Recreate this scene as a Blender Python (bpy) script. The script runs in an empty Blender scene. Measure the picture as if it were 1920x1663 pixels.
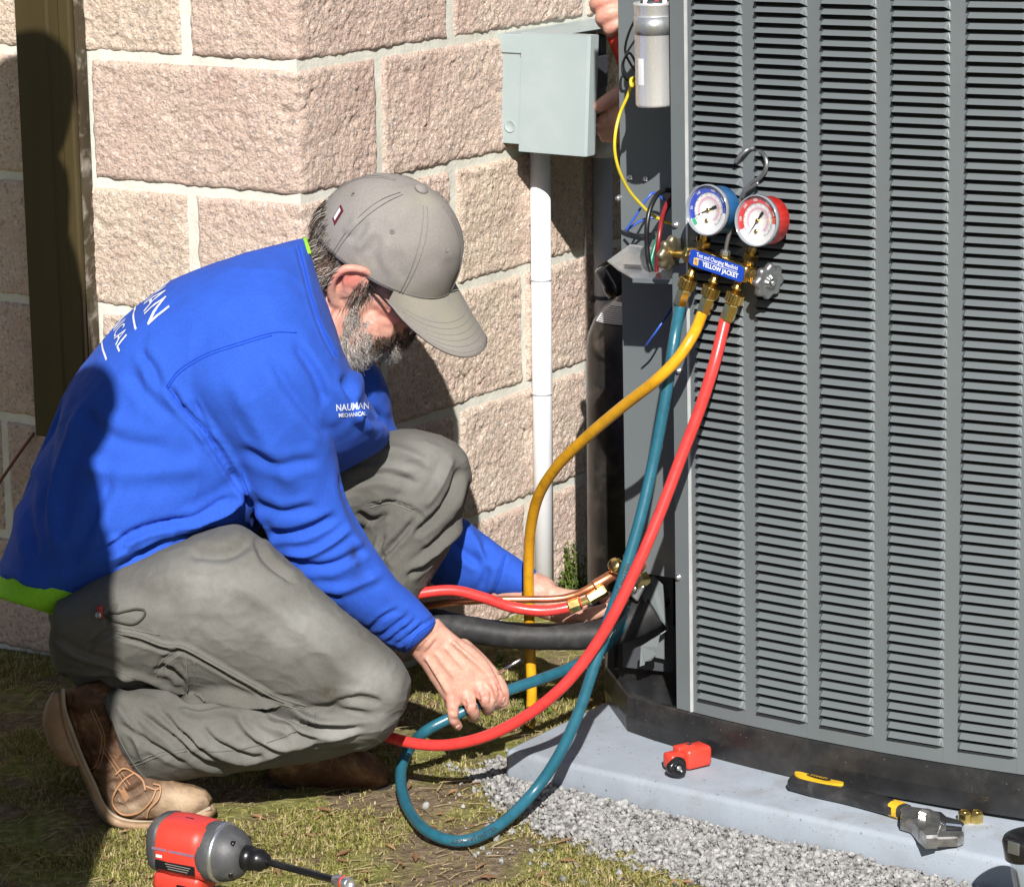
import bpy, bmesh, math, random
import numpy as np
from math import sin, cos, tan, atan2, radians, pi, hypot, sqrt
from mathutils import Vector, Matrix, noise as mnoise
from mathutils.bvhtree import BVHTree

random.seed(7); RNG = np.random.default_rng(7)
scene = bpy.context.scene
COL = scene.collection

# ------------------------------------------------------------------ camera
FPX, PITCH, ROLL = 5579.5, 0.234816, -0.01159702
PW, PH = 1920.0, 1663.0
CAM = np.array([0.0, 0.0, 1.5])
FW = np.array([0, cos(PITCH), -sin(PITCH)])
_rt = np.array([1.0, 0, 0]); _up = np.cross(_rt, FW)
RT = _rt*cos(ROLL)+_up*sin(ROLL); UP = np.cross(RT, FW)
cd = bpy.data.cameras.new('camera'); cam = bpy.data.objects.new('camera', cd); COL.objects.link(cam)
cd.sensor_width = 36; cd.lens = FPX/PW*36; cd.clip_start = 0.05; cd.clip_end = 900
M = Matrix([[RT[0], UP[0], -FW[0], 0], [RT[1], UP[1], -FW[1], 0], [RT[2], UP[2], -FW[2], 1.5], [0, 0, 0, 1]])
cam.matrix_world = M
scene.camera = cam

# ------------------------------------------------------------------ light
SUN_EL, SUN_AZ = radians(36.3), radians(-2.1)      # travel direction: azimuth from +Y, towards +X positive
SD = np.array([sin(SUN_AZ)*cos(SUN_EL), cos(SUN_AZ)*cos(SUN_EL), -sin(SUN_EL)])
sl = bpy.data.lights.new('sun', 'SUN'); sun = bpy.data.objects.new('sun', sl); COL.objects.link(sun)
sl.energy = 5.0; sl.angle = radians(0.53); sl.color = (1.0, 0.965, 0.92)
sun.rotation_euler = Vector(SD).to_track_quat('-Z', 'Y').to_euler()
sun.location = (0, -4, 6)
world = bpy.data.worlds.new('World'); scene.world = world; world.use_nodes = True
wn = world.node_tree
sky = wn.nodes.new('ShaderNodeTexSky'); sky.sky_type = 'NISHITA'; sky.sun_disc = False
sky.sun_elevation = SUN_EL; sky.sun_rotation = pi + SUN_AZ
bg = wn.nodes['Background']; bg.inputs['Strength'].default_value = 0.05
wn.links.new(sky.outputs[0], bg.inputs['Color'])
vs = scene.view_settings
vs.view_transform = 'Standard'; vs.look = 'None'; vs.gamma = 1; vs.use_curve_mapping = False
vs.exposure = 0.6

# ------------------------------------------------------------------ helpers
V3 = lambda *a: np.array(a, float)
def ray(px, py): return FW + RT*((px-PW/2)/FPX) - UP*((py-PH/2)/FPX)
def at(px, py, Y):
    r = ray(px, py); return CAM + r*(Y/r[1])
def onpl(px, py, P0, n):
    r = ray(px, py); return CAM + r*(((np.asarray(P0)-CAM)@n)/(r@n))
def onz(px, py, z): return onpl(px, py, V3(0, 0, z), V3(0, 0, 1))
def proj(P):
    v = np.asarray(P, float)-CAM; z = v@FW
    return np.stack([PW/2+FPX*(v@RT)/z, PH/2-FPX*(v@UP)/z], -1)
def nrm(v): v = np.asarray(v, float); return v/np.linalg.norm(v)

def thing(name, label, cat, loc=(0, 0, 0), group=None, kind=None):
    o = bpy.data.objects.new(name, None); COL.objects.link(o); o.empty_display_size = .05
    o.location = Vector(loc); o['label'] = label; o['category'] = cat
    if group: o['group'] = group
    if kind: o['kind'] = kind
    return o
def tag(o, label=None, cat=None, group=None, kind=None):
    if label: o['label'] = label
    if cat: o['category'] = cat
    if group: o['group'] = group
    if kind: o['kind'] = kind
    return o
def origin_of(p):
    v = np.zeros(3)
    while p is not None: v = v+np.array(p.location); p = p.parent
    return v
def mesh(name, verts, faces, mats, smooth=False, mi=None):
    me = bpy.data.meshes.new(name)
    me.from_pydata([tuple(map(float, v)) for v in verts], [], [tuple(int(i) for i in f) for f in faces])
    for m in (mats if isinstance(mats, (list, tuple)) else [mats]): me.materials.append(m)
    if mi is not None: me.polygons.foreach_set('material_index', np.asarray(mi, np.int32))
    if smooth: me.polygons.foreach_set('use_smooth', np.ones(len(me.polygons), bool))
    me.update(); return me
def obj(name, verts, faces, mats, parent=None, smooth=False, mi=None, origin=None):
    off = origin_of(parent) if parent is not None else (np.zeros(3) if origin is None else np.asarray(origin, float))
    verts = np.asarray(verts, float)-off
    o = bpy.data.objects.new(name, mesh(name, verts, faces, mats, smooth, mi)); COL.objects.link(o)
    if parent is not None: o.parent = parent
    elif origin is not None: o.location = Vector(off)
    return o
def link(name, me, parent=None, loc=(0, 0, 0), rot=None):
    o = bpy.data.objects.new(name, me); COL.objects.link(o); o.parent = parent; o.location = Vector(loc)
    if rot is not None: o.rotation_euler = rot
    return o

class MB:
    """collects shapes that make ONE piece"""
    def __init__(s): s.v = []; s.f = []; s.m = []; s.n = 0
    def add(s, v, f, m=0):
        s.v.append(np.asarray(v, float).reshape(-1, 3)); s.f += [tuple(i+s.n for i in q) for q in f]; s.m += [m]*len(f); s.n += len(s.v[-1]); return s
    def box(s, c, ax, ay, az, m=0):
        c, ax, ay, az = map(np.asarray, (c, ax, ay, az))
        v = [c+ax*i+ay*j+az*k for k in (-1, 1) for j in (-1, 1) for i in (-1, 1)]
        return s.add(v, [(0, 2, 3, 1), (4, 5, 7, 6), (0, 1, 5, 4), (2, 6, 7, 3), (0, 4, 6, 2), (1, 3, 7, 5)], m)
    def bbox(s, c, ax, ay, az, b, m=0):
        """bevelled box; b bevel length"""
        c, ax, ay, az = [np.asarray(q, float) for q in (c, ax, ay, az)]
        lx, ly, lz = [np.linalg.norm(q) for q in (ax, ay, az)]; ux, uy, uz = ax/lx, ay/ly, az/lz
        bm = bmesh.new(); bmesh.ops.create_cube(bm, size=2)
        for v in bm.verts: v.co = (v.co.x*lx, v.co.y*ly, v.co.z*lz)
        bmesh.ops.bevel(bm, geom=bm.edges[:], offset=b, segments=2, affect='EDGES', profile=.5)
        bm.verts.index_update()
        vv = [c+ux*v.co.x+uy*v.co.y+uz*v.co.z for v in bm.verts]; ff = [tuple(v.index for v in f.verts) for f in bm.faces]; bm.free()
        return s.add(vv, ff, m)
    def tube(s, pts, r, n=10, m=0, caps=True, sq=None):
        v, f = tube_geo(pts, r, n, caps); return s.add(v, f, m)
    def lathe(s, base, axis, prof, n=24, m=0, mods=None):
        v, f = lathe_geo(base, axis, prof, n, mods); return s.add(v, f, m)
    def build(s, name, mats, parent=None, smooth=False, origin=None):
        v = np.concatenate(s.v); return obj(name, v, s.f, mats, parent, smooth, s.m, origin)

def spline(P, n=8):
    P = np.asarray(P, float)
    if len(P) < 3: return P
    Q = np.concatenate([[2*P[0]-P[1]], P, [2*P[-1]-P[-2]]]); o = []
    for i in range(1, len(Q)-2):
        for t in np.arange(n)/n:
            a, b, c, d = Q[i-1], Q[i], Q[i+1], Q[i+2]
            o.append(.5*((2*b)+(c-a)*t+(2*a-5*b+4*c-d)*t*t+(-a+3*b-3*c+d)*t**3))
    o.append(P[-1]); return np.array(o)
def tube_geo(pts, r, n=10, caps=True):
    P = np.asarray(pts, float); k = len(P); r = np.broadcast_to(np.asarray(r, float), (k,))
    T = np.gradient(P, axis=0); T /= np.linalg.norm(T, axis=1)[:, None]+1e-12
    u = np.cross(T[0], [0, 0, 1.]);
    if np.linalg.norm(u) < .1: u = np.cross(T[0], [1., 0, 0])
    u = nrm(u); v = []; f = []; a = np.arange(n)/n*2*pi
    for i in range(k):
        u = nrm(u-T[i]*(u@T[i])); w = np.cross(T[i], u)
        v.append(P[i]+r[i]*(np.cos(a)[:, None]*u+np.sin(a)[:, None]*w))
    for i in range(k-1):
        for j in range(n):
            j2 = (j+1) % n; f.append((i*n+j, i*n+j2, (i+1)*n+j2, (i+1)*n+j))
    if caps: f.append(tuple(range(n))[::-1]); f.append(tuple((k-1)*n+j for j in range(n)))
    return np.concatenate(v), f
def frame(axis):
    a = nrm(axis); u = np.cross(a, [0, 0, 1.])
    if np.linalg.norm(u) < .1: u = np.cross(a, [1., 0, 0])
    u = nrm(u); return a, u, np.cross(a, u)
def lathe_geo(base, axis, prof, n=24, mods=None):
    a, u, w = frame(axis); v = []; f = []; th = np.arange(n)/n*2*pi; base = np.asarray(base, float)
    for (t, r) in prof:
        rr = np.full(n, r) if mods is None else r*mods(th, t)
        v.append(base+a*t+(rr*np.cos(th))[:, None]*u+(rr*np.sin(th))[:, None]*w)
    k = len(prof)
    for i in range(k-1):
        for j in range(n):
            j2 = (j+1) % n; f.append((i*n+j, i*n+j2, (i+1)*n+j2, (i+1)*n+j))
    f.append(tuple(range(n))[::-1]); f.append(tuple((k-1)*n+j for j in range(n)))
    return np.concatenate(v), f
def fbm(P, scale, octv=4, lac=2.1, gain=.5, seed=0):
    P = np.asarray(P, float)*scale+seed*17.3
    return np.array([mnoise.fractal(Vector(p), 1.0/ max(gain,.01)*.5, lac, octv) for p in P])

# ------------------------------------------------------------------ materials
def nt(name):
    m = bpy.data.materials.new(name); m.use_nodes = True; t = m.node_tree
    b = t.nodes['Principled BSDF']; return m, t, b
def N(t, kind, **kw):
    n = t.nodes.new(kind)
    for k, v in kw.items():
        if k in n.inputs.keys(): n.inputs[k].default_value = v
        else: setattr(n, k, v)
    return n
def ramp(t, fac, stops, interp='LINEAR'):
    r = t.nodes.new('ShaderNodeValToRGB'); r.color_ramp.interpolation = interp
    e = r.color_ramp.elements
    while len(e) < len(stops): e.new(.5)
    for q, (p, c) in zip(e, stops): q.position = p; q.color = (*c, 1) if len(c) == 3 else c
    t.links.new(fac, r.inputs[0]); return r.outputs[0]
def mix(t, fac, a, b, mode='MIX'):
    m = t.nodes.new('ShaderNodeMix'); m.data_type = 'RGBA'; m.blend_type = mode
    for s, v in ((0, fac), (6, a), (7, b)):
        if isinstance(v, bpy.types.NodeSocket): t.links.new(v, m.inputs[s])
        else: m.inputs[s].default_value = v if s == 0 else (*v, 1)
    return m.outputs[2]
def coords(t, rnd=False, scale=1.0):
    c = t.nodes.new('ShaderNodeTexCoord').outputs['Object']
    if rnd:
        oi = t.nodes.new('ShaderNodeObjectInfo'); vm = t.nodes.new('ShaderNodeVectorMath'); vm.operation = 'MULTIPLY_ADD'
        cb = t.nodes.new('ShaderNodeCombineXYZ')
        for i in range(3): t.links.new(oi.outputs['Random'], cb.inputs[i])
        t.links.new(cb.outputs[0], vm.inputs[0]); vm.inputs[1].default_value = (37., 53., 71.); t.links.new(c, vm.inputs[2]); c = vm.outputs[0]
    return c
def noise(t, co, scale, detail=4, rough=.55, dist=0):
    n = t.nodes.new('ShaderNodeTexNoise'); n.inputs['Scale'].default_value = scale; n.inputs['Detail'].default_value = detail
    n.inputs['Roughness'].default_value = rough; n.inputs['Distortion'].default_value = dist; t.links.new(co, n.inputs['Vector']); return n.outputs[0]
def bump(t, b, h, strength, dist, prev=None):
    n = t.nodes.new('ShaderNodeBump'); n.inputs['Strength'].default_value = strength; n.inputs['Distance'].default_value = dist
    t.links.new(h, n.inputs['Height'])
    if prev is not None: t.links.new(prev, n.inputs['Normal'])
    t.links.new(n.outputs[0], b.inputs['Normal']); return n.outputs[0]
def mat(name, col, rough=.5, metal=0, var=.12, vscale=30, bmp=0, bscale=200, bdist=.001, spec=.5, dirt=None, dscale=12, damt=.5, rvar=.1, coat=0, stretch=None):
    m, t, b = nt(name); co = coords(t)
    if stretch is not None:
        vm = t.nodes.new('ShaderNodeVectorMath'); vm.operation = 'MULTIPLY'; t.links.new(co, vm.inputs[0]); vm.inputs[1].default_value = stretch; co = vm.outputs[0]
    c = np.array(col); n1 = noise(t, co, vscale, 5)
    cc = ramp(t, n1, [(.3, tuple(np.clip(c*(1-var), 0, 1))), (.7, tuple(np.clip(c*(1+var), 0, 1)))])
    if dirt is not None:
        n2 = noise(t, co, dscale, 6, .65, .4); f = ramp(t, n2, [(.5, (0, 0, 0)), (.72, (damt,)*3)]); cc = mix(t, f, cc, dirt)
    t.links.new(cc, b.inputs['Base Color'])
    n3 = noise(t, co, vscale*2.3, 4); rr = t.nodes.new('ShaderNodeMapRange'); t.links.new(n3, rr.inputs[0])
    rr.inputs[3].default_value = max(rough-rvar, .02); rr.inputs[4].default_value = min(rough+rvar, 1); t.links.new(rr.outputs[0], b.inputs['Roughness'])
    b.inputs['Metallic'].default_value = metal; b.inputs['Specular IOR Level'].default_value = spec
    b.inputs['Coat Weight'].default_value = coat
    if bmp: bump(t, b, noise(t, co, bscale, 3), bmp, bdist)
    return m
def srgb(r, g, b): return tuple(((c/255)/12.92 if c/255 < .04045 else ((c/255+.055)/1.055)**2.4) for c in (r, g, b))
# ================================================================== SETTING
PC = V3(-0.32, 4.511, 0.91)                      # outer corner of the block wall, mid-height of one course
TL, TR = 0.546257, 0.585541
DL = V3(-cos(TL), sin(TL), 0); DR = V3(sin(TR), cos(TR), 0)
NL = -V3(DL[1], -DL[0], 0); NR = V3(DR[1], -DR[0], 0)
MOD = 0.2032
PC0 = V3(PC[0], PC[1], 0)
def WL(u, z, w=0): return PC0+DL*u+NL*w+V3(0, 0, z)
def WR(u, z, w=0): return PC0+DR*u+NR*w+V3(0, 0, z)
def onL(px, py, w=0):  P = onpl(px, py, PC+NL*w, NL); return P
def onR(px, py, w=0):  P = onpl(px, py, PC+NR*w, NR); return P

# ---- materials of the setting
def block_material():
    m, t, b = nt('split_face_concrete'); co = coords(t, True)
    n1 = noise(t, co, 9, 4, .6); n2 = noise(t, co, 150, 4, .7)
    base = ramp(t, n1, [(.3, (.60, .46, .39)), (.5, (.655, .53, .445)), (.72, (.67, .56, .465))])
    base = mix(t, .75, base, ramp(t, n2, [(.3, (.34, .31, .30)), (.45, (.92, .90, .88)), (.62, (1.0, 1.0, 1.0)), (.78, (1.25, 1.25, 1.25))]), 'MULTIPLY')
    v = t.nodes.new('ShaderNodeTexVoronoi'); v.inputs['Scale'].default_value = 250; t.links.new(co, v.inputs['Vector'])
    sp = t.nodes.new('ShaderNodeSeparateColor'); t.links.new(v.outputs['Color'], sp.inputs[0])
    dark = ramp(t, sp.outputs[0], [(.9, (0, 0, 0)), (.93, (.65, .65, .65))], 'LINEAR')
    light = ramp(t, sp.outputs[1], [(.93, (0, 0, 0)), (.96, (.55, .55, .55))], 'LINEAR')
    base = mix(t, dark, base, (.30, .27, .26)); base = mix(t, light, base, (.80, .74, .68))
    oi = t.nodes.new('ShaderNodeObjectInfo'); base = mix(t, 1.0, base, ramp(t, oi.outputs['Random'], [(0, (.90, .85, .84)), (.25, (1.0, .965, .96)), (.5, (1.0, 1.0, .98)), (.75, (1.02, 1.01, .96)), (1, (.94, .94, .94))]), 'MULTIPLY')
    t.links.new(base, b.inputs['Base Color']); b.inputs['Roughness'].default_value = .9; b.inputs['Specular IOR Level'].default_value = .25
    p = bump(t, b, noise(t, co, 260, 5, .75), 1.0, .004)
    vb = t.nodes.new('ShaderNodeTexVoronoi'); vb.inputs['Scale'].default_value = 240; t.links.new(co, vb.inputs['Vector'])
    bump(t, b, vb.outputs['Distance'], .45, .003, p)
    return m
M_BLOCK = block_material()
M_MORTAR = mat('mortar', (.59, .58, .51), .9, var=.1, vscale=22, bmp=.6, bscale=160, bdist=.002, spec=.2, dirt=(.42, .40, .33), dscale=9, damt=.55)
M_SOIL = None

# ---- ground
def ground_material():
    m, t, b = nt('mossy_ground'); co = coords(t)
    n1 = noise(t, co, 5.5, 5, .62, .3); n2 = noise(t, co, 60, 5, .7); n3 = noise(t, co, 22, 5, .65)
    soil = ramp(t, n2, [(.25, (.06, .042, .027)), (.5, (.17, .125, .082)), (.8, (.31, .245, .165))])
    moss = ramp(t, n2, [(.25, (.075, .075, .022)), (.5, (.20, .195, .06)), (.75, (.38, .36, .12))])
    straw = ramp(t, n3, [(.56, (0, 0, 0)), (.7, (.5, .5, .5))])
    c = mix(t, ramp(t, n1, [(.44, (0, 0, 0)), (.56, (1, 1, 1))]), moss, soil)
    c = mix(t, straw, c, (.30, .24, .13))
    t.links.new(c, b.inputs['Base Color']); b.inputs['Roughness'].default_value = .95; b.inputs['Specular IOR Level'].default_value = .15
    bump(t, b, n2, .9, .012); return m
M_GROUND = ground_material()
def gz(x, y):
    """height of the ground"""
    p = Vector((x*3.1, y*3.1, 0)); return .010*mnoise.noise(p)+.005*mnoise.noise(p*4.3)-.004
def patch(x, y):
    """0 bare soil .. 1 mossy grass"""
    p = Vector((x*5.5+3, y*5.5, .7)); return min(1, max(0, .52+1.5*mnoise.noise(p)+.7*mnoise.noise(p*3)))
gx = np.concatenate([[-300, -80, -20, -6, -2.5], np.linspace(-1.4, 1.4, 150), [2.5, 6, 20, 80, 300]])
gy = np.concatenate([[-300, -60, -12, -2, 1.5, 2.6], np.linspace(3.0, 5.6, 140), [6.2, 8, 14, 40, 120, 500]])
vv = []; nx = len(gx)
for y in gy:
    for x in gx: vv.append((x, y, gz(x, y) if abs(x) < 1.5 and 2.8 < y < 5.7 else -.004))
ff = [(j*nx+i, j*nx+i+1, (j+1)*nx+i+1, (j+1)*nx+i) for j in range(len(gy)-1) for i in range(nx-1)]
g = obj('ground', vv, ff, M_GROUND, smooth=True); tag(g, kind='structure')

# ---- the block wall
def rough(P, seed):
    """split-face relief (metres) at points of the face"""
    o = np.zeros(len(P))
    for i, p in enumerate(P):
        q = Vector((p[0], p[1], p[2]+seed*3.7))
        a = mnoise.noise(q*8)*.0030+mnoise.noise(q*21+Vector((5, 1, 2)))*.0021-.0034*max(0, mnoise.noise(q*34+Vector((2, 8, 5)))-.25)*2
        r = abs(mnoise.noise(Vector((q.x*34+q.y*15, q.y*40-q.x*18, q.z*8))))
        k = .22+1.3*max(0, mnoise.noise(q*11+Vector((9, 9, 1))))
        c = mnoise.noise(q*80)*.0017+mnoise.noise(q*170)*.0016-abs(mnoise.noise(q*130+Vector((3, 7, 2))))*.0026+.0006
        o[i] = a-.016*max(0, .11-r)*k*2+c-.0004
    return o
def block_mesh(name, l1, l2, seed):
    """block face from -l1 (left wall) to +l2 (right wall) round the corner; l1=0 -> straight block of length l2"""
    h = MOD-.0145; st = .0027
    straight = l1 == 0
    s = np.linspace(0 if straight else -l1, l2, int((l1+l2)/st)+1); z = np.linspace(-h/2, h/2, int(h/st)+1)
    S, Z = np.meshgrid(s, z); S = S.ravel(); Z = Z.ravel()
    d = rough(np.stack([S, Z, np.zeros_like(S)], 1), seed)
    e = np.minimum(h/2-np.abs(Z), (np.minimum(S, l2-S) if straight else np.minimum(S+l1, l2-S)))
    ed = np.clip(e/.009, 0, 1)
    jit = np.array([mnoise.noise(Vector((a*60, b*60, seed))) for a, b in zip(S, Z)])
    w = .0115+d*(.35+.65*ed)-.0055*(1-ed)**2*(1+.9*jit)
    if straight: P = np.stack([S, -w, Z], 1)                       # local x along, -y out, z up
    else:
        # corner stays a corner: frame of the left wall
        ang = DL*1.0
        f = np.clip((S/.014+1)/2, 0, 1)[:, None]; nn = NL*(1-f)+NR*f; nn /= np.linalg.norm(nn, axis=1)[:, None]
        chip = np.exp(-(S/.02)**2)*(.001+.004*np.array([abs(mnoise.noise(Vector((0, b*35, seed)))) for b in Z]))
        base = np.where(S[:, None] < 0, DL*(-S)[:, None], DR*S[:, None])
        P = base+nn*(w*np.where(np.abs(S) < .02, 1.1, 1.0)-chip)[:, None]; P[:, 2] += Z
    a, b = len(s), len(z)
    F = [(j*a+i, j*a+i+1, (j+1)*a+i+1, (j+1)*a+i) for j in range(b-1) for i in range(a-1)]
    per = list(range(a))+[j*a+a-1 for j in range(1, b)]+[(b-1)*a+i for i in range(a-2, -1, -1)]+[j*a for j in range(b-2, 0, -1)]
    back = []
    for k in per:
        p = P[k].copy()
        if straight: p[1] = .03
        else: p = p-(NL if S[k] < 0 else NR)*.04
        back.append(p)
    n0 = len(P); P = np.concatenate([P, back]); L = len(per)
    for i in range(L):
        j = (i+1) % L; F.append((per[j], per[i], n0+i, n0+j))
    return mesh(name, P, F, M_BLOCK, True)
wall = thing('block_wall', 'split-face wall of pinkish beige concrete blocks with pale mortar, turning a corner', 'wall', PC0)
straights = [block_mesh('block_face', 0, 2*MOD-.0155, 11+i) for i in range(4)]
corners = [block_mesh('corner_block_face', (2*MOD-.0155) if i % 2 == 0 else MOD-.0115, (MOD-.0115) if i % 2 == 0 else 2*MOD-.0155, 31+i) for i in range(4)]
aL = atan2(DL[1], DL[0]); aR = atan2(DR[1], DR[0])
for k in range(-4, 5):
    zc = .91+MOD*k; even = (k % 2 == 0)
    link('block', corners[(k*2+(0 if even else 1)) % 4], wall, (0, 0, zc))
    for j in range(4):
        u = (2 if even else 1)*MOD+2*MOD*j+.008
        # left wall: local x runs along -DL so that -y points out
        o = link('block', straights[(k*3+j*5) % 4], wall, Vector(DL*(u+2*MOD-.0155))+Vector((0, 0, zc)), (0, 0, aL+pi))
        if (k+j) % 2: pass
    for j in range(5):
        u = (1 if even else 2)*MOD+2*MOD*j+.008
        link('block', straights[(k*7+j*3+1) % 4], wall, Vector(DR*u)+Vector((0, 0, zc)), (0, 0, aR))
def mortar_sheet():
    b = MB(); z0, z1 = -.03, 1.93
    for D, Nn, L in ((DL, NL, 1.9), (DR, NR, 2.3)):
        us = np.linspace(-.005, L, int(L/.012)); zs = np.linspace(z0, z1, int((z1-z0)/.012)); v = []
        for z in zs:
            for u in us:
                d = .0050+.0014*mnoise.noise(Vector((u*30, z*30, L)))+.0009*mnoise.noise(Vector((u*90, z*90, L)))
                v.append(PC0+D*u+Nn*d+V3(0, 0, z))
        a = len(us); f = [(j*a+i, j*a+i+1, (j+1)*a+i+1, (j+1)*a+i) for j in range(len(zs)-1) for i in range(a-1)]
        if D is DL: f = [q[::-1] for q in f]
        b.add(v, f)
    # body of the wall behind the facing
    for D, Nn, L in ((DL, NL, 1.9), (DR, NR, 2.3)):
        b.box(PC0+D*(L/2+.16)-Nn*.085+V3(0, 0, .95), D*(L/2-.1), Nn*.07, V3(0, 0, .98))
    return b.build('mortar', M_MORTAR, wall, smooth=True)
mortar_sheet()

# ---- bronze post on the left wall
M_BRONZE = mat('bronze_paint', (.048, .036, .014), .42, metal=.0, var=.18, vscale=14, spec=.3, stretch=(1, 1, .08), rvar=.12)
M_BRONZE2 = mat('bronze_flange_paint', (.055, .044, .025), .45, metal=.2, var=.2, vscale=18, dirt=(.42, .38, .33), dscale=26, damt=.85)
pl = onL(47.5, 400, .05)
u0 = (onL(44, 400, .045)-PC0)@DL; u1 = (onL(147, 400, .045)-PC0)@DL; u2 = (onL(168, 400, .02)-PC0)@DL
ztop, zbot = 1.75, onL(62, 815, .045)[2]
post = thing('metal_post', 'dark bronze metal downpipe post fixed to the block wall, ending above the ground', 'post', WL((u0+u1)/2, zbot, 0))
def prism(b, prof, z0, z1, W, m=0):
    n = len(prof); v = [W(u, z0, w) for u, w in prof]+[W(u, z1, w) for u, w in prof]
    f = [(i, (i+1) % n, n+(i+1) % n, n+i) for i in range(n)]+[tuple(range(n))[::-1], tuple(range(n, 2*n))]
    return b.add(v, f, m)
du = u0-u1
b = MB(); prism(b, [(u0, .008), (u0-.002, .012), (u0-.002, .044), (u0-.005, .047), (u1+du*.42, .047), (u1+du*.38, .0445), (u1+du*.22, .0445), (u1+du*.18, .047), (u1+.003, .047), (u1, .044), (u1, .008)][::-1], zbot, ztop, WL)
b.build('post_body', M_BRONZE, post)
b = MB(); prism(b, [(u1-.0015, .010), (u1-.0015, .036), (u2+.002, .034), (u2, .031), (u2, .010)][::-1], zbot+.004, ztop, WL); b.build('flange', M_BRONZE2, post)

# thin reddish cable running from under the post
M_CABLE = mat('red_brown_cable', (.13, .035, .02), .5)
pts = spline([onL(64, 812, .02), onL(40, 845, .03), onL(10, 888, .05), onL(-60, 990, .06), onL(-160, 1110, .05), onL(-250, 1215, .04)], 8)
v, f = tube_geo(pts, .0026, 8); o = obj('cable', v, f, M_CABLE, smooth=True, origin=pts[-1])
tag(o, 'thin red-brown cable hanging down from the foot of the bronze post', 'cable')

# ---- conduits
M_PVC = mat('white_pvc', (.74, .75, .77), .35, var=.03, dirt=(.5, .5, .48), dscale=6, damt=.25)
M_PVCG = mat('grey_pvc', (.42, .44, .47), .42, var=.06, dirt=(.3, .3, .3), dscale=8, damt=.4)
M_BOX = mat('grey_enamel', (.33, .395, .40), .42, var=.04, vscale=9, dirt=(.42, .44, .43), dscale=18, damt=.35, bmp=.05, bscale=500)
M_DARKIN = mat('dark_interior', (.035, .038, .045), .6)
M_STEEL = mat('zinc_steel', (.62, .63, .64), .3, metal=.9, var=.12, vscale=60)
M_CHROME = mat('polished_steel', (.78, .78, .79), .16, metal=1, var=.06, vscale=80)
def upright(name, px0, px1, ytop, ybot, w, m, label, cat, rings):
    A = onR((px0+px1)/2, ytop, w); B = onR((px0+px1)/2+ (ybot-ytop)*.004, ybot, w)
    x, y = (A[0]+B[0])/2, (A[1]+B[1])/2
    r = (px1-px0)/2/FPX*((A+B)/2-CAM)@FW
    t = thing(name, label, cat, (x, y, -.02))
    b = MB(); b.lathe((x, y, -.03), (0, 0, 1), [(0, r), (A[2]+.03, r)], 28); b.build('pipe', m, t, True)
    for yy in rings:
        z = onR((px0+px1)/2, yy, w)[2]
        b = MB(); b.lathe((x, y, z-.0015), (0, 0, 1), [(0, r+.0001), (.0004, r+.0012), (.0026, r+.0012), (.003, r+.0001)], 28); b.build('joint_ring', M_PVCG, t, True)
    return t, x, y, r, A[2]
c1, cx1, cy1, cr1, cz1 = upright('conduit', 995.5, 1033.5, 272, 1085, .028, M_PVC, 'white plastic conduit running down the wall from the grey electrical box', 'conduit', (524, 738))
c2, cx2, cy2, cr2, cz2 = upright('conduit', 1112, 1148, 290, 1000, .03, M_PVCG, 'grey plastic conduit in shade between the white conduit and the black gas cylinder', 'conduit', (600,))
b = MB(); b.lathe((cx2, cy2, cz2-.004), (0, 0, 1), [(0, cr2*.98), (.0, cr2*1.12), (.022, cr2*1.12), (.024, cr2*.9), (.034, cr2*.9)], 28); b.build('end_connector', M_PVC, c2, True)
c1['group'] = c2['group'] = 'conduits on the block wall'
b = MB(); b.lathe((cx2, cy2, onR(1130, 560, .03)[2]), (0, 0, 1), [(0, cr2*1.02), (.0, cr2*1.14), (.006, cr2*1.14), (.006, cr2*1.02)], 24); b.build('cable_tie', M_DARKIN, c2, True)
b = MB(); P = onR(1112, 562, .045); b.bbox(P, V3(.004, 0, 0), V3(0, .003, 0), V3(0, 0, .005), .0015); b.build('tie_buckle', M_DARKIN, c2, True)

# ---- electrical box, cover swung open
bw = .0437+.052
A0 = onR(933, 268, 0)
ubx = (A0-PC0)@DR; zb0 = A0[2]; zb1 = onR(933, 66, 0)[2]
depth = (onpl(976, 275, A0, NL)-PC0)@NR-0.0
eb = thing('electrical_box', 'grey metal electrical disconnect box on the wall with its cover swung open', 'electrical box', WR(ubx+.08, zb0, 0))
wbx = (onR(1180, 200, 0)-PC0)@DR-ubx
def boxpanel(b, u0, u1, w0, w1, z0, z1, m=0, bev=.0012):
    c = WR((u0+u1)/2, (z0+z1)/2, (w0+w1)/2); return b.bbox(c, DR*abs(u1-u0)/2, NR*abs(w1-w0)/2, V3(0, 0, abs(z1-z0)/2), bev, m)
dfull = depth+.058
b = MB()
boxpanel(b, ubx, ubx+.0025, .006, dfull, zb0, zb1); boxpanel(b, ubx+wbx, ubx+wbx+.0025, .006, dfull, zb0, zb1)
boxpanel(b, ubx+.0027, ubx+wbx-.0002, .006, dfull, zb0, zb0+.0025); boxpanel(b, ubx+.0027, ubx+wbx-.0002, .006, dfull, zb1-.0025, zb1)
b.build('box_body', M_BOX, eb)
b = MB(); boxpanel(b, ubx+.0027, ubx+wbx-.0002, .006, .009, zb0+.0027, zb1-.0027); boxpanel(b, ubx+.0028, ubx+.0036, .0092, dfull-.002, zb0+.0027, zb1-.0027, 0, .0003); b.build('inner_lining', M_DARKIN, eb)
b = MB(); boxpanel(b, ubx-.003, ubx-.0003, .006, depth+.012, zb1-.028, zb1+.002); boxpanel(b, ubx-.003, ubx+wbx+.004, .006, dfull+.004, zb1+.0005, zb1+.003); b.build('rain_hood', M_BOX, eb)
b = MB()
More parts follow.
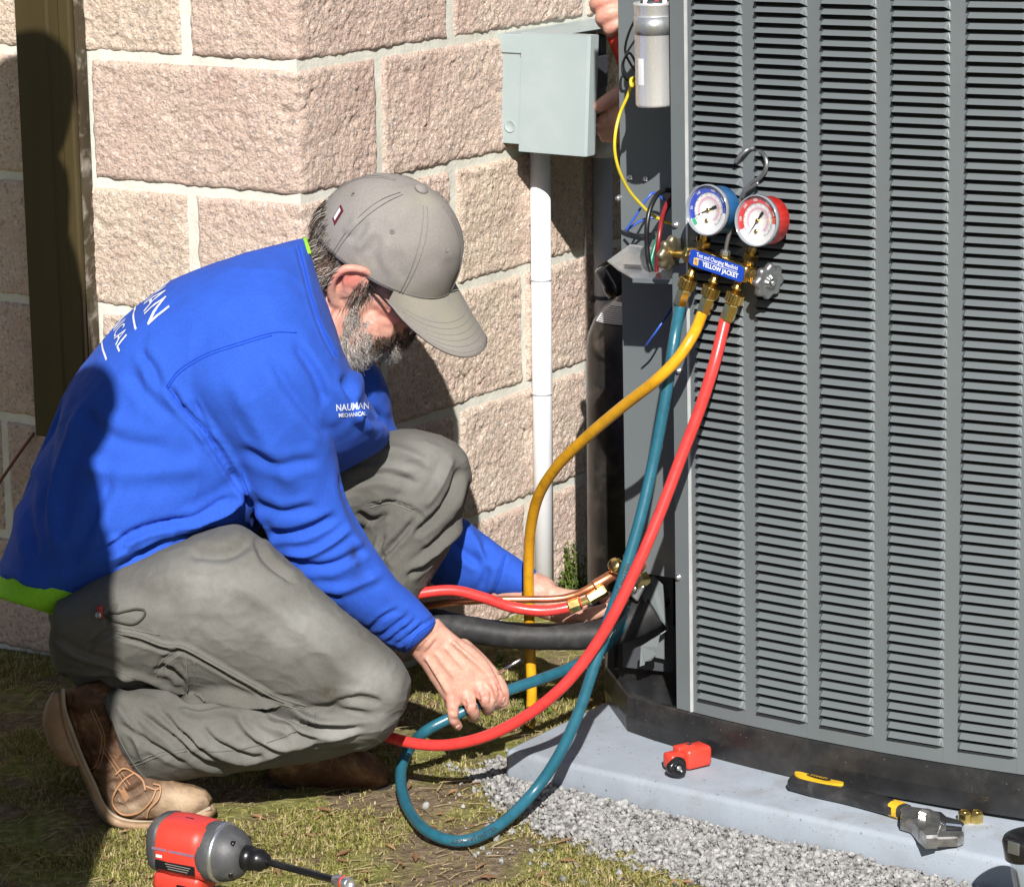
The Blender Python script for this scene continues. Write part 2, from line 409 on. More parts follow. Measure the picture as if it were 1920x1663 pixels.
boxpanel(b, ubx+.19, ubx+.27, .01, .05, zb0+.03, zb1-.02, 0, .004); boxpanel(b, ubx+.205, ubx+.25, .05, .065, zb0+.07, zb1-.05, 0, .004)
b.build('pull_out_block', M_DARKIN, eb)
# knock-out ring on the side
b = MB(); P = WR(ubx-.0004, onpl(957, 237, A0, NL)[2], (onpl(957, 237, A0, NL)-PC0)@NR); b.lathe(P, NL, [(0, .0105), (.0008, .0105), (.0008, .0092), (.0004, .0088)], 24); b.build('knockout', M_BOX, eb, True)
for yy in (88, 105): 
    Q = onpl(975 if yy == 88 else 979, yy, A0, NL); b = MB(); b.lathe(Q+NL*.0005, NL, [(0, .0035), (.0015, .0035), (.002, .0025)], 10); b.build('screw', M_STEEL, eb, True)
# cover: a shallow tray in the plane of the box's near side
wd0 = (onpl(979, 170, A0, NL)-PC0)@NR; wd1 = (onpl(1110, 190, A0, NL)-PC0)@NR
zc0 = onpl(976, 276, A0, NL)[2]; zc1 = onpl(983, 66, A0, NL)[2]
uo = -.010                                      # cover face stands proud of the side
lean = .008
def CV(w, z, o): return PC0+DR*(ubx-o)+NR*(w+lean*(z-zc0)/(zc1-zc0))+V3(0, 0, z)
b = MB(); t_ = .0016
zz0, zz1 = zc0-.004, zc1+.004
v = []
prof = [(wd0, 0.0), (wd0, .010), (wd1-.004, .012), (wd1, .008), (wd1, -.016), (wd1-.0016, -.016), (wd1-.0016, .0065), (wd1-.0046, .0100), (wd0+.0016, .0082), (wd0+.0016, 0.0)]
n = len(prof); v = [CV(w, zz0, o) for w, o in prof]+[CV(w, zz1, o) for w, o in prof]
f = [(i, (i+1) % n, n+(i+1) % n, n+i) for i in range(n)]+[tuple(range(n))[::-1], tuple(range(n, 2*n))]
b.add(v, f)
for z0_, z1_ in ((zz0-.0016, zz0-.0001), (zz1+.0001, zz1+.0016)):
    p4 = [(wd0, .010), (wd1-.004, .012), (wd1, .008), (wd1, -.014), (wd0, -.004)]; k = len(p4)
    v = [CV(w, z0_, o) for w, o in p4]+[CV(w, z1_, o) for w, o in p4]
    b.add(v, [(i, (i+1) % k, k+(i+1) % k, k+i) for i in range(k)]+[tuple(range(k))[::-1], tuple(range(k, 2*k))])
cov = b.build('cover', M_BOX, eb)
def cvpt(px, py, o=.0125):
    P = onpl(px, py, A0+NL*o, NL); return P
def sqring(b, px0, py0, px1, py1, r, o=.0123):
    q = [cvpt(px0, py0, o), cvpt(px1, py0+6, o), cvpt(px1-2, py1+6, o), cvpt(px0-2, py1, o)]
    b.tube(np.array(q+[q[0]]), r, 6)
b = MB(); sqring(b, 1031, 106, 1054, 130, .0008); sqring(b, 1037, 112, 1048, 124, .0008); b.build('embossed_emblem', M_BOX, cov, True)
b = MB(); q0, q1 = cvpt(1093, 249, .0128), cvpt(1091, 266, .0128); b.tube(np.array([q0, q1]), .0022, 6); b.build('latch_slot', M_DARKIN, cov, True)
b = MB(); q0, q1 = cvpt(1090, 264, .0140), cvpt(1089, 275, .0140); b.tube(np.array([q0, q1]), .0032, 8); b.build('latch', M_CHROME, cov, True)
# ================================================================== EQUIPMENT PAD
PADZ = .05
M_PAD = mat('grey_blue_plastic_pad', (.29, .325, .37), .66, var=.07, vscale=16, bmp=.3, bscale=420, bdist=.0015, spec=.2, dirt=(.20, .195, .18), dscale=14, damt=.5)
def speckle(m, scale, thr, col):
    t = m.node_tree; b = t.nodes['Principled BSDF']; src = b.inputs['Base Color'].links[0].from_socket; co = coords(t)
    v = t.nodes.new('ShaderNodeTexVoronoi'); v.inputs['Scale'].default_value = scale; t.links.new(co, v.inputs['Vector']); sp = t.nodes.new('ShaderNodeSeparateColor'); t.links.new(v.outputs['Color'], sp.inputs[0])
    pick = ramp(t, sp.outputs[0], [(thr, (0, 0, 0)), (thr+.01, (1, 1, 1))]); near = ramp(t, v.outputs['Distance'], [(.12, (1, 1, 1)), (.30, (0, 0, 0))]); f = mix(t, 1.0, pick, near, 'MULTIPLY'); bw_ = t.nodes.new('ShaderNodeRGBToBW'); t.links.new(f, bw_.inputs[0])
    t.links.new(mix(t, bw_.outputs[0], src, col), b.inputs['Base Color'])
speckle(M_PAD, 130, .93, (.14, .13, .11)); speckle(M_PAD, 260, .90, (.17, .16, .14))
pa = onz(945, 1404, PADZ); pb = onz(1803, 1595, PADZ); pc_ = onz(1134, 1298, PADZ)
ex = nrm((pb-pa)*V3(1, 1, 0)); ey = V3(-ex[1], ex[0], 0)
pad = thing('equipment_pad', 'grey-blue plastic pad under the outdoor cooling unit', 'pad', (pa[0]+.4, pa[1]+.1, 0))
b = MB(); LX, LY = 1.05, 1.0
b.bbox(pa+ex*LX/2+ey*LY/2-V3(0, 0, PADZ/2+.01), ex*LX/2, ey*LY/2, V3(0, 0, PADZ/2+.01), .009)
b.build('slab', M_PAD, pad, True)

# ================================================================== OUTDOOR UNIT
M_UNIT = mat('grey_coated_steel', (.124, .140, .145), .40, var=.035, vscale=10, spec=.5, bmp=.05, bscale=700, bdist=.0006, rvar=.06)
M_PAN = mat('black_base_plastic', (.018, .018, .019), .36, var=.3, vscale=30, bmp=.15, bscale=300, dirt=(.10, .085, .07), dscale=9, damt=.35)
M_COIL = mat('coil_black', (.012, .012, .013), .7)
SEAM = mat('bright_edge', (.62, .64, .64), .35, metal=.3)
HS0, HS1 = 44.5, 29.5
def _curve():
    p = V3(.2373, 4.1419, 0); out = []; ds = .002
    for i in range(-60, 620):
        out.append(i*ds)
    s = np.array(out); h = np.radians(HS0-(HS0-28.0)/.56*np.clip(s, -.12, .56)-14*np.clip(s-.56, 0, 2)); dx = np.cos(h)*ds; dy = -np.sin(h)*ds
    x = np.cumsum(dx); y = np.cumsum(dy); i0 = 60
    return s, x-x[i0]+p[0], y-y[i0]+p[1], h
CS, CX, CY, CH = _curve()
def UC(s, z=0.0, w=0.0):
    """panel surface: s along, w outwards"""
    x = np.interp(s, CS, CX); y = np.interp(s, CS, CY); h = np.interp(s, CS, CH)
    return V3(x-sin(h)*w, y-cos(h)*w, z)
def UT(s): h = np.interp(s, CS, CH); return V3(cos(h), -sin(h), 0)
def UN(s): h = np.interp(s, CS, CH); return V3(-sin(h), -cos(h), 0)
UB = .113                                         # top of the base pan
UTOP = 1.36
uroot = V3(.45, 3.97, UB)
unit = thing('cooling_unit', 'tall grey outdoor cooling unit with a curved louvred front on a black base', 'air conditioner', uroot)
unit.rotation_euler = (-.016, -.0105, 0)
UR = np.array(unit.rotation_euler.to_matrix())
def UI(P): return uroot+UR.T@(np.asarray(P)-uroot)      # place in the picture -> upright unit space
def s_at(px, py, z):
    P = onz(px, py, z); d = np.hypot(CX-P[0], CY-P[1]); return CS[np.argmin(d)]
lt = [s_at(px, py, UB+.02) for px, py in ((1313, 1306), (1423, 1340), (1539, 1364), (1663, 1389), (1794, 1411))]
rt_ = [s_at(px, py, UB+.02) for px, py in ((1405, 1330), (1519.6, 1358), (1643, 1383), (1772, 1406), (1908, 1430))]
LWID = float(np.mean(np.array(rt_)-np.array(lt)))
LPITCH = float(np.mean(np.diff(lt)))
L0 = float(np.mean(np.array(lt)-LPITCH*np.arange(5)))
s_post0, s_seam = 0.0, s_at(1297, 1331, UB)
# base pan: follows the front, then round the left corner
pan_in = [(.135, 4.40), (.141, 4.352), (.169, 4.200)]
def pan_outline(off):
    P = [V3(.150, 4.60, 0)+V3(-off, 0, 0), V3(.139, 4.36, 0)+V3(-off, 0, 0), V3(.167, 4.213, 0)+V3(-off, -off*.3, 0)]
    P += [UC(s, 0, .004+off) for s in np.linspace(-.045, .98, 34)]
    e = UC(.98); P += [e+V3(.06, .05, 0), V3(1.14, 4.2, 0), V3(.75, 4.75, 0), V3(.35, 4.80, 0)]
    return P
b = MB(); po = pan_outline(0); pi_ = pan_outline(-.012); n = len(po)
speckle(M_PAN, 260, .965, (.13, .12, .10))
def ring(P, z): return [p+V3(0, 0, z) for p in P]
lay = [ring(pan_outline(-.008), PADZ), ring(pan_outline(.0), PADZ+.003), ring(pan_outline(.003), PADZ+.03), ring(pan_outline(.0015), UB-.012), ring(pan_outline(.0), UB-.002), ring(pan_outline(-.003), UB), ring(pan_outline(-.013), UB-.001), ring(pan_outline(-.015), UB-.016)]
v = np.concatenate(lay); f = []
for k in range(len(lay)-1):
    for i in range(n): j = (i+1) % n; f.append((k*n+i, k*n+j, (k+1)*n+j, (k+1)*n+i))
f.append(tuple((len(lay)-1)*n+i for i in range(n))); b.add(v, f)
b.build('base_pan', M_PAN, unit, False)
# curved front frame: strips between the louvre columns
NROW = 88
ztop3 = UI(onpl(1541.4, 13.5, UC(lt[2], .6), UN(lt[2])))[2]; zb3 = UI(onz(1539.4, 1364, UB+.02))[2]
LP = (1.0+0*ztop3)*(.01392)
LZ0 = UB+.0225                                    # bottom lip of the lowest louvre
def strip(b, s0, s1, z0, z1, w0=0, w1=-.0012, nseg=None):
    ns = nseg or max(1, int((s1-s0)/.02)); ss = np.linspace(s0, s1, ns+1)
    v = []
    for s in ss: v += [UC(s, z0, w0), UC(s, z1, w0), UC(s, z0, w1), UC(s, z1, w1)]
    f = []
    for i in range(ns):
        a, c = 4*i, 4*i+4
        f += [(a, c, c+1, a+1), (a+2, a+3, c+3, c+2), (a+1, c+1, c+3, a+3), (a, a+2, c+2, c)]
    f += [(0, 1, 3, 2), (4*ns, 4*ns+2, 4*ns+3, 4*ns+1)]
    return b.add(v, f)
ZL1 = LZ0+LP*NROW+.002
b = MB()
cols = [L0+LPITCH*i for i in range(8)]
edges = [(s_seam+.0015, cols[0]+.0015)]+[(cols[i]+LWID-.0015, cols[i+1]+.0015) for i in range(7)]+[(cols[7]+LWID-.0015, .985)]
for s0, s1 in edges: strip(b, s0, s1, UB+.001, UTOP-.06)
for i in range(8): strip(b, cols[i]+.0017, cols[i]+LWID-.0017, UB+.001, LZ0+.0005); strip(b, cols[i]+.0017, cols[i]+LWID-.0017, ZL1, UTOP-.06)
panel = b.build('louvred_panel', M_UNIT, unit)
# one louvre, pressed out of the sheet: local x along, -y outwards, z up
def louvre_mesh():
    nx = 13; e = .0062; L = LWID
    xs = np.concatenate([[0, .0018, .0040, e], np.linspace(e+.012, L-e-.012, 3), [L-e, L-.0040, L-.0018, L]])
    prof_out = [0.0002, .0010, .0098, .0104]; prof_z = [.0139, .0134, .0066, .0059]
    v = []; f = []
    for x in xs:
        q = min(x, L-x); k = min(1, q/e); k = k*k*(3-2*k)
        for o, z in zip(prof_out, prof_z):
            v.append((x, -o*k-.0003, .0139+(z-.0139)*(1-.0*(1-k))-(1-k)*.0050*(1 if z < .0139 else 0)))
        # return of the lip
        v.append((x, -(.0104*k)+.0012*k-.0003, .0139+(.0061-.0139)-(1-k)*.0050))
    m = len(prof_out)+1; n_ = len(xs)
    for i in range(n_-1):
        for j in range(m-1): a = i*m+j; c = a+m; f.append((a, a+1, c+1, c))
    return mesh('louvre_sheet', v, f, M_UNIT, False)
lm = louvre_mesh()
slots = []
for ci in range(8):
    for r in range(NROW):
        z = LZ0+LP*r; s = cols[ci]; P = UC(s, z); slots.append((ci, r, s, z, P))
vis = [q for q in slots if q[0] < 5 and q[3] < 1.16]
vis.sort(key=lambda q: -q[0]*1000+q[1])
inview = set((q[0], q[1]) for q in vis[:300])
stuff = MB(); lv = np.array([v.co for v in lm.vertices]); lf = [tuple(p.vertices) for p in lm.polygons]
for ci, r, s, z, P in slots:
    t0 = UC(s); t1 = UC(s+LWID); d = nrm(t1-t0); ang = atan2(d[1], d[0])
    if (ci, r) in inview:
        o = link('louvre', lm, unit, Vector(P-uroot), (0, 0, ang))
    else:
        R = np.array([[cos(ang), -sin(ang), 0], [sin(ang), cos(ang), 0], [0, 0, 1]]); stuff.add(lv@R.T+P, lf)
tag(stuff.build('louvre', M_UNIT, unit, False), kind='stuff')
# coil behind
b = MB(); strip(b, .01, .985, UB+.001, UTOP-.07, -.030, -.034); b.build('coil', M_COIL, unit)
# corner post with bright seam
b = MB(); strip(b, s_post0, s_seam-.0035, UB+.001, UTOP-.06, .0012, -.004)
Pp = UC(s_post0, 0, .0012); bk = UN(s_post0)*-.10
b.add([Pp+V3(0, 0, UB+.001), Pp+V3(0, 0, UTOP-.06), Pp+bk+V3(0, 0, UTOP-.06), Pp+bk+V3(0, 0, UB+.001)], [(0, 1, 2, 3)])
b.build('corner_post', M_UNIT, unit)
b = MB(); strip(b, s_seam-.0034, s_seam-.0002, UB+.001, UTOP-.06, .0022, -.004); b.build('edge_trim', SEAM, unit)
# open wiring corner
# recessed plate
Pl0 = onpl(1168, 700, V3(0, 4.365, 0), V3(0, 1, 0)); Pr0 = onpl(1262, 700, V3(0, 4.315, 0), V3(0, 1, 0))
q0 = UI(Pl0)*V3(1, 1, 0); q1 = UI(Pr0)*V3(1, 1, 0); qd = nrm(q1-q0); qn = V3(qd[1], -qd[0], 0)
def UP1(px, py, w=0.0):
    """point on the recessed plate (upright unit space) seen at a pixel, w proud of it"""
    # plate in world space
    n_w = UR@qn; p_w = uroot+UR@(q0+qn*w+V3(0, 0, .5)-uroot)
    return UI(onpl(px, py, p_w, n_w))
b = MB(); L = np.linalg.norm(q1-q0)+.02
def qbox(b, u0, u1, w0, w1, z0, z1, bev=.0012, m=0):
    c = q0+qd*(u0+u1)/2+qn*(w0+w1)/2+V3(0, 0, (z0+z1)/2); return b.bbox(c, qd*(u1-u0)/2, qn*(w1-w0)/2, V3(0, 0, (z1-z0)/2), bev, m)
zgrom = UP1(1240, 1080)[2]
b = MB(); qbox(b, 0, L, -.0015, 0, zgrom, UTOP-.06, .0005); b.build('wiring_plate', M_UNIT, unit)
b = MB(); qbox(b, 0, .0016, -.30, -.002, UB+.03, UTOP-.06, .0005); 
b.build('side_panel', M_UNIT, unit)
b = MB(); wa = q1+qd*.018; wb = UC(s_post0, 0, -.002); v = []
for p in (wa, wb): v += [p*V3(1, 1, 0)+V3(0, 0, UB+.02), p*V3(1, 1, 0)+V3(0, 0, UTOP-.061)]
b.add(v, [(0, 2, 3, 1)]); b.build('inner_web', M_UNIT, unit)
# lid, back and off-view sides of the cabinet
b = MB(); o1 = [q0+V3(0, 0, 0), q0-qn*.30, V3(.80, 4.72, 0), V3(1.12, 4.2, 0)]+[UC(s, 0, .01) for s in np.linspace(.985, -.0, 24)]
n = len(o1); v = [p*V3(1, 1, 0)+V3(0, 0, UTOP-.06) for p in o1]+[p*V3(1, 1, 0)+V3(0, 0, UTOP) for p in o1]
b.add(v, [(i, (i+1) % n, n+(i+1) % n, n+i) for i in range(n)]+[tuple(range(n))[::-1], tuple(range(n, 2*n))]); b.build('top_cover', M_UNIT, unit)
b = MB(); o2 = [q0-qn*.301, V3(.80, 4.719, 0), V3(1.119, 4.2, 0), UC(.985, 0, 0)]; v = []; 
for p in o2: v += [p*V3(1, 1, 0)+V3(0, 0, UB), p*V3(1, 1, 0)+V3(0, 0, UTOP-.061)]
b.add(v, [(0, 2, 3, 1), (2, 4, 5, 3), (4, 6, 7, 5)]); b.build('rear_panel', M_UNIT, unit)
# screws
for px, py, w in ((1182, 333, .001), (1211, 336, .001)):
    P = UP1(px, py, w); b = MB(); b.lathe(P, qn, [(0, .0042), (.0012, .0042), (.0012, .003), (.005, .0026), (.0055, .0015)], 8); b.build('screw', M_STEEL, unit, True)
P = UP1(1161, 372, .0)
b = MB(); b.lathe(P, qn, [(-.004, .005), (.0, .005), (.001, .0036), (.006, .0034), (.0065, .002)], 8); b.build('screw', M_STEEL, unit, True)
for px, py, zz in ((1267, 422, 0), (1272, 1082, 0), (1273, 695, 0)):
    nw = UR@UN(.01); pw = uroot+UR@(UC(.01, .5, .002)-uroot); P = UI(onpl(px, py, pw, nw))
    b = MB(); b.lathe(P, UN(.01), [(-.002, .0048), (.0012, .0048), (.0014, .0032), (.004, .003), (.0045, .0016)], 8); b.build('screw', M_STEEL, unit, True)
# lower dark plate under the wiring tray (folded box)
def ubox_px(name, pxs, w0, w1, m, bev=.001):
    (x0, y0), (x1, y1) = pxs; a = UP1(x0, y0, w1); c = UP1(x1, y1, w1)
    u0 = (a-q0)@qd; u1 = (c-q0)@qd; b = MB(); qbox(b, min(u0, u1), max(u0, u1), w0, w1, min(a[2], c[2]), max(a[2], c[2]), bev); return b.build(name, m, unit)

# wiring tray: zinc bracket sticking out to the left
M_GALV = mat('galvanised_sheet', (.50, .52, .53), .32, metal=.75, var=.12, vscale=70, rvar=.1)
ty = UP1(1200, 500, .03)[2]
tr = [UP1(1139, 489, .05), UP1(1182, 458, .02), UP1(1258, 470, .02), UP1(1262, 524, .14), UP1(1186, 521, .14), UP1(1160, 506, .10)]
b = MB(); v = tr+[p-V3(0, 0, .0016) for p in tr]; n = len(tr)
b.add(v, [tuple(range(n))[::-1], tuple(range(n, 2*n))]+[(i, (i+1) % n, n+(i+1) % n, n+i) for i in range(n)])
b.build('wiring_tray', M_GALV, unit)
b = MB(); a_, c_ = tr[3], tr[4]; dn = V3(0, 0, -.007)
b.add([a_-V3(0, 0, .0017), c_-V3(0, 0, .0017), c_+dn, a_+dn, ], [(0, 1, 2, 3)])
b.build('tray_lip', M_UNIT, unit)
M_PAPER = mat('printed_sticker', (.62, .63, .65), .5, var=.05)
M_INK = mat('black_ink', (.02, .02, .022), .6)
# lines of print on the tray
b = MB(); o_, ux_, uy_ = tr[4]*.55+tr[1]*.25+tr[3]*.2+V3(0, 0, .0006), nrm(tr[3]-tr[4]), nrm(tr[1]-tr[4])
for k in range(5): b.box(o_+uy_*(.004*k)-ux_*.012, ux_*(.016-.002*(k % 2)), uy_*.0009, V3(0, 0, .0002))
b.build('printed_lines', M_INK, unit)

# capacitor with strap
M_ALU = mat('brushed_aluminium', (.86, .86, .87), .28, metal=.62, var=.08, vscale=40, rvar=.14, stretch=(1, 1, .12))
cap = thing('capacitor', 'shiny silver capacitor can strapped at the top of the open wiring corner', 'capacitor')
Yc = UI(onpl(1225, 100, V3(0, 4.19, 0), V3(0, 1, 0)))
cw0 = onpl(1189, 120, V3(0, 4.19, 0), V3(0, 1, 0)); cw1 = onpl(1262, 120, V3(0, 4.19, 0), V3(0, 1, 0)); crr = np.linalg.norm(cw1-cw0)/2
ct = onpl(1225, 8, V3(0, 4.19, 0), V3(0, 1, 0)); cb_ = onpl(1228, 199, V3(0, 4.19, 0), V3(0, 1, 0)); cap.location = Vector(cb_)
cax = nrm(ct-cb_)
b = MB(); H = np.linalg.norm(ct-cb_); b.lathe(cb_, cax, [(0, crr*.90), (.0015, crr*.96), (.004, crr*.985), (H-.002, crr*.985), (H-.001, crr*1.035), (H+.002, crr*1.035), (H+.003, crr*.96), (H+.001, crr*.9), (H-.002, crr*.85)], 40)
b.build('can', M_ALU, cap, True)
b = MB(); h0, h1 = H*.71, H*.885; b.lathe(cb_, cax, [(h0, crr*.99), (h0, crr*1.025), (h1, crr*1.025), (h1, crr*.99)], 40)
b.box(cb_+cax*(h0+h1)/2+V3(crr*.95, -crr*.42, 0), V3(.006, 0, 0), V3(0, .001, 0), cax*(h1-h0)*.36)
b.build('strap', M_GALV, cap, True)
for dx, c in ((-.012, (.7, .7, .7)), (.004, (.5, .03, .05)), (.015, (.65, .65, .65))):
    b = MB(); b.box(ct+V3(dx, -.012, .004), V3(.003, 0, 0), V3(0, .003, 0), V3(0, 0, .009)); b.build('terminal', mat('terminal_'+str(abs(int(dx*1000))), c, .4), cap)
b = MB(); b.lathe(ct+cax*-.001, cax, [(0, crr*.7), (.006, crr*.66), (.007, crr*.3)], 24); b.build('terminal_disc', M_DARKIN, cap, True)
b = MB(); a1 = np.linspace(-2.6, -2.2, 5); 
cc = cb_+cax*H*.22; v = [];
for a in a1:
    for z in (0, H*.26): v.append(cc+V3(cos(a)*crr*.992, sin(a)*crr*.992, 0)+cax*z)
b.add(v, [(2*i, 2*i+2, 2*i+3, 2*i+1) for i in range(4)]); b.build('paper_label', M_PAPER, cap)

# wires
def wire(name, pts, r, m, label, n=6):
    P = spline(pts, n); v, f = tube_geo(P, r, 8); o = obj(name, v, f, m, smooth=True, origin=P[len(P)//2]); tag(o, label, 'wire', 'wires in the open wiring corner'); return o
def atU(px, py, w): 
    n_w = UR@qn; p_w = uroot+UR@(q0+qn*w+V3(0, 0, .5)-uroot); return onpl(px, py, p_w, n_w)
MW = {c: mat(c+'_wire_insulation', k, .35, spec=.5) for c, k in (('yellow', (.62, .50, .03)), ('blue', (.03, .09, .42)), ('black', (.012, .012, .014)), ('green', (.01, .16, .09)), ('red', (.20, .015, .02)))}
W_ = lambda L: [atU(x, y, w) for x, y, w in L]
wire('wire', W_([(1190, 145, .10), (1183, 150, .12), (1184, 162, .125), (1190, 158, .11), (1188, 148, .10), (1184, 160, .11), (1175, 185, .11), (1162, 215, .11), (1154, 250, .12), (1153, 285, .12), (1161, 320, .11), (1178, 355, .09), (1200, 382, .07), (1222, 403, .05), (1245, 415, .03), (1262, 420, .02)]), .0024, MW['yellow'], 'long yellow wire looping down from beside the silver capacitor')
wire('wire', W_([(1262, 385, .02), (1246, 376, .03), (1228, 362, .04), (1214, 372, .05), (1190, 408, .06), (1174, 432, .06), (1186, 424, .05), (1210, 411, .04), (1232, 408, .03)]), .0019, MW['blue'], 'thin blue wire bent back in a sharp corner behind the black wire')
wire('wire', W_([(1268, 362, .02), (1250, 357, .06), (1232, 366, .09), (1219, 392, .11), (1213, 425, .12), (1213, 460, .12), (1216, 490, .12), (1222, 512, .11)]), .0038, MW['black'], 'thick black wire arching down into the zinc tray')
wire('wire', W_([(1268, 380, .02), (1255, 385, .05), (1245, 402, .07), (1238, 430, .09), (1228, 462, .10), (1221, 490, .11), (1222, 512, .11)]), .0034, MW['green'], 'green wire running down beside the dark red wire')
wire('wire', W_([(1264, 366, .04), (1252, 380, .08), (1243, 402, .10), (1237, 435, .12), (1233, 470, .125), (1231, 512, .11)]), .0034, MW['red'], 'dark red wire arching down next to the black wire')
wire('wire', W_([(1172, 432, .02), (1190, 440, .03), (1215, 440, .04), (1230, 436, .04)]), .0017, MW['black'], 'short thin black wire lying under the blue wire')
wire('wire', W_([(1200, 20, .05), (1180, 60, .04), (1172, 95, .03), (1182, 120, .03), (1196, 140, .03), (1192, 120, .04), (1180, 100, .04), (1168, 118, .03), (1168, 140, .03), (1176, 152, .02)]), .0019, MW['black'], 'thin black wire crossing itself left of the silver capacitor')
wire('wire', W_([(1262, 575, .02), (1245, 600, .05), (1228, 625, .06), (1210, 650, .05)]), .0017, MW['blue'], 'thin blue wire hanging in the shade below the zinc tray')

# ================================================================== GAS CYLINDER
M_TANK = mat('black_worn_paint', (.018, .017, .016), .33, var=.3, vscale=20, dirt=(.14, .11, .09), dscale=22, damt=.4, bmp=.1, bscale=150)
tY = 4.80; tr_ = .078; tx = onpl(1100, 800, V3(0, tY, 0), V3(0, 1, 0))[0]+tr_
tank = thing('gas_cylinder', 'tall black scuffed gas cylinder standing between the wall and the unit', 'gas cylinder', (tx, tY, 0))
zt = at(1120, 650, tY)[2]
b = MB(); b.lathe((tx, tY, 0), (0, 0, 1), [(0, tr_*.93), (.006, tr_), (zt, tr_), (zt+.02, tr_*.97), (zt+.045, tr_*.84), (zt+.066, tr_*.62), (zt+.078, tr_*.40), (zt+.085, tr_*.33), (zt+.11, tr_*.32)], 40); b.build('tank_body', M_TANK, tank, True)
b = MB(); b.lathe((tx, tY, zt+.110), (0, 0, 1), [(0, .018), (.0, .022), (.02, .022), (.03, .018), (.05, .012)], 20); b.build('valve', mat('tank_valve', (.05, .045, .04), .35, metal=.5), tank, True)
# shoulder label
th = np.linspace(-2.75, -1.2, 14); v = []
for z, r in ((.0475, .84), (.057, .75), (.067, .63), (.078, .42)):
    for a in th: v.append((tx+cos(a)*(tr_*r+.0022), tY+sin(a)*(tr_*r+.0022), zt+z+.001))
f = [(j*14+i, j*14+i+1, (j+1)*14+i+1, (j+1)*14+i) for j in range(3) for i in range(13)]
lab = obj('paper_label', v, f, M_PAPER, tank, True)
b = MB()
for k in range(9):
    z = .049+.0028*k; r = np.interp(z, [.0475, .057, .067, .078], [.84, .75, .63, .42])
    pts = [(tx+cos(a)*(tr_*r+.0036), tY+sin(a)*(tr_*r+.0036), zt+z+.0018) for a in np.linspace(-2.65, -1.4, 9)]; b.tube(pts, .0005, 4)
b.build('printed_lines', M_INK, lab)
# black plastic bag-like wrap near valve
bl = thing('black_cap', 'shiny black cap lying tilted on the cylinder neck below the zinc tray', 'cap', at(1150, 525, 4.74))
Pb = at(1136, 512, 4.72); b = MB(); b.lathe(Pb+V3(-.004, 0, .012), nrm(V3(.5, .1, -.8)), [(0, .014), (.002, .017), (.03, .019), (.034, .022), (.05, .022), (.052, .018)], 20, mods=lambda th, t: 1+.05*np.sin(th*6)); b.build('cap_shell', mat('glossy_black', (.012, .012, .013), .12), bl, True)
# ================================================================== GAUGE MANIFOLD
M_BRASS = mat('brass', (.62, .43, .14), .28, metal=1, var=.18, vscale=60, rvar=.1, dirt=(.30, .20, .07), dscale=40, damt=.5)
M_BRASSB = mat('bright_brass', (.78, .58, .20), .22, metal=1, var=.08, vscale=60)
M_KNOB = mat('cast_zinc', (.30, .31, .315), .42, metal=.85, var=.12, vscale=60)
M_KNOBB = mat('worn_brass_knob', (.28, .25, .17), .42, metal=.85, var=.2, vscale=50)
M_BLUEG = mat('blue_gauge_case', (.02, .14, .36), .35, var=.12, vscale=40, spec=.5)
M_REDG = mat('red_gauge_case', (.62, .025, .018), .35, var=.1, vscale=40, spec=.5)
M_LABEL = mat('blue_label', (.012, .06, .42), .35, var=.05)
M_WHITE = mat('white_print', (.82, .82, .82), .5, var=.02)
M_YEL = mat('yellow_print', (.75, .45, .03), .5, var=.03)
M_REDP = mat('red_print', (.66, .04, .04), .5, var=.03)
M_BLUEP = mat('blue_print', (.02, .06, .50), .5, var=.03)
M_PINKP = mat('pink_print', (.70, .30, .42), .5, var=.03)
M_GRNP = mat('green_print', (.05, .45, .22), .5)
def glass_mat(name, tint=(1, 1, 1), refl=.09):
    m = bpy.data.materials.new(name); m.use_nodes = True; t = m.node_tree; t.nodes.remove(t.nodes['Principled BSDF'])
    tr = N(t, 'ShaderNodeBsdfTransparent'); tr.inputs[0].default_value = (*tint, 1); gl = N(t, 'ShaderNodeBsdfGlossy'); gl.inputs['Roughness'].default_value = .06
    fr = N(t, 'ShaderNodeLayerWeight'); fr.inputs[0].default_value = .35; mr = t.nodes.new('ShaderNodeMapRange'); t.links.new(fr.outputs['Facing'], mr.inputs[0]); mr.inputs[3].default_value = refl; mr.inputs[4].default_value = .35
    ms = N(t, 'ShaderNodeMixShader'); t.links.new(mr.outputs[0], ms.inputs[0]); t.links.new(tr.outputs[0], ms.inputs[1]); t.links.new(gl.outputs[0], ms.inputs[2])
    t.links.new(ms.outputs[0], t.nodes['Material Output'].inputs[0]); return m
M_GLASS = glass_mat('clear_gauge_lens', (1, 1, 1), .02)
def text_geo(s, size, bold=0, sx=1.0, cut=0):
    c = bpy.data.curves.new('t', 'FONT'); c.body = s; c.size = size; c.offset = bold; c.align_x = 'CENTER'; c.align_y = 'CENTER'; c.resolution_u = 2
    o = bpy.data.objects.new('t', c); COL.objects.link(o); bpy.context.view_layer.update()
    me = bpy.data.meshes.new_from_object(o); bpy.data.objects.remove(o)
    if cut:
        bm = bmesh.new(); bm.from_mesh(me); bmesh.ops.triangulate(bm, faces=bm.faces[:])
        for _ in range(4):
            es = [e for e in bm.edges if e.calc_length() > cut]
            if not es: break
            bmesh.ops.subdivide_edges(bm, edges=es, cuts=1); bmesh.ops.triangulate(bm, faces=bm.faces[:])
        bm.to_mesh(me); bm.free()
    v = np.array([p.co for p in me.vertices]); f = [tuple(p.vertices) for p in me.polygons]; bpy.data.meshes.remove(me)
    v = v*np.array([sx, 1, 1]); return v, f
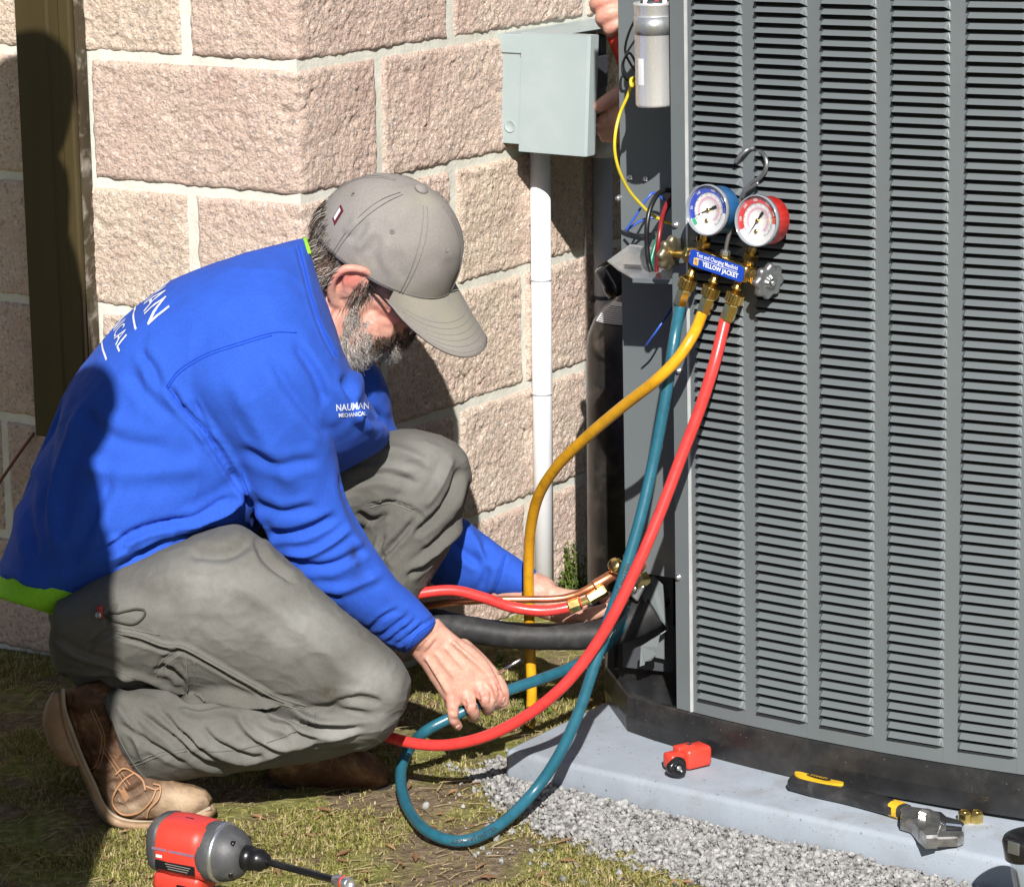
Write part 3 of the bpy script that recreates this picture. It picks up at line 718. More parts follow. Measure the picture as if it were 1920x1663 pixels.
def add_text(b, s, size, O, ux, uy, n, bold=0, sx=1.0, m=0, lift=.0004):
    v, f = text_geo(s, size, bold, sx); return b.add(O+v[:, :1]*ux+v[:, 1:2]*uy+n*lift, f, m)

s_m = s_at(1297, 1331, UB)+.05
mo = uroot+UR@(UC(s_m, .75, 0)-uroot); mn = UR@UN(s_m); mt = UR@UT(s_m); mz = UR@V3(0, 0, 1)
TLT = radians(10.5)
mx = mt*cos(TLT)-mz*sin(TLT); my = mz*cos(TLT)+mt*sin(TLT)
def MP(px, py, w): return onpl(px, py, mo+mn*w, mn)
man = thing('gauge_manifold', 'brass gauge manifold with a blue and a red dial hooked on the louvred front', 'gauge manifold', MP(1344, 500, .035))
WB = .040
bc = MP(1343.5, 498.5, WB)
bl_ = np.linalg.norm(MP(1398, 512, WB)-MP(1289, 485, WB))
b = MB(); b.bbox(bc-mn*.013, mx*bl_/2, my*.0125, mn*.012, .005); b.build('manifold_bar', M_BRASS, man, True)
# label plate on the bar
b = MB(); hw, hh = bl_/2-.003, .0115; o = []
for cx_, cy_, a0 in ((hw-.006, hh-.006, 0), (-hw+.006, hh-.006, 90), (-hw+.006, -hh+.006, 180), (hw-.006, -hh+.006, 270)):
    for a in np.radians(np.linspace(a0, a0+90, 6)): o.append(bc+mn*.0002+mx*(cx_+.006*cos(a))+my*(cy_+.006*sin(a)))
b.add(o, [tuple(range(len(o)))]); lab = b.build('label_plate', M_LABEL, man)
b = MB(); add_text(b, 'Test and Charging Manifold', .0083, bc+my*.0060, mx, my, mn, .0001, .79)
b.box(bc+my*.0012+mn*.0006, mx*(hw*.76), my*.00035, mn*.0001); b.build('lettering', M_WHITE, lab)
b = MB(); add_text(b, 'YELLOW JACKET', .0090, bc-my*.0043+mx*.0075, mx, my, mn, .00028, .92); b.build('lettering', M_WHITE, lab)
b = MB(); b.box(bc-my*.0040-mx*(hw*.74)+mn*.0005, mx*.0042, my*.0048, mn*.0001); em = b.build('logo_square', M_YEL, lab)
b = MB(); add_text(b, 'YJ', .0068, bc-my*.0040-mx*(hw*.74), mx, my, mn, .0002, .8, lift=.0009); b.build('logo_letters', M_LABEL, lab)

def gauge(px, py, casem, ringm, name, sc, needle_a, numbers, label):
    """dial; axis along the panel normal"""
    C0 = MP(px, py, .060); ax = nrm(mn+my*.10+mx*.02); ux = nrm(mx-ax*(mx@ax)); uy = np.cross(ax, ux)
    uy = -uy if uy@my < 0 else uy
    R = .0352*sc
    b = MB(); b.lathe(C0-ax*.036, ax, [(0, R*.80), (.003, R*.93), (.026, R*.95), (.030, R*.99)], 40); g_ = b.build('gauge_case', casem, man, True); g_['label'] = label
    b = MB(); b.lathe(C0-ax*.0065, ax, [(0, R*.985), (0, R*1.008), (.005, R*1.008), (.0072, R*.985), (.0072, R*.955), (.004, R*.94), (0, R*.94)], 40); b.build('bezel', CLEARRIM, g_, True)
    d0 = C0-ax*.0052
    def disc(b, r0, r1, h, m, a0=0, a1=2*pi, n=48):
        th = np.linspace(a0, a1, n+1); v = []
        for a in th:
            e = ux*cos(a)+uy*sin(a); v += [d0+ax*h+e*r0, d0+ax*h+e*r1]
        b.add(v, [(2*i, 2*i+1, 2*i+3, 2*i+2) if False else (2*i, 2*i+1, 2*i+3, 2*i+2) for i in range(n)], m)
    b = MB(); S0, S1 = radians(225), radians(-45)
    disc(b, 0, R*.95, 0, 0); disc(b, R*.68, R*.93, .0003, 1, radians(5), radians(218)); disc(b, R*.46, R*.495, .0003, 2, radians(-40), radians(220)); disc(b, R*.52, R*.535, .0003, 2, radians(-40), radians(220))
    for k in range(61):
        a = S0+(S1-S0)*k/60; e = ux*cos(a)+uy*sin(a); t_ = np.cross(ax, e); l = .05 if k % 5 else .1
        b.box(d0+ax*.0007+e*R*(.69-l/2), e*R*l/2, t_*.00018, ax*.0001, 3)
    for k in range(41):
        a = S0+(S1-S0)*k/40; e = ux*cos(a)+uy*sin(a); t_ = np.cross(ax, e)
        b.box(d0+ax*.0007+e*R*.43, e*R*.03, t_*.00016, ax*.0001, 2)
    b.build('dial_face', [M_WHITE, ringm, M_PINKP, M_INK], g_)
    b = MB()
    for txt, deg in numbers:
        a = radians(deg); e = ux*cos(a)+uy*sin(a); t_ = nrm(np.cross(e, ax)); add_text(b, txt, .0052*sc, d0+e*R*.80, t_, e, ax, .0001, .9, lift=.0008)
    b.build('dial_numbers', M_WHITE, g_)
    if ringm is M_BLUEP:
        b = MB(); disc(b, R*.72, R*.89, .0006, 0, radians(219), radians(238), 6); b.build('green_zone', M_GRNP, g_)
    b = MB(); a = radians(needle_a); e = ux*cos(a)+uy*sin(a); t_ = np.cross(ax, e)
    b.add([d0+ax*.0018+e*R*.78, d0+ax*.0018+t_*.0011, d0+ax*.0018-e*R*.36+t_*.0016, d0+ax*.0018-e*R*.36-t_*.0016, d0+ax*.0018-t_*.0011], [(0, 1, 2, 3, 4)])
    b.box(d0+ax*.0016-e*R*.33, e*R*.10, t_*.0021, ax*.0003)
    b.build('needle', M_INK, g_)
    b = MB(); b.lathe(d0+ax*.001, ax, [(0, .0028), (.0018, .0028), (.0022, .002)], 14); b.lathe(d0+ax*.0003-uy*R*.42+ux*R*.02, ax, [(0, .0030), (.001, .0030)], 12); b.build('needle_hub', M_BRASSB, g_, True)
    b = MB(); b.lathe(C0-ax*.0035, ax, [(0, R*.915), (.0016, R*.88), (.0026, R*.6), (.003, R*.2)], 32); b.build('lens', M_GLASS, g_, True)
    return g_
CLEARRIM = mat('pale_clear_rim', (.22, .24, .27), .12, var=.05, spec=.8)
gauge(1324.5, 394.5, M_BLUEG, M_BLUEP, 'blue', 1.0, 214, (('50', 188), ('100', 140), ('150', 88), ('200', 45)), 'blue dial gauge')
gauge(1417, 414.5, M_REDG, M_REDP, 'red', 1.0, 246, (('100', 190), ('200', 150), ('300', 112), ('400', 70), ('500', 35)), 'red dial gauge')
def hexn(b, P, ax, r, h, m=0): return b.lathe(P, ax, [(0, r*.92), (h*.08, r), (h*.92, r), (h, r*.92)], 6, m)
for px, py, qx, qy in ((1317, 463, 1320, 447), (1406, 487, 1410, 471)):
    P, Q = MP(px, py, WB-.014), MP(qx, qy, WB-.012); ax = nrm(Q-P); L = np.linalg.norm(Q-P)
    b = MB(); b.lathe(P-ax*.014, ax, [(0, .0062), (.004, .0062), (.006, .0074), (.012, .0074), (.014, .006), (L+.022, .0055)], 18); hexn(b, P+ax*.002, ax, .0118, .0095); b.build('gauge_stem', M_BRASS, man)
P, Q = MP(1360, 478, WB-.016), MP(1362, 464, WB-.016); ax = nrm(Q-P)
b = MB(); b.lathe(P-ax*.008, ax, [(0, .0095), (.006, .0095), (.008, .007)], 18); b.build('centre_boss', M_BRASS, man)
b = MB(); hexn(b, P, ax, .0072, .006); b.build('hook_nut', M_KNOB, man)
# hanging hook
hk = [(1360, 474, .024), (1366, 445, .024), (1383, 392, .020), (1394, 362, .018), (1408, 345, .016), (1427, 331, .014), (1437, 313, .014), (1436, 298, .012), (1429, 287, .006), (1419, 281, -.004), (1408, 279, .001), (1399, 283, .008), (1388, 293, .012), (1379, 305, .014)]
P = spline([MP(x, y, w) for x, y, w in hk], 8); b = MB(); b.tube(P, .0030, 10); b.tube(spline([MP(x, y, w) for x, y, w in ((1392, 372, .020), (1398, 360, .021), (1412, 350, .02), (1422, 343, .018))], 6), .0028, 8); b.build('hook', M_KNOB, man, True)
# knobs
def knob(px, py, w, ax, m, label, r=.0240):
    P = MP(px, py, w); b = MB()
    lob = lambda th, t: 1+.11*np.cos(8*th)
    b.lathe(P-ax*.004, ax, [(0, r*.5), (.001, r*.80), (.003, r*.97), (.007, r), (.011, r*.95), (.0125, r*.82), (.011, r*.60), (.010, r*.42), (.014, r*.34), (.016, r*.30), (.016, r*.2), (.013, r*.18)], 64, mods=lambda th, t: np.where(True, 1+.10*np.cos(8*th)*min(1, max(0, 1)), 1))
    k = b.build('valve_knob', m, man, True); k['label'] = label
    b = MB(); b.lathe(P+ax*.0115, ax, [(0, r*.16), (.003, r*.16), (.0035, r*.1)], 12); b.build('knob_screw', M_STEEL, k, True)
    return P
kl = knob(1259, 476, WB-.016, nrm(-mx), M_KNOBB, 'brass-coloured valve knob'); kr = knob(1438, 526, WB-.014, nrm(mx+mn*.22), M_KNOB, 'grey zinc valve knob')
for kp, sgn in ((kl, -1), (kr, 1)):
    E_ = bc-mn*.013+mx*sgn*(bl_/2-.002); ax = nrm(kp-E_); L = np.linalg.norm(kp-E_)
    b = MB(); b.lathe(E_, ax, [(0, .0115), (.006, .0115), (.007, .0095), (.011, .0095), (.012, .0055), (L-.003, .0050)], 18); hexn(b, E_+ax*.0065, ax, .0120, .008); b.build('knob_stem', M_BRASS, man)
# hoses ------------------------------------------------------------
def hose_mat(name, col):
    m = mat(name, col, .32, var=.10, vscale=45, spec=.5, dirt=tuple(c*.45 for c in col), dscale=60, damt=.5, bmp=.12, bscale=260, bdist=.001); return m
M_HB = hose_mat('teal_hose_rubber', (.018, .105, .15)); M_HY = hose_mat('yellow_hose_rubber', (.62, .31, .012)); M_HR = hose_mat('red_hose_rubber', (.66, .045, .04)); M_HR2 = M_HR
HR_ = .0083
OUT = {}
def outlet(p0, p1, p2, p3, key):
    w = WB-.012
    P0, P1, P2, P3 = [MP(x, y, w+dw) for (x, y), dw in zip((p0, p1, p2, p3), (0, .002, .004, .006))]
    ax = nrm(P3-P0); b = MB()
    b.lathe(P0+ax*-.006, ax, [(0, .0062), (.008, .0062), (.010, .0078), (.0125, .0078), (.013, .006), (np.linalg.norm(P1-P0), .006)], 16); b.build('outlet_port', M_BRASS, man, True)
    L = np.linalg.norm(P2-P1)
    return P0, P1, P2, P3, ax
def knurled(P, ax, r=.0128, h=.017):
    return lathe_geo(P, ax, [(0, r*.82), (.0012, r*.95), (.0022, r), (h-.0022, r), (h-.0012, r*.95), (h, r*.8)], 60, mods=lambda th, t: 1+.022*np.sign(np.sin(30*th)))
def hose(name, pts, r, m, label, start=None, group='coloured charging hoses', n=9):
    t = thing(name, label, 'hose', pts[len(pts)//2], group)
    P = spline(pts, n); v, f = tube_geo(P, r, 14); obj('hose_tube', v, f, m, t, True)
    if start is not None:
        P0, P1, P2, P3, ax = start
        v, f = knurled(P1-ax*.0065, ax); obj('knurled_nut', v, f, M_BRASS, t)
        b = MB(); hexn(b, P1+ax*.0108, ax, .0103, np.linalg.norm(P3-P1)-.008); b.build('hex_ferrule', M_BRASSB, t)
    return t
ob_ = outlet((1297.5, 511), (1289.5, 529), (1282, 554), (1277, 571), 'b')
oy_ = outlet((1340, 522), (1334, 544), (1324.5, 567), (1318.5, 583), 'y')
or_ = outlet((1384, 534), (1378.5, 556), (1367.5, 580), (1361.5, 596), 'r')
zg = lambda x, y, z: onz(x, y, z)
blue_pts = [ob_[3]-ob_[4]*.012, ob_[3]+ob_[4]*.004]+[at(x, y, Y) for x, y, Y in ((1264, 640, 4.065), (1247, 750, 4.05), (1226, 860, 4.04), (1201, 970, 4.02), (1166, 1090, 4.00), (1140, 1165, 3.99), (1115, 1245, 3.975), (1085, 1335, 3.965), (1048, 1415, 3.96), (1000, 1485, 3.955))]+[zg(935, 1547, .02), zg(868, 1576, .010), zg(805, 1560, .010), zg(765, 1515, .012), zg(751, 1455, .03), zg(765, 1408, .05)]+[at(x, y, Y) for x, y, Y in ((796, 1372, 4.10), (845, 1345, 4.105), (895, 1320, 4.115), (950, 1295, 4.13), (1010, 1274, 4.17), (1065, 1253, 4.22), (1120, 1225, 4.27), (1160, 1180, 4.30), (1185, 1140, 4.32))]
hose('charging_hose', blue_pts, HR_, M_HB, 'teal blue charging hose looping over the ground in front of the pad', ob_)
bh = [o for o in bpy.data.objects if o.name == 'charging_hose'][0]
def hose_print(parent, pts, r, s0, txt, size, m):
    P = spline(pts, 9); seg = np.linalg.norm(np.diff(P, axis=0), axis=1); cs_ = np.concatenate([[0], np.cumsum(seg)]); v, f = text_geo(txt, size, .0002, 1.0, .004); out = []
    for x, y in v[:, :2]:
        s = s0+x; c = np.array([np.interp(s, cs_, P[:, k]) for k in range(3)]); c2 = np.array([np.interp(s+.004, cs_, P[:, k]) for k in range(3)]); t_ = nrm(c2-c); n_ = nrm(CAM-c); n_ = nrm(n_-t_*(n_@t_)); b_ = np.cross(n_, t_); a = y/r; out.append(c+(n_*cos(a)+b_*sin(a))*(r+.0004))
    obj('hose_lettering', out, f, m, parent)
_L = np.linalg.norm(np.diff(spline(blue_pts, 9), axis=0), axis=1).cumsum()
hose_print(bh, blue_pts, HR_, .86, 'YELLOW JACKET', .0085, M_INK); hose_print(bh, blue_pts, HR_, .42, 'YELLOW JACKET', .0085, M_INK)
red_pts = [or_[3]-or_[4]*.012, or_[3]+or_[4]*.004]+[at(x, y, Y) for x, y, Y in ((1340, 680, 4.02), (1311, 770, 4.01), (1276, 860, 4.0), (1240, 955, 3.985), (1200, 1050, 3.97), (1152, 1150, 3.965), (1104, 1228, 3.965), (1050, 1292, 3.965), (980, 1346, 3.98), (905, 1382, 4.0), (825, 1397, 4.03), (745, 1386, 4.07), (670, 1350, 4.14), (635, 1270, 4.20), (665, 1180, 4.235), (730, 1128, 4.25), (790, 1112, 4.262), (850, 1107, 4.27), (905, 1120, 4.275), (960, 1138, 4.28), (1015, 1145, 4.28), (1062, 1139, 4.285), (1090, 1129, 4.285))]
rh = hose('charging_hose', red_pts, HR_, M_HR, 'red charging hose sweeping down in front of the unit and round the man\'s knee', or_)
e0, e1, e2 = at(1066, 1138, 4.285), at(1102, 1125, 4.285), at(1142, 1102, 4.29); ax = nrm(e1-e0)
b = MB(); hexn(b, e0, ax, .0105, np.linalg.norm(e1-e0)*.62); b.lathe(e0+ax*.012, ax, [(0, .0062), (np.linalg.norm(e1-e0), .0062)], 14); b.build('hex_ferrule', M_BRASSB, rh)
b = MB(); ax2 = nrm(e2-e1); hexn(b, e1, ax2, .0095, np.linalg.norm(e2-e1)*.85); b.build('end_coupling', M_BRASSB, rh)
yel_pts = [oy_[3]-oy_[4]*.012, oy_[3]+oy_[4]*.004]+[at(x, y, Y) for x, y, Y in ((1300, 627, 4.03), (1270, 673, 4.02), (1228, 715, 4.03), (1168, 762, 4.08), (1105, 815, 4.14), (1050, 868, 4.20), (1012, 925, 4.26), (995, 990, 4.31), (991, 1060, 4.345), (992, 1140, 4.365), (994, 1215, 4.375), (997, 1290, 4.37))]+[at(996, 1330, 4.37)]
yh = hose('charging_hose', yel_pts, HR_*.98, M_HY, 'yellow charging hose hanging down past the white conduit to the grass', oy_)
y0, y1, y2 = at(997, 1322, 4.37), at(993, 1345, 4.36), at(985, 1366, 4.35); ax = nrm(y1-y0)
b = MB(); b.lathe(y0, ax, [(0, .0075), (.014, .0075), (.018, .0055)], 14); v, f = knurled(y1, nrm(y2-y1), .0115, .016); b.add(v, f); b.build('end_coupling', M_BRASS, yh)

# ================================================================== REFRIGERANT LINES AND VALVES
M_COP = mat('copper', (.58, .23, .12), .34, metal=.85, var=.16, vscale=50, dirt=(.22, .09, .05), dscale=30, damt=.55)
M_FOAM = mat('black_foam_insulation', (.022, .022, .023), .58, var=.2, vscale=40, bmp=.4, bscale=60, bdist=.002, spec=.3, dirt=(.12, .11, .10), dscale=30, damt=.25)
cl = thing('copper_pipe', 'bare copper pipe running from the wall to the unit\'s brass valve', 'pipe', at(940, 1124, 4.30))
P = spline([onR(640, 1168, -.05), onR(650, 1165, .03), at(700, 1150, 4.38), at(785, 1138, 4.32), at(850, 1129, 4.30), at(940, 1124, 4.30), at(1035, 1123, 4.30), at(1075, 1116, 4.30), at(1112, 1099, 4.30), at(1150, 1076, 4.31), at(1172, 1064, 4.32)], 8)
v, f = tube_geo(P, .0056, 14); obj('pipe_tube', v, f, M_COP, cl, True)
b = MB(); b.tube(spline([at(1112, 1099, 4.30), at(1135, 1086, 4.305), at(1160, 1071, 4.315)], 6), .0085, 14); b.build('brazed_sleeve', M_COP, cl, True)
fp = thing('insulated_pipe', 'thick pipe in black foam insulation running from the wall into the unit', 'pipe', at(950, 1190, 4.33))
P = spline([onR(655, 1150, -.05), onR(670, 1150, .04), at(730, 1150, 4.39), at(800, 1162, 4.35), at(870, 1178, 4.33), at(960, 1191, 4.325), at(1060, 1193, 4.325), at(1125, 1188, 4.325), at(1175, 1170, 4.325), at(1222, 1142, 4.335)], 8)
rr = np.interp(np.linspace(0, 1, len(P)), [0, .6, .8, .92, 1], [.0195, .0205, .0215, .029, .031])
rr = rr*(1+.02*np.sin(np.arange(len(P))*1.9)); v, f = tube_geo(P, rr, 22); obj('foam_sleeve', v, f, M_FOAM, fp, True)
b = MB(); b.tube(spline([at(1160, 1158, 4.325), at(1225, 1136, 4.34), at(1262, 1118, 4.37)], 6), .011, 14); b.build('pipe_core', M_COP, fp, True)
# service valves
def uthing(*a, **k): return thing(*a, **k)
vl = uthing('service_valve', 'brass service valve behind the red and blue hoses at the unit\'s corner', 'valve', at(1190, 1075, 4.32))
ax = nrm(at(1250, 1038, 4.36)-at(1168, 1078, 4.32))
b = MB(); b.tube([at(1150, 1078, 4.315), at(1250, 1042, 4.37)], .0085, 14); b.build('valve_tube', M_COP, vl, True)
P = at(1160, 1056, 4.30); b = MB(); b.lathe(P-V3(0, 0, .008), nrm(V3(-.45, -.5, .6)), [(0, .010), (.008, .0115), (.014, .0115), (.017, .008), (.018, .003)], 20); b.build('valve_cap', M_BRASSB, vl, True)
P = at(1204, 1086, 4.31); b = MB(); hexn(b, P-V3(.004, 0, -.004), nrm(V3(.45, -.55, -.55)), .0135, .014); b.build('flare_nut', M_BRASSB, vl)
b = MB(); b.bbox(at(1193, 1101, 4.315), V3(.010, -.004, -.008), V3(.003, .009, 0), V3(-.006, 0, -.012), .003); b.build('valve_block', M_KNOB, vl)
P = at(1190, 1104, 4.30); b = MB(); b.lathe(P, V3(-.3, -.9, .2), [(0, .0048), (.003, .0048), (.004, .003)], 8); b.build('valve_screw', M_CHROME, vl, True)
b = MB(); b.tube([at(1196, 1100, 4.325), at(1214, 1128, 4.33)], .007, 12); b.build('lower_port', M_BRASS, vl, True)
# grommet and bracket (parts of the unit)
P = UI(at(1240, 1058, 4.345)); b = MB(); b.bbox(P, qd*.0185, qn*.004, V3(0, 0, .019), .004); b.build('grommet', M_DARKIN, unit, True)
def plate(b, pts, th=.0016):
    pts = [np.asarray(p) for p in pts]; n_ = nrm(np.cross(pts[1]-pts[0], pts[2]-pts[0])); k = len(pts)
    v = pts+[p+n_*th for p in pts]; b.add(v, [tuple(range(k))[::-1], tuple(range(k, 2*k))]+[(i, (i+1) % k, k+(i+1) % k, k+i) for i in range(k)])
Yb = 4.315
b = MB(); plate(b, [UI(at(x, y, Y)) for x, y, Y in ((1208, 1098, 4.325), (1225, 1078, 4.335), (1243, 1096, 4.335), (1252, 1178, 4.31), (1204, 1122, 4.31))]); b.build('valve_bracket', M_UNIT, unit)
b = MB(); plate(b, [UI(at(x, y, Y)) for x, y, Y in ((1252, 1179, 4.305), (1238, 1188, 4.30), (1236, 1190, 4.335), (1250, 1181, 4.34))]); plate(b, [UI(at(x, y, Y)) for x, y, Y in ((1237, 1189, 4.30), (1201, 1211, 4.29), (1199, 1249, 4.285), (1208, 1246, 4.285), (1209, 1240, 4.285), (1220, 1238, 4.29), (1232, 1225, 4.295), (1232, 1213, 4.295))]); plate(b, [UI(at(x, y, Y)) for x, y, Y in ((1234, 1195, 4.33), (1246, 1188, 4.33), (1247, 1236, 4.33), (1228, 1232, 4.33))])
b.build('bracket_foot', M_UNIT, unit)
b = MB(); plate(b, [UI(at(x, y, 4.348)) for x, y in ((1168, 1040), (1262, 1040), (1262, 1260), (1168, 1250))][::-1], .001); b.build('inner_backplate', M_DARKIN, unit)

# ================================================================== SMALL TOOLS ON THE PAD
M_RED = mat('red_plastic', (.62, .05, .03), .34, var=.06, vscale=30, spec=.5)
M_BLK = mat('black_rubber', (.020, .020, .021), .42, var=.2, vscale=40, dirt=(.13, .12, .11), dscale=30, damt=.4)
M_BLKG = mat('black_gloss_plastic', (.012, .012, .013), .16, var=.1)
M_YLW = mat('yellow_plastic', (.70, .42, .02), .4, var=.08, dirt=(.4, .25, .03), dscale=30, damt=.4)
# red tube cutter
tc = thing('tube_cutter', 'small red tube cutter with a black knob lying on the pad', 'tube cutter', onz(1283, 1452, PADZ))
cA, cB = onz(1262, 1446, PADZ)+V3(0, 0, .017), onz(1322, 1432, PADZ)+V3(0, 0, .017); d_ = nrm(cB-cA); sd = V3(d_[1], -d_[0], 0)
b = MB(); b.bbox(cA*.35+cB*.65, d_*.022, sd*.016, V3(0, 0, .0155), .006); b.bbox(cA+d_*.002, d_*.013, sd*.012, V3(0, 0, .012), .005); b.bbox(cA*.6+cB*.4+V3(0, 0, .013)-sd*.006, d_*.014, sd*.008, V3(0, 0, .004), .002); b.build('cutter_body', M_RED, tc, True)
P = onz(1268, 1458, PADZ)+V3(0, 0, .016); kx = nrm(V3(.42, -.85, .12)); b = MB(); b.lathe(P-kx*.004, kx, [(0, .013), (.002, .0145), (.010, .0145), (.012, .0125), (.0125, .007), (.010, .006), (.010, .003)], 32, mods=lambda th, t: 1+.09*np.cos(3*th)); b.build('cutter_knob', M_BLKG, tc, True)
b = MB(); b.lathe(P+kx*.006, kx, [(0, .004), (.003, .004), (.004, .0025)], 10); b.build('knob_screw', M_STEEL, tc, True)
b = MB(); b.bbox(cA*.45+cB*.55+V3(0, 0, .0165)-sd*.004, d_*.004, sd*.004, V3(0, 0, .0006), .0003); b.build('cutting_slot', M_DARKIN, tc)
# adjustable wrench
wr = thing('adjustable_wrench', 'adjustable wrench with a black and yellow grip lying on the pad', 'wrench', onz(1650, 1520, PADZ))
WZ = PADZ+.012
wp = [onz(x, y, WZ) for x, y in ((1484, 1463), (1500, 1467), (1540, 1478), (1590, 1490), (1640, 1504), (1676, 1515), (1700, 1522))]
P = spline(wp, 5); v = []; f = []; n = 14; k = len(P)
for i, p in enumerate(P):
    t_ = nrm(P[min(i+1, k-1)]-P[max(i-1, 0)]); s_ = V3(t_[1], -t_[0], 0); u = i/(k-1); hw = np.interp(u, [0, .03, .10, .3, .6, .9, 1], [.006, .0145, .0185, .0175, .0145, .0125, .0115]); hh = np.interp(u, [0, .05, .3, 1], [.005, .010, .0115, .0095])
    for j in range(n):
        a = j/n*2*pi; ca, sa = cos(a), sin(a); v.append(p+s_*hw*np.sign(ca)*abs(ca)**.7+V3(0, 0, hh*np.sign(sa)*abs(sa)**.7))
for i in range(k-1):
    for j in range(n): j2 = (j+1) % n; f.append((i*n+j, i*n+j2, (i+1)*n+j2, (i+1)*n+j))
f += [tuple(range(n))[::-1], tuple((k-1)*n+j for j in range(n))]
obj('grip', v, f, M_BLK, wr, True)
b = MB(); c0, c1 = onz(1497, 1452, WZ+.0125), onz(1573, 1470, WZ+.0118); dd = nrm(c1-c0); ss = V3(dd[1], -dd[0], 0); o = []
cc = (c0+c1)/2-ss*.001+V3(0, 0, .0016)
for a in np.linspace(0, 2*pi, 29)[:-1]: o.append(cc+dd*.039*cos(a)+ss*.0095*np.sign(sin(a))*abs(sin(a))**.8+V3(0, 0, .0012-.0030*abs(sin(a))**3))
o2 = [p-V3(0, 0, .004) for p in o]; n = len(o); b.add(o+o2, [tuple(range(n))]+[(i, n+i, n+(i+1) % n, (i+1) % n) for i in range(n)]); yi = b.build('grip_inlay', M_YLW, wr)
b = MB(); o = [cc+dd*.020*cos(a)+ss*.0042*sin(a)+V3(0, 0, .0018) for a in np.linspace(0, 2*pi, 24)]; b.add(o, [tuple(range(24))]); b.build('inlay_badge', M_INK, yi)
b = MB(); add_text(b, 'STANLEY', .0070, cc+V3(0, 0, .0019), dd, -ss if (-ss)[1] > 0 else ss, V3(0, 0, 1), .0001, .95); b.build('badge_lettering', M_YLW, yi)
p0, p1 = onz(1674, 1514, WZ), onz(1690, 1519, WZ); t_ = nrm(p1-p0); s_ = V3(t_[1], -t_[0], 0); v = []; f = []; n = 14
for p in (p0, p1):
    for j in range(n): a = j/n*2*pi; ca, sa = cos(a), sin(a); v.append(p+s_*.0132*np.sign(ca)*abs(ca)**.7+V3(0, 0, .0108*np.sign(sa)*abs(sa)**.7))
f = [(j, (j+1) % n, n+(j+1) % n, n+j) for j in range(n)]+[tuple(range(n))[::-1], tuple(range(n, 2*n))]; obj('yellow_band', v, f, M_YLW, wr)
M_WST = mat('greasy_chrome_steel', (.46, .45, .43), .3, metal=.9, var=.3, vscale=40, dirt=(.10, .07, .045), dscale=45, damt=.8)
def flat(b, pts, z0, z1, bev=.0015):
    """outline given in pixels, laid on the pad and thickened"""
    o = [onz(x, y, z1) for x, y in pts]; k = len(o); c = sum(o)/k
    top = [p+(c-p)*.05 for p in o]; mid = [p-V3(0, 0, (z1-z0)*.2) for p in o]; bot = [p*V3(1, 1, 0)+V3(0, 0, z0) for p in o]
    v = top+mid+bot; f = [tuple(range(k))]+[(i, k+i, k+(i+1) % k, (i+1) % k) for i in range(k)]+[(k+i, 2*k+i, 2*k+(i+1) % k, k+(i+1) % k) for i in range(k)]; b.add(v, f)
b = MB(); flat(b, [(1690, 1508), (1720, 1512), (1745, 1515), (1762, 1524), (1765, 1545), (1758, 1566), (1737, 1567), (1722, 1554), (1708, 1537), (1688, 1531)], PADZ+.003, PADZ+.021); flat(b, [(1742, 1553), (1762, 1557), (1790, 1557), (1808, 1558), (1808, 1563), (1796, 1568), (1765, 1569), (1738, 1567)], PADZ+.004, PADZ+.018); b.build('wrench_head', M_WST, wr)
b = MB(); flat(b, [(1750, 1519), (1764, 1521), (1774, 1530), (1800, 1537), (1808, 1542), (1804, 1546), (1774, 1543), (1756, 1537)], PADZ+.006, PADZ+.019); b.build('sliding_jaw', M_CHROME, wr)
b = MB(); q_ = onz(1733, 1527, PADZ+.022); b.lathe(q_-t_*.006, t_, [(0, .0055), (.0015, .0068), (.003, .0055), (.0045, .0068), (.006, .0055), (.0075, .0068), (.009, .0055), (.0105, .0068), (.012, .0055)], 16); b.build('adjusting_screw', M_WST, wr)
b = MB(); b.lathe(onz(1737, 1557, PADZ+.0205), V3(0, 0, 1), [(0, .0045), (.0004, .0045)], 16); b.build('hang_hole', M_DARKIN, wr)
for px, lab_ in ((1808, 'small brass flare nut beside the wrench jaw'), (1831, 'small brass flare nut farther from the wrench jaw, touching its twin')):
    P = onz(px, 1541, PADZ); t = thing('flare_nut', lab_, 'nut', P, 'brass flare nuts on the pad'); b = MB()
    b.lathe(P, V3(0, 0, 1), [(0, .0085), (.001, .0094), (.013, .0094), (.0155, .0080), (.016, .0060), (.006, .0052)], 6); b.build('nut_body', M_BRASSB, t)
    b = MB(); b.lathe(P+V3(0, 0, .0165), V3(0, 0, 1), [(-.001, .0070), (.0004, .0068), (.0004, .0055), (-.006, .0050), (-.008, .001)], 20); b.build('nut_bore', M_BRASS, t, True)
# clear jar, bottom right corner
jr = thing('clear_container', 'clear container with a glossy black lid at the edge of the pad, by the wrench', 'container', onz(1940, 1690, 0))
jt = at(1923, 1582, 3.50); ja = nrm(at(1906, 1560, 3.50)-at(1940, 1760, 3.50)); 
b = MB(); b.lathe(jt-ja*.016, ja, [(0, .027), (.001, .0285), (.024, .0285), (.029, .026), (.031, .018)], 36); b.build('lid', M_BLKG, jr, True)
b = MB(); b.lathe(jt-ja*.20, ja, [(0, .020), (.001, .0245), (.17, .0235), (.183, .022)], 36); b.build('clear_body', glass_mat('clear_plastic', (.86, .88, .88), .12), jr, True)
b = MB(); b.bbox(jt+V3(-.0185, -.021, .003), V3(.006, -.006, 0), V3(.001, .001, 0), V3(0, 0, .008), .0008); b.build('lid_tab', M_KNOB, jr)
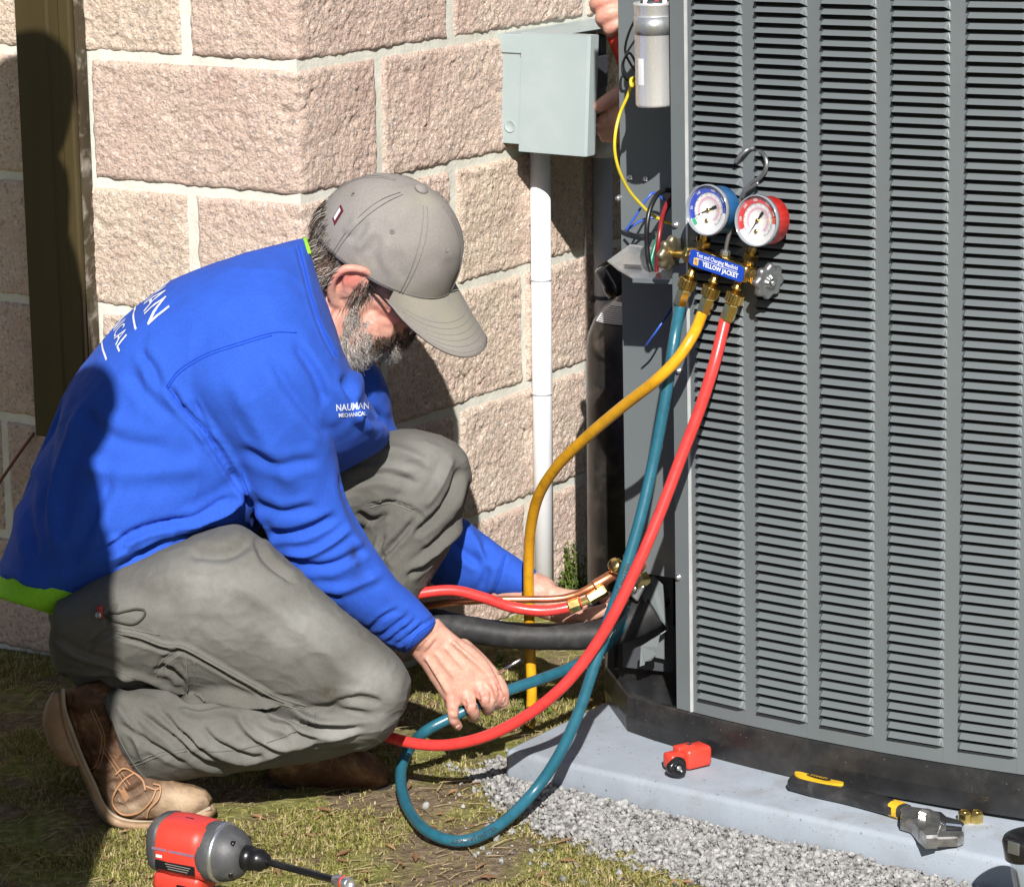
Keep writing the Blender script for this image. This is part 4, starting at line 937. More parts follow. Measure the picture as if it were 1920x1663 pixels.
# ================================================================== PEOPLE: tools
def crom(R, n):
    """smooth rows of numbers"""
    return spline(np.asarray(R, float), n)
def loft(rings, n=30, sub=4, ex=2.0, xt=0.0):
    """rings: (ax, ay, bx, by, Y, half depth[, squareness]) - both outline pixels at distance Y and the depth of the limb there"""
    Rr = [tuple(r)+((ex,) if len(r) == 6 else ()) for r in rings]
    R = crom(Rr, sub) if len(Rr) > 2 else np.asarray(Rr, float)
    v = []; f = []; th = np.arange(n)/n*2*pi
    for ax, ay, bx, by, Y, hd, e in R:
        A, B = at(ax, ay, Y), at(bx, by, Y); c = (A+B)/2; h = (B-A)/2; d = nrm(ray((ax+bx)/2, (ay+by)/2))*hd
        ca, sa = np.cos(th), np.sin(th); p = 2/e
        v.append(c+(np.sign(ca)*np.abs(ca)**p)[:, None]*h+(np.sign(sa)*np.abs(sa)**p)[:, None]*d)
    k = len(R)
    for i in range(k-1):
        for j in range(n): j2 = (j+1) % n; f.append((i*n+j, i*n+j2, (i+1)*n+j2, (i+1)*n+j))
    f.append(tuple(range(n))[::-1]); f.append(tuple((k-1)*n+j for j in range(n)))
    return np.concatenate(v), f
def ellip(c, ax, ay, az, n=20, m=14):
    v = []; f = []
    for i in range(m+1):
        t = pi*i/m-pi/2; r, z = cos(t), sin(t)
        for j in range(n): a = j/n*2*pi; v.append(c+ax*r*cos(a)+ay*r*sin(a)+az*z)
    for i in range(m):
        for j in range(n): j2 = (j+1) % n; f.append((i*n+j, i*n+j2, (i+1)*n+j2, (i+1)*n+j))
    return np.array(v), f
def limb(pts, rad, n=14, sub=4):
    R = crom([tuple(p)+(r,) for p, r in zip(pts, rad)], sub); v, f = tube_geo(R[:, :3], R[:, 3], n)
    a = R[0]; b = R[-1]
    v2, f2 = ellip(a[:3], V3(a[3], 0, 0), V3(0, a[3], 0), V3(0, 0, a[3]), 10, 8); v3, f3 = ellip(b[:3], V3(b[3], 0, 0), V3(0, b[3], 0), V3(0, 0, b[3]), 10, 8)
    m = len(v); f = f+[tuple(i+m for i in q) for q in f2]; m2 = m+len(v2); f = f+[tuple(i+m2 for i in q) for q in f3]
    return np.concatenate([v, v2, v3]), f
def fuse(shapes, voxel, smooth=4, factor=.5):
    """unite closed shapes into one continuous skin"""
    b = MB()
    for v, f in shapes: b.add(v, f)
    me = mesh('fuse', np.concatenate(b.v), b.f, [])
    bm = bmesh.new(); bm.from_mesh(me); bmesh.ops.recalc_face_normals(bm, faces=bm.faces[:]); bm.to_mesh(me); bm.free()
    o = bpy.data.objects.new('fuse', me); COL.objects.link(o)
    r = o.modifiers.new('r', 'REMESH'); r.mode = 'VOXEL'; r.voxel_size = voxel; r.use_smooth_shade = True
    if smooth: s = o.modifiers.new('s', 'SMOOTH'); s.iterations = smooth; s.factor = factor
    dg = bpy.context.evaluated_depsgraph_get(); m2 = bpy.data.meshes.new_from_object(o.evaluated_get(dg))
    bpy.data.objects.remove(o); bpy.data.meshes.remove(me); return m2
class Sculpt:
    """fold and crease strokes on a skin"""
    def __init__(s, me):
        s.me = me; n = len(me.vertices); s.v = np.empty(n*3, np.float32); me.vertices.foreach_get('co', s.v); s.v = s.v.reshape(-1, 3).astype(float); s.upd()
    def upd(s):
        s.me.vertices.foreach_set('co', s.v.astype(np.float32).ravel()); s.me.update()
        n = len(s.me.vertices); a = np.empty(n*3, np.float32); s.me.vertex_normals.foreach_get('vector', a) ; s.n = a.reshape(-1, 3).astype(float)
        s.p = proj(s.v); s.front = (s.n*(s.v-CAM)).sum(1) < .02
    def dist(s, pts, reach, Yr=None, facing=True):
        P = spline(np.asarray(pts, float), 6) if len(pts) > 2 else np.asarray(pts, float)
        lo, hi = P.min(0)-reach, P.max(0)+reach
        m = np.all((s.p > lo) & (s.p < hi), 1)
        if facing: m &= s.front
        if Yr is not None: m &= (s.v[:, 1] > Yr[0]) & (s.v[:, 1] < Yr[1])
        idx = np.nonzero(m)[0]; q = s.p[idx]; best = np.full(len(idx), 1e9); sg = np.zeros(len(idx)); tt = np.zeros(len(idx)); K = len(P)-1
        for i in range(K):
            a, b = P[i], P[i+1]; d = b-a; L2 = d@d+1e-9; t = np.clip(((q-a)@d)/L2, 0, 1); e = q-(a+t[:, None]*d); D = np.hypot(e[:, 0], e[:, 1])
            k = D < best; best[k] = D[k]; sg[k] = np.sign(d[0]*e[k, 1]-d[1]*e[k, 0]); tt[k] = (i+t[k])/K
        return idx, best, sg, tt
    def stroke(s, pts, w, d, kind='valley', Yr=None, taper=.18):
        idx, D, sg, tt = s.dist(pts, w*6, Yr)
        if not len(idx): return
        tp = np.clip(np.minimum(tt, 1-tt)/taper, 0, 1); tp = tp*tp*(3-2*tp) if taper > 0 else 1
        if taper > 0: tp = np.maximum(tp, 0)
        x = D/w
        if kind == 'valley': h = -np.exp(-x*x)+.38*np.exp(-((x-2.1)/1.1)**2)
        elif kind == 'ridge': h = np.exp(-x*x)-.25*np.exp(-((x-2.0)/1.0)**2)
        elif kind == 'step': h = np.where(sg < 0, .9*np.exp(-x/2.6)*np.clip(.35+x*1.2, 0, 1), -np.exp(-(x/1.1)**2)*1.0)   # left of the stroke overhangs
        s.v[idx] += s.n[idx]*(h*d*tp)[:, None]
    def bumpn(s, scale, amp, stretch=(1, 1, 1), mask=None, seed=0):
        idx = np.arange(len(s.v)) if mask is None else np.nonzero(mask)[0]
        S = np.array(stretch)*scale; h = np.array([mnoise.noise(Vector(q)) for q in (s.v[idx]*S+seed)]); s.v[idx] += s.n[idx]*(h*amp)[:, None]
    def relax(s, it=2, lam=.35):
        n = len(s.me.edges); e = np.empty(n*2, np.int32); s.me.edges.foreach_get('vertices', e); e = e.reshape(-1, 2); cnt = np.bincount(e.ravel(), minlength=len(s.v))[:, None]
        for _ in range(it):
            a = np.zeros_like(s.v)
            for k in range(3): a[:, k] = np.bincount(e[:, 0], s.v[e[:, 1], k], len(s.v))+np.bincount(e[:, 1], s.v[e[:, 0], k], len(s.v))
            s.v += lam*(a/np.maximum(cnt, 1)-s.v)
    def wrinkle(s, scale, amp, stretch=(1, 1, 1), seed=0, power=3):
        S = np.array(stretch)*scale; h = np.array([(1-abs(mnoise.noise(Vector(q))))**power for q in (s.v*S+seed)]); s.v += s.n*((h-.35)*amp)[:, None]
    def tree(s): return BVHTree.FromPolygons([tuple(q) for q in s.v], [tuple(p.vertices) for p in s.me.polygons])
def subtract_origin(me, off):
    n = len(me.vertices); a = np.empty(n*3, np.float32); me.vertices.foreach_get('co', a); a = a.reshape(-1, 3)-off.astype(np.float32); me.vertices.foreach_set('co', a.ravel()); me.update()
def place(name, me, mats, parent, smooth=True):
    subtract_origin(me, origin_of(parent)); me.materials.clear()
    for m in (mats if isinstance(mats, (list, tuple)) else [mats]): me.materials.append(m)
    me.polygons.foreach_set('use_smooth', np.full(len(me.polygons), smooth)); me.name = name
    o = bpy.data.objects.new(name, me); COL.objects.link(o); o.parent = parent; return o
def hit(tree, px, py, lift=0.0):
    r = Vector(ray(px, py)).normalized(); h = tree.ray_cast(Vector(CAM), r)
    if h[0] is None: return None
    n = h[1] if h[1].dot(r) < 0 else -h[1]
    return np.array(h[0])+np.array(n)*lift, np.array(n)
def seam(tree, lines, r, lift=0.0004, flat=1.0):
    """thread lines lying on a garment"""
    b = MB()
    for L in lines:
        P = spline(np.asarray(L, float), 7) if len(L) > 2 else np.linspace(L[0], L[1], 8); run = []
        for p in P:
            h = hit(tree, p[0], p[1], lift)
            if h is None or (run and np.linalg.norm(run[-1]-h[0]) > .03):
                if len(run) > 2: b.tube(np.array(run), r, 5)
                run = [h[0]] if h is not None else []
            else: run.append(h[0])
        if len(run) > 2: b.tube(np.array(run), r, 5)
    return b
def seams_on(tree, parent, m, lines, r, lift):
    for L in lines:
        b = seam(tree, [L], r, lift)
        if b.v: b.build('seam', m, parent, True)
def paint(me, name, vals):
    a = me.color_attributes.new(name, 'FLOAT_COLOR', 'POINT'); a.data.foreach_set('color', np.concatenate([np.repeat(vals[:, None], 3, 1), np.ones((len(vals), 1))], 1).astype(np.float32).ravel())
def paint_rgb(me, name, vals):
    a = me.color_attributes.new(name, 'FLOAT_COLOR', 'POINT'); a.data.foreach_set('color', np.concatenate([vals, np.ones((len(vals), 1))], 1).astype(np.float32).ravel())
def attr(t, name):
    n = t.nodes.new('ShaderNodeVertexColor'); n.layer_name = name; return n.outputs[0]
def cloth(name, col, var=.10, vscale=14, weave=900, bmp=.25, rough=.9, sheen=.02, stain=None, dust=None, worn=0):
    m, t, b = nt(name); co = coords(t); c = np.array(col)
    n1 = noise(t, co, vscale, 6, .62, .3)
    cc = ramp(t, n1, [(.28, tuple(c*(1-var))), (.72, tuple(np.minimum(c*(1+var), 1)))])
    n0 = noise(t, co, 420, 2); cc = mix(t, .35, cc, ramp(t, n0, [(.3, tuple(c*.72)), (.7, tuple(np.minimum(c*1.25, 1)))]))
    if dust is not None: cc = mix(t, mixf(t, attr(t, 'dust'), noise(t, co, 18, 6, .65)), cc, dust)
    if stain is not None: cc = mix(t, mixf(t, attr(t, 'stain'), noise(t, co, 60, 5, .7)), cc, stain)
    t.links.new(cc, b.inputs['Base Color']); b.inputs['Roughness'].default_value = rough; b.inputs['Specular IOR Level'].default_value = .2
    b.inputs['Sheen Weight'].default_value = sheen; b.inputs['Sheen Roughness'].default_value = .5
    rn = t.nodes.new('ShaderNodeTexNoise'); rn.noise_type = 'RIDGED_MULTIFRACTAL'; rn.inputs['Scale'].default_value = 16; rn.inputs['Detail'].default_value = 3; rn.inputs['Distortion'].default_value = .6; t.links.new(co, rn.inputs['Vector'])
    p = bump(t, b, noise(t, co, 95, 5, .6), bmp, .002); p = bump(t, b, rn.outputs[0], bmp*.8, .004, p); bump(t, b, noise(t, co, weave, 2), .4, .0008, p); return m
def mixf(t, a, n):
    """attribute broken up by noise"""
    r = ramp(t, n, [(.3, (.35,)*3), (.62, (1, 1, 1))]); m = t.nodes.new('ShaderNodeMix'); m.data_type = 'RGBA'; m.blend_type = 'MULTIPLY'; m.inputs[0].default_value = 1
    t.links.new(a, m.inputs[6]); t.links.new(r, m.inputs[7]); s = t.nodes.new('ShaderNodeRGBToBW'); t.links.new(m.outputs[2], s.inputs[0]); return s.outputs[0]
def skin_material():
    m, t, b = nt('skin'); co = coords(t); n1 = noise(t, co, 55, 5, .6); n2 = noise(t, co, 420, 3)
    base = ramp(t, n1, [(.28, (.41, .195, .145)), (.5, (.50, .275, .205)), (.72, (.56, .335, .255))]); base = mix(t, .3, base, ramp(t, n2, [(.35, (.46, .22, .16)), (.7, (.66, .42, .33))]))
    base = mix(t, attr(t, 'red'), base, (.60, .185, .15))
    base = mix(t, attr(t, 'beard'), base, (.085, .065, .055))
    t.links.new(base, b.inputs['Base Color']); b.inputs['Roughness'].default_value = .48; b.inputs['Specular IOR Level'].default_value = .4
    b.inputs['Subsurface Weight'].default_value = .12; b.inputs['Subsurface Radius'].default_value = (1, .35, .2); b.inputs['Subsurface Scale'].default_value = .006
    p = bump(t, b, noise(t, co, 130, 5, .65), .55, .002); bump(t, b, noise(t, co, 600, 2), .2, .0005, p); return m
M_SKIN = skin_material()
# ================================================================== THE KNEELING MAN
M_SHIRT = cloth('royal_blue_cotton', (.022, .080, .43), var=.12, stain=(.012, .014, .025))
M_PANTS = cloth('grey_olive_canvas', (.102, .099, .088), var=.22, vscale=9, dust=(.25, .248, .232), stain=(.055, .048, .036), bmp=.35, weave=700)
M_THREAD = cloth('pale_seam_thread', (.135, .132, .115), var=.1)
M_LIME = cloth('lime_green_knit', (.26, .62, .03), var=.05)
M_CAPF = cloth('grey_taupe_cap_cloth', (.222, .204, .190), var=.07, vscale=9, weave=1100, bmp=.12, dust=(.27, .255, .19), rough=.7)
def leather(name, c0, c1, c2):
    m, t, b = nt(name); co = coords(t); n1 = noise(t, co, 16, 6, .7, .5); n2 = noise(t, co, 75, 5, .7)
    c = ramp(t, n1, [(.34, c0), (.5, c1), (.64, c2)]); c = mix(t, ramp(t, n2, [(.55, (0, 0, 0)), (.75, (.6, .6, .6))]), c, tuple(np.array(c2)*1.2))
    c = mix(t, mixf(t, attr(t, 'dust'), noise(t, co, 25, 5, .65)), c, (.46, .35, .24))
    t.links.new(c, b.inputs['Base Color']); b.inputs['Roughness'].default_value = .62; b.inputs['Specular IOR Level'].default_value = .3
    p = bump(t, b, noise(t, co, 60, 6, .7), .8, .004); bump(t, b, noise(t, co, 420, 2), .2, .0006, p); return m
M_BOOT = leather('worn_brown_leather', (.045, .018, .008), (.105, .052, .027), (.25, .145, .075))
M_SOLE = mat('tan_crepe_sole', (.27, .165, .09), .7, var=.2, vscale=30, dirt=(.38, .30, .22), dscale=20, damt=.8, bmp=.3, bscale=120)
M_LACE = mat('leather_lace', (.34, .18, .09), .6)
man_ = thing('person', 'man in blue long-sleeved shirt, grey cap and olive work trousers crouching beside the hoses', 'person', (-.36, 4.05, 0))

# ---- head frame
HP, HY, HR = radians(38), radians(6), radians(18)
hF = V3(cos(HP)*cos(HY), -cos(HP)*sin(HY), -sin(HP)); hR = nrm(np.cross(hF, V3(0, 0, 1))); hU = np.cross(hR, hF)
hU, hR = hU*cos(HR)+hR*sin(HR), hR*cos(HR)-hU*sin(HR)
HC = at(700, 492, 4.30)
def H(x, y, z): return HC+hF*x+hR*y+hU*z
def hell(c, r): return ellip(H(*c), hF*r[0], hR*r[1], hU*r[2], 26, 18)
head = [hell((-.012, 0, .030), (.096, .075, .082)), hell((.030, 0, -.005), (.066, .067, .072)), hell((.050, 0, -.045), (.050, .050, .052)),
        hell((.084, 0, -.090), (.026, .030, .022)), hell((.066, 0, -.080), (.034, .036, .024)), hell((.030, .036, -.062), (.050, .026, .034)), hell((.030, -.036, -.062), (.050, .026, .034)),
        hell((.064, .036, -.018), (.026, .022, .022)), hell((.064, -.036, -.018), (.026, .022, .022)),                   # cheeks
        hell((.094, 0, -.060), (.018, .026, .018)), hell((.086, 0, .022), (.016, .056, .012)), hell((-.02, .055, -.02), (.035, .02, .04)), hell((-.02, -.055, -.02), (.035, .02, .04))]
head += [limb([H(.092, 0, .010), H(.104, 0, -.012), H(.117, 0, -.034)], [.008, .009, .0115], 12, 4), hell((.104, .012, -.038), (.012, .007, .008)), hell((.104, -.012, -.038), (.012, .007, .008)),
         hell((.106, 0, -.063), (.008, .022, .0055)), hell((.104, 0, -.074), (.009, .020, .006)), hell((.084, .032, .000), (.010, .014, .010)), hell((.084, -.032, .000), (.010, .014, .010))]
for sg in (1, -1):
    yo = .0815*sg; ear = []
    oc = [(-.004, .0, .030), (-.018, .012, .033), (-.034, .021, .024), (-.038, .024, .004), (-.030, .019, -.018), (-.017, .009, -.032), (-.006, .002, -.032)]
    ear.append(limb([H(x*1.1+.012, yo+y*sg+.001*sg, z*1.1-.002) for x, y, z in oc], [.0052, .0060, .0064, .0060, .0066, .0085, .0060], 10, 4))
    pl_ = []
    for x, y, z in [(-.012, .004, .012), (-.022, .012, .010), (-.022, .012, -.006), (-.014, .006, -.016)]:
        pl_.append(hell((x*1.1+.012, yo+(y-.002)*sg, z*1.1-.002), (.017, .0065, .019)))
    ear += pl_; ear.append(limb([H(-.021, yo+.017*sg, .020), H(-.014, yo+.0165*sg, .005), H(-.001, yo+.011*sg, -.016)], [.0035, .0045, .004], 8, 4)); ear.append(hell((.014, yo-.001*sg, -.004), (.005, .006, .008)))
    head += ear
neck = [limb([at(560, 640, 4.27), at(612, 585, 4.285), at(660, 535, 4.295)], [.066, .062, .060], 22, 4), limb([at(585, 560, 4.28), at(640, 480, 4.29)], [.05, .05], 16, 4), limb([at(640, 640, 4.285), at(690, 600, 4.29)], [.045, .048], 16, 4)]

# ---- joints (centre points of the limbs)
J = dict(sh=at(455, 700, 4.06), el=at(600, 1020, 4.10), wr=at(797, 1192, 4.115), sh2=at(610, 730, 4.42), el2=at(800, 1045, 4.47), wr2=at(1015, 1117, 4.425),
         chest=at(430, 680, 4.24), belly=at(270, 870, 4.20), pel=at(200, 1090, 4.16), hip=at(215, 1165, 4.06), kn=at(700, 1300, 3.975), an=at(215, 1370, 4.0), hip2=at(240, 1130, 4.27), kn2=at(800, 900, 4.31), an2=at(610, 1395, 4.25))
core = [limb([at(585, 620, 4.27), J['chest'], J['belly'], J['pel']], [.06, .08, .08, .07], 16, 4),
        limb([J['chest'], J['sh'], J['el'], J['wr']], [.06, .045, .032, .024], 14, 5), limb([J['chest'], J['sh2'], J['el2'], J['wr2']], [.06, .045, .026, .022], 14, 5),
        limb([J['pel'], J['hip'], J['kn']], [.055, .05, .038], 14, 4), limb([J['kn'], at(450, 1370, 3.98), J['an']], [.038, .036, .028], 14, 4),
        limb([J['pel'], J['hip2'], J['kn2']], [.055, .05, .04], 14, 4), limb([J['kn2'], at(710, 1150, 4.28), J['an2']], [.04, .036, .03], 14, 4),
        limb([J['an'], at(205, 1440, 4.01), at(330, 1500, 4.02)], [.03, .028, .022], 12, 4), limb([J['an2'], at(600, 1440, 4.2), at(690, 1455, 4.18)], [.03, .028, .022], 12, 4)]

# ---- right hand (near)
hy = 4.115
hand = [loft([(762, 1205, 822, 1158, hy, .024), (772, 1228, 838, 1176, hy, .022), (790, 1250, 862, 1196, hy, .0200), (806, 1275, 886, 1212, hy-.002, .0195), (824, 1302, 908, 1232, hy-.006, .0185), (838, 1322, 926, 1258, hy-.010, .0160), (850, 1330, 932, 1276, hy-.012, .011)], 22, 4, 2.3)]
def finger(P, r): return limb([at(x, y, Y) for x, y, Y in P], r, 12, 6)
hand += [finger([(846, 1306, hy-.014), (849, 1332, hy-.020), (850, 1348, hy-.016), (859, 1361, hy-.004)], [.0095, .0088, .0080, .0070]),
         finger([(872, 1298, hy-.016), (882, 1322, hy-.026), (889, 1338, hy-.016), (887, 1345, hy+.004), (884, 1338, hy+.012)], [.0100, .0094, .0086, .0078, .007]),
         finger([(896, 1284, hy-.016), (908, 1308, hy-.027), (916, 1324, hy-.016), (913, 1332, hy+.004), (908, 1322, hy+.014)], [.0102, .0096, .0088, .0078, .007]),
         finger([(916, 1266, hy-.012), (928, 1292, hy-.020), (934, 1312, hy-.010), (930, 1321, hy+.008), (922, 1312, hy+.016)], [.0102, .0096, .0088, .0078, .007]),
         finger([(868, 1215, hy+.006), (900, 1242, hy+.010), (928, 1272, hy+.004), (942, 1296, hy-.004), (944, 1316, hy-.004)], [.0145, .0130, .0110, .0100, .0080])]
for x, y, Y in ((846, 1310, hy-.017), (873, 1302, hy-.021), (897, 1287, hy-.021), (917, 1268, hy-.017)): hand.append(ellip(at(x, y, Y), V3(.0088, 0, 0), V3(0, .008, 0), V3(0, 0, .0088), 12, 10))
for a, c in (((800, 1235), (842, 1302)), ((818, 1225), (868, 1292)), ((836, 1214), (892, 1278)), ((850, 1204), (912, 1260))): hand.append(limb([at(a[0], a[1], hy-.018), at((a[0]+c[0])/2, (a[1]+c[1])/2, hy-.0205), at(c[0], c[1], hy-.019)], [.0030, .0034, .0042], 8, 3))
hand.append(limb([J['el'], at(740, 1150, 4.11), at(795, 1188, hy)], [.03, .032, .028], 14, 4))
# ---- left hand (far)
ly = 4.405
hand2 = [loft([(1000, 1072, 972, 1150, ly+.03, .028), (1030, 1092, 1012, 1158, ly+.02, .024), (1060, 1103, 1050, 1170, ly+.01, .022), (1092, 1106, 1086, 1176, ly, .021), (1120, 1112, 1118, 1178, ly-.005, .017)], 20, 4, 2.3)]
hand2 += [finger([(1110, 1122, ly-.012), (1140, 1120, ly-.03), (1160, 1132, ly-.05), (1158, 1148, ly-.062)], [.0105, .0098, .0090, .0080]),
          finger([(1112, 1138, ly-.012), (1145, 1142, ly-.032), (1168, 1150, ly-.05), (1162, 1162, ly-.062)], [.0105, .0098, .0090, .0080]),
          finger([(1112, 1152, ly-.010), (1142, 1160, ly-.028), (1160, 1168, ly-.045), (1150, 1172, ly-.058)], [.0102, .0095, .0088, .0078]),
          finger([(1108, 1166, ly-.008), (1132, 1172, ly-.022), (1148, 1176, ly-.036), (1140, 1178, ly-.048)], [.0092, .0085, .0078, .007]),
          finger([(1050, 1150, ly-.018), (1080, 1156, ly-.042), (1112, 1150, ly-.062), (1140, 1140, ly-.070)], [.0145, .0130, .0110, .0090]),
          finger([(1150, 1128, ly-.05), (1180, 1134, ly-.07), (1192, 1140, ly-.08)], [.0085, .0085, .0075])]
hand2.append(limb([J['el2'], at(955, 1085, 4.452), at(1012, 1112, ly+.02)], [.024, .024, .029], 14, 4))
bme = fuse(head+neck+core+hand+hand2, .0024, 3, .5)
bs = Sculpt(bme)
# creases: knuckles, neck, cheek, eye hollow
for L in ([(618, 560), (600, 590), (606, 640)], [(606, 548), (590, 585), (596, 625)], [(632, 575), (622, 610), (628, 650)]): bs.stroke(L, 4.5, .0022, 'valley')
for L in ([(838, 1330), (862, 1336)], [(874, 1322), (896, 1316)], [(900, 1308), (922, 1302)], [(930, 1300), (948, 1290)], [(843, 1348), (860, 1350)], [(780, 1228), (820, 1180)], [(786, 1238), (830, 1188)]): bs.stroke(L, 3.2, .0012, 'valley', taper=.3)
for L in ([(862, 1345), (873, 1326), (868, 1308)], [(893, 1334), (899, 1312), (892, 1296)], [(919, 1324), (922, 1300), (914, 1282)], [(936, 1316), (938, 1296), (930, 1276)]): bs.stroke(L, 3.0, .0028, 'valley', taper=.25)
for L in ([(700, 560), (715, 570), (735, 590)], [(706, 592), (722, 596), (744, 604)], [(700, 606), (716, 612), (736, 618)]): bs.stroke(L, 4, .0009, 'valley')
bs.upd()
# reddened skin: ear, nose, knuckles, neck
loc = (bs.v-HC)@np.stack([hF, hR, hU], 1); x_, y_, z_ = loc.T
near_head = np.linalg.norm(bs.v-HC, axis=1) < .16
red = np.zeros(len(bs.v))
er = np.exp(-(((x_+.012)/.022)**2+((z_-.016)/.022)**2))*(np.abs(y_) > .072); red = np.maximum(red, er*near_head*.95)
red = np.maximum(red, near_head*.55*np.exp(-(((x_-.07)/.03)**2+((z_+.02)/.022)**2)))
red = np.maximum(red, near_head*.7*np.exp(-(((x_-.112)/.02)**2+((z_+.03)/.02)**2)))
for x, y, a, r in ((846, 1312, .4, 14), (880, 1318, .45, 16), (905, 1304, .45, 16), (930, 1290, .45, 16), (856, 1362, .55, 10), (942, 1308, .5, 14), (800, 1190, .12, 40), (612, 600, .28, 40)):
    red = np.maximum(red, a*np.exp(-(((bs.p[:, 0]-x)/r)**2+((bs.p[:, 1]-y)/r)**2)))
brd = near_head*np.clip((x_-.010-np.clip(-.045-z_, 0, .05)*.55)/.010, 0, 1)*np.clip((-.036-z_+np.clip((.03-x_)/.03, 0, 1)*.045*(np.abs(y_) > .05))/.010, 0, 1)*np.clip((.125-x_)/.01, 0, 1)
beard_m = np.clip(brd, 0, 1); cheek = (x_ > .050) & (z_ > -.052) & (np.abs(y_) > .022); beard_m[cheek] *= .0
hair_m = near_head*(x_ < -.020)*(z_ > -.062)*(z_ < .06)*(np.abs(y_) < .074+.0*x_)
paint(bme, 'beard', np.maximum(beard_m*.3, hair_m*.8))
paint(bme, 'red', red); body_tree = bs.tree()
body = place('body', bme, M_SKIN, man_)
# nails
M_NAIL = mat('finger_nail', (.62, .40, .33), .35, var=.05)
b = MB()
for px, py, rx, ry in ((861, 1366, 6, 5), (947, 1316, 6, 8)):
    h_ = hit(body_tree, px-2, py-4, .0003)
    if h_: P, n_ = h_; u_, w_ = frame(n_)[1:]; v, f = ellip(P, u_*rx/1300, w_*ry/1300, n_*.0007, 12, 6); b.add(v, f)
if b.v: b.build('nails', M_NAIL, body, True)

# ---- shirt
torso = loft([(572, 446, 648, 676, 4.28, .072), (556, 449, 674, 728, 4.272, .115), (505, 462, 705, 775, 4.25, .175), (430, 484, 730, 815, 4.235, .215), (350, 514, 700, 850, 4.225, .225), (262, 570, 600, 905, 4.215, .215), (195, 634, 545, 945, 4.205, .205), (135, 716, 510, 975, 4.195, .20), (92, 802, 470, 1000, 4.19, .20), (58, 890, 410, 1035, 4.185, .205), (28, 975, 330, 1068, 4.18, .208), (6, 1040, 245, 1108, 4.175, .205), (-6, 1078, 165, 1140, 4.17, .200)], 44, 5, 2.25)
arm = loft([(345, 620, 560, 600, 4.10, .085, 2.2), (318, 690, 612, 680, 4.09, .105, 2.2), (338, 748, 612, 738, 4.075, .100, 2.2), (395, 828, 620, 792, 4.07, .088, 2.2), (442, 890, 634, 872, 4.075, .076, 2.2), (480, 970, 655, 940, 4.085, .070, 2.2), (522, 1050, 692, 1012, 4.095, .066, 2.2), (585, 1112, 736, 1076, 4.10, .060, 2.2), (650, 1160, 775, 1115, 4.105, .055, 2.2), (712, 1200, 803, 1142, 4.11, .048, 2.2), (748, 1222, 818, 1160, 4.112, .041, 2.2), (764, 1224, 821, 1168, 4.113, .037, 2.2)], 34, 5)
arm2 = loft([(560, 640, 690, 660, 4.40, .09, 2.2), (590, 720, 730, 730, 4.43, .085), (640, 800, 742, 800, 4.45, .075), (690, 900, 790, 880, 4.465, .07), (745, 1010, 840, 965, 4.47, .066), (780, 1072, 872, 972, 4.47, .062), (830, 1105, 915, 1006, 4.465, .056), (885, 1116, 950, 1030, 4.455, .050), (935, 1122, 985, 1055, 4.45, .044), (972, 1128, 1006, 1070, 4.445, .040)], 30, 5)
sme = fuse([torso, arm, arm2], .0031, 6, .5); ss = Sculpt(sme)
A = lambda p, w, d, k='valley', Yr=None, taper=.18: ss.stroke(p, w*.8, d*1.8, k, Yr, taper)
# the arm overlapping the body
A([(312, 722), (350, 772), (392, 822), (430, 880), (458, 930), (484, 985), (512, 1042), (566, 1098), (640, 1150)], 7, .006, 'valley', taper=.05)
A([(322, 735), (372, 792), (408, 846)], 5, .004, 'step', taper=.2)
A([(452, 924), (361, 972), (269, 997), (185, 1042)], 10, .0085, 'step', taper=.12)
A([(470, 905), (420, 945), (330, 985)], 16, .007, 'ridge')
A([(409, 1011), (327, 1008), (269, 1040), (207, 1074)], 9, .005, 'step', taper=.2)
A([(455, 985), (380, 1000), (300, 1022), (250, 1046)], 7, .006, 'valley')
A([(240, 1020), (222, 1032), (183, 1054)], 8, .004, 'step', taper=.3); A([(232, 1008), (206, 1018), (188, 1030)], 8, .005, 'ridge')
A([(262, 655), (285, 690), (302, 735)], 10, .0035, 'valley'); A([(240, 690), (275, 740), (330, 790)], 14, .003, 'valley'); A([(345, 760), (368, 800), (388, 835)], 8, .004, 'ridge'); A([(360, 745), (382, 790), (396, 810)], 5, .004, 'valley')
A([(150, 760), (180, 800), (240, 830), (330, 840)], 16, .0028, 'valley'); A([(140, 860), (200, 885), (300, 885), (400, 870)], 20, .003, 'ridge'); A([(120, 700), (95, 790), (80, 900), (70, 1000)], 16, .005, 'valley'); A([(170, 730), (125, 850), (100, 960), (108, 1050)], 14, .005, 'ridge'); A([(60, 880), (50, 960), (70, 1060)], 12, .005, 'valley')
A([(215, 860), (190, 930), (160, 1000), (120, 1080)], 16, .004, 'valley')
A([(550, 640), (590, 700), (612, 760)], 10, .004, 'valley'); A([(500, 660), (545, 730), (590, 790), (620, 820)], 14, .0035, 'valley'); A([(430, 700), (470, 780), (520, 860), (560, 930)], 18, .003, 'ridge'); A([(440, 840), (520, 870), (610, 860)], 12, .003, 'valley')
A([(470, 940), (530, 960), (600, 950)], 10, .0035, 'valley'); A([(500, 1000), (560, 1000), (640, 965)], 9, .005, 'valley'); A([(520, 1035), (590, 1035), (665, 985)], 8, .005, 'ridge'); A([(545, 1060), (620, 1060), (700, 1020)], 9, .0045, 'valley'); A([(575, 1090), (640, 1105), (730, 1070)], 10, .0035, 'ridge')
A([(640, 880), (650, 930), (672, 985), (712, 1045)], 10, .003, 'valley')
for L in ([(690, 1185), (715, 1160), (750, 1140)], [(708, 1196), (735, 1178), (768, 1150)], [(725, 1206), (752, 1184), (785, 1158)], [(738, 1212), (765, 1190), (798, 1166)]): A(L, 4.5, .0032, 'valley')
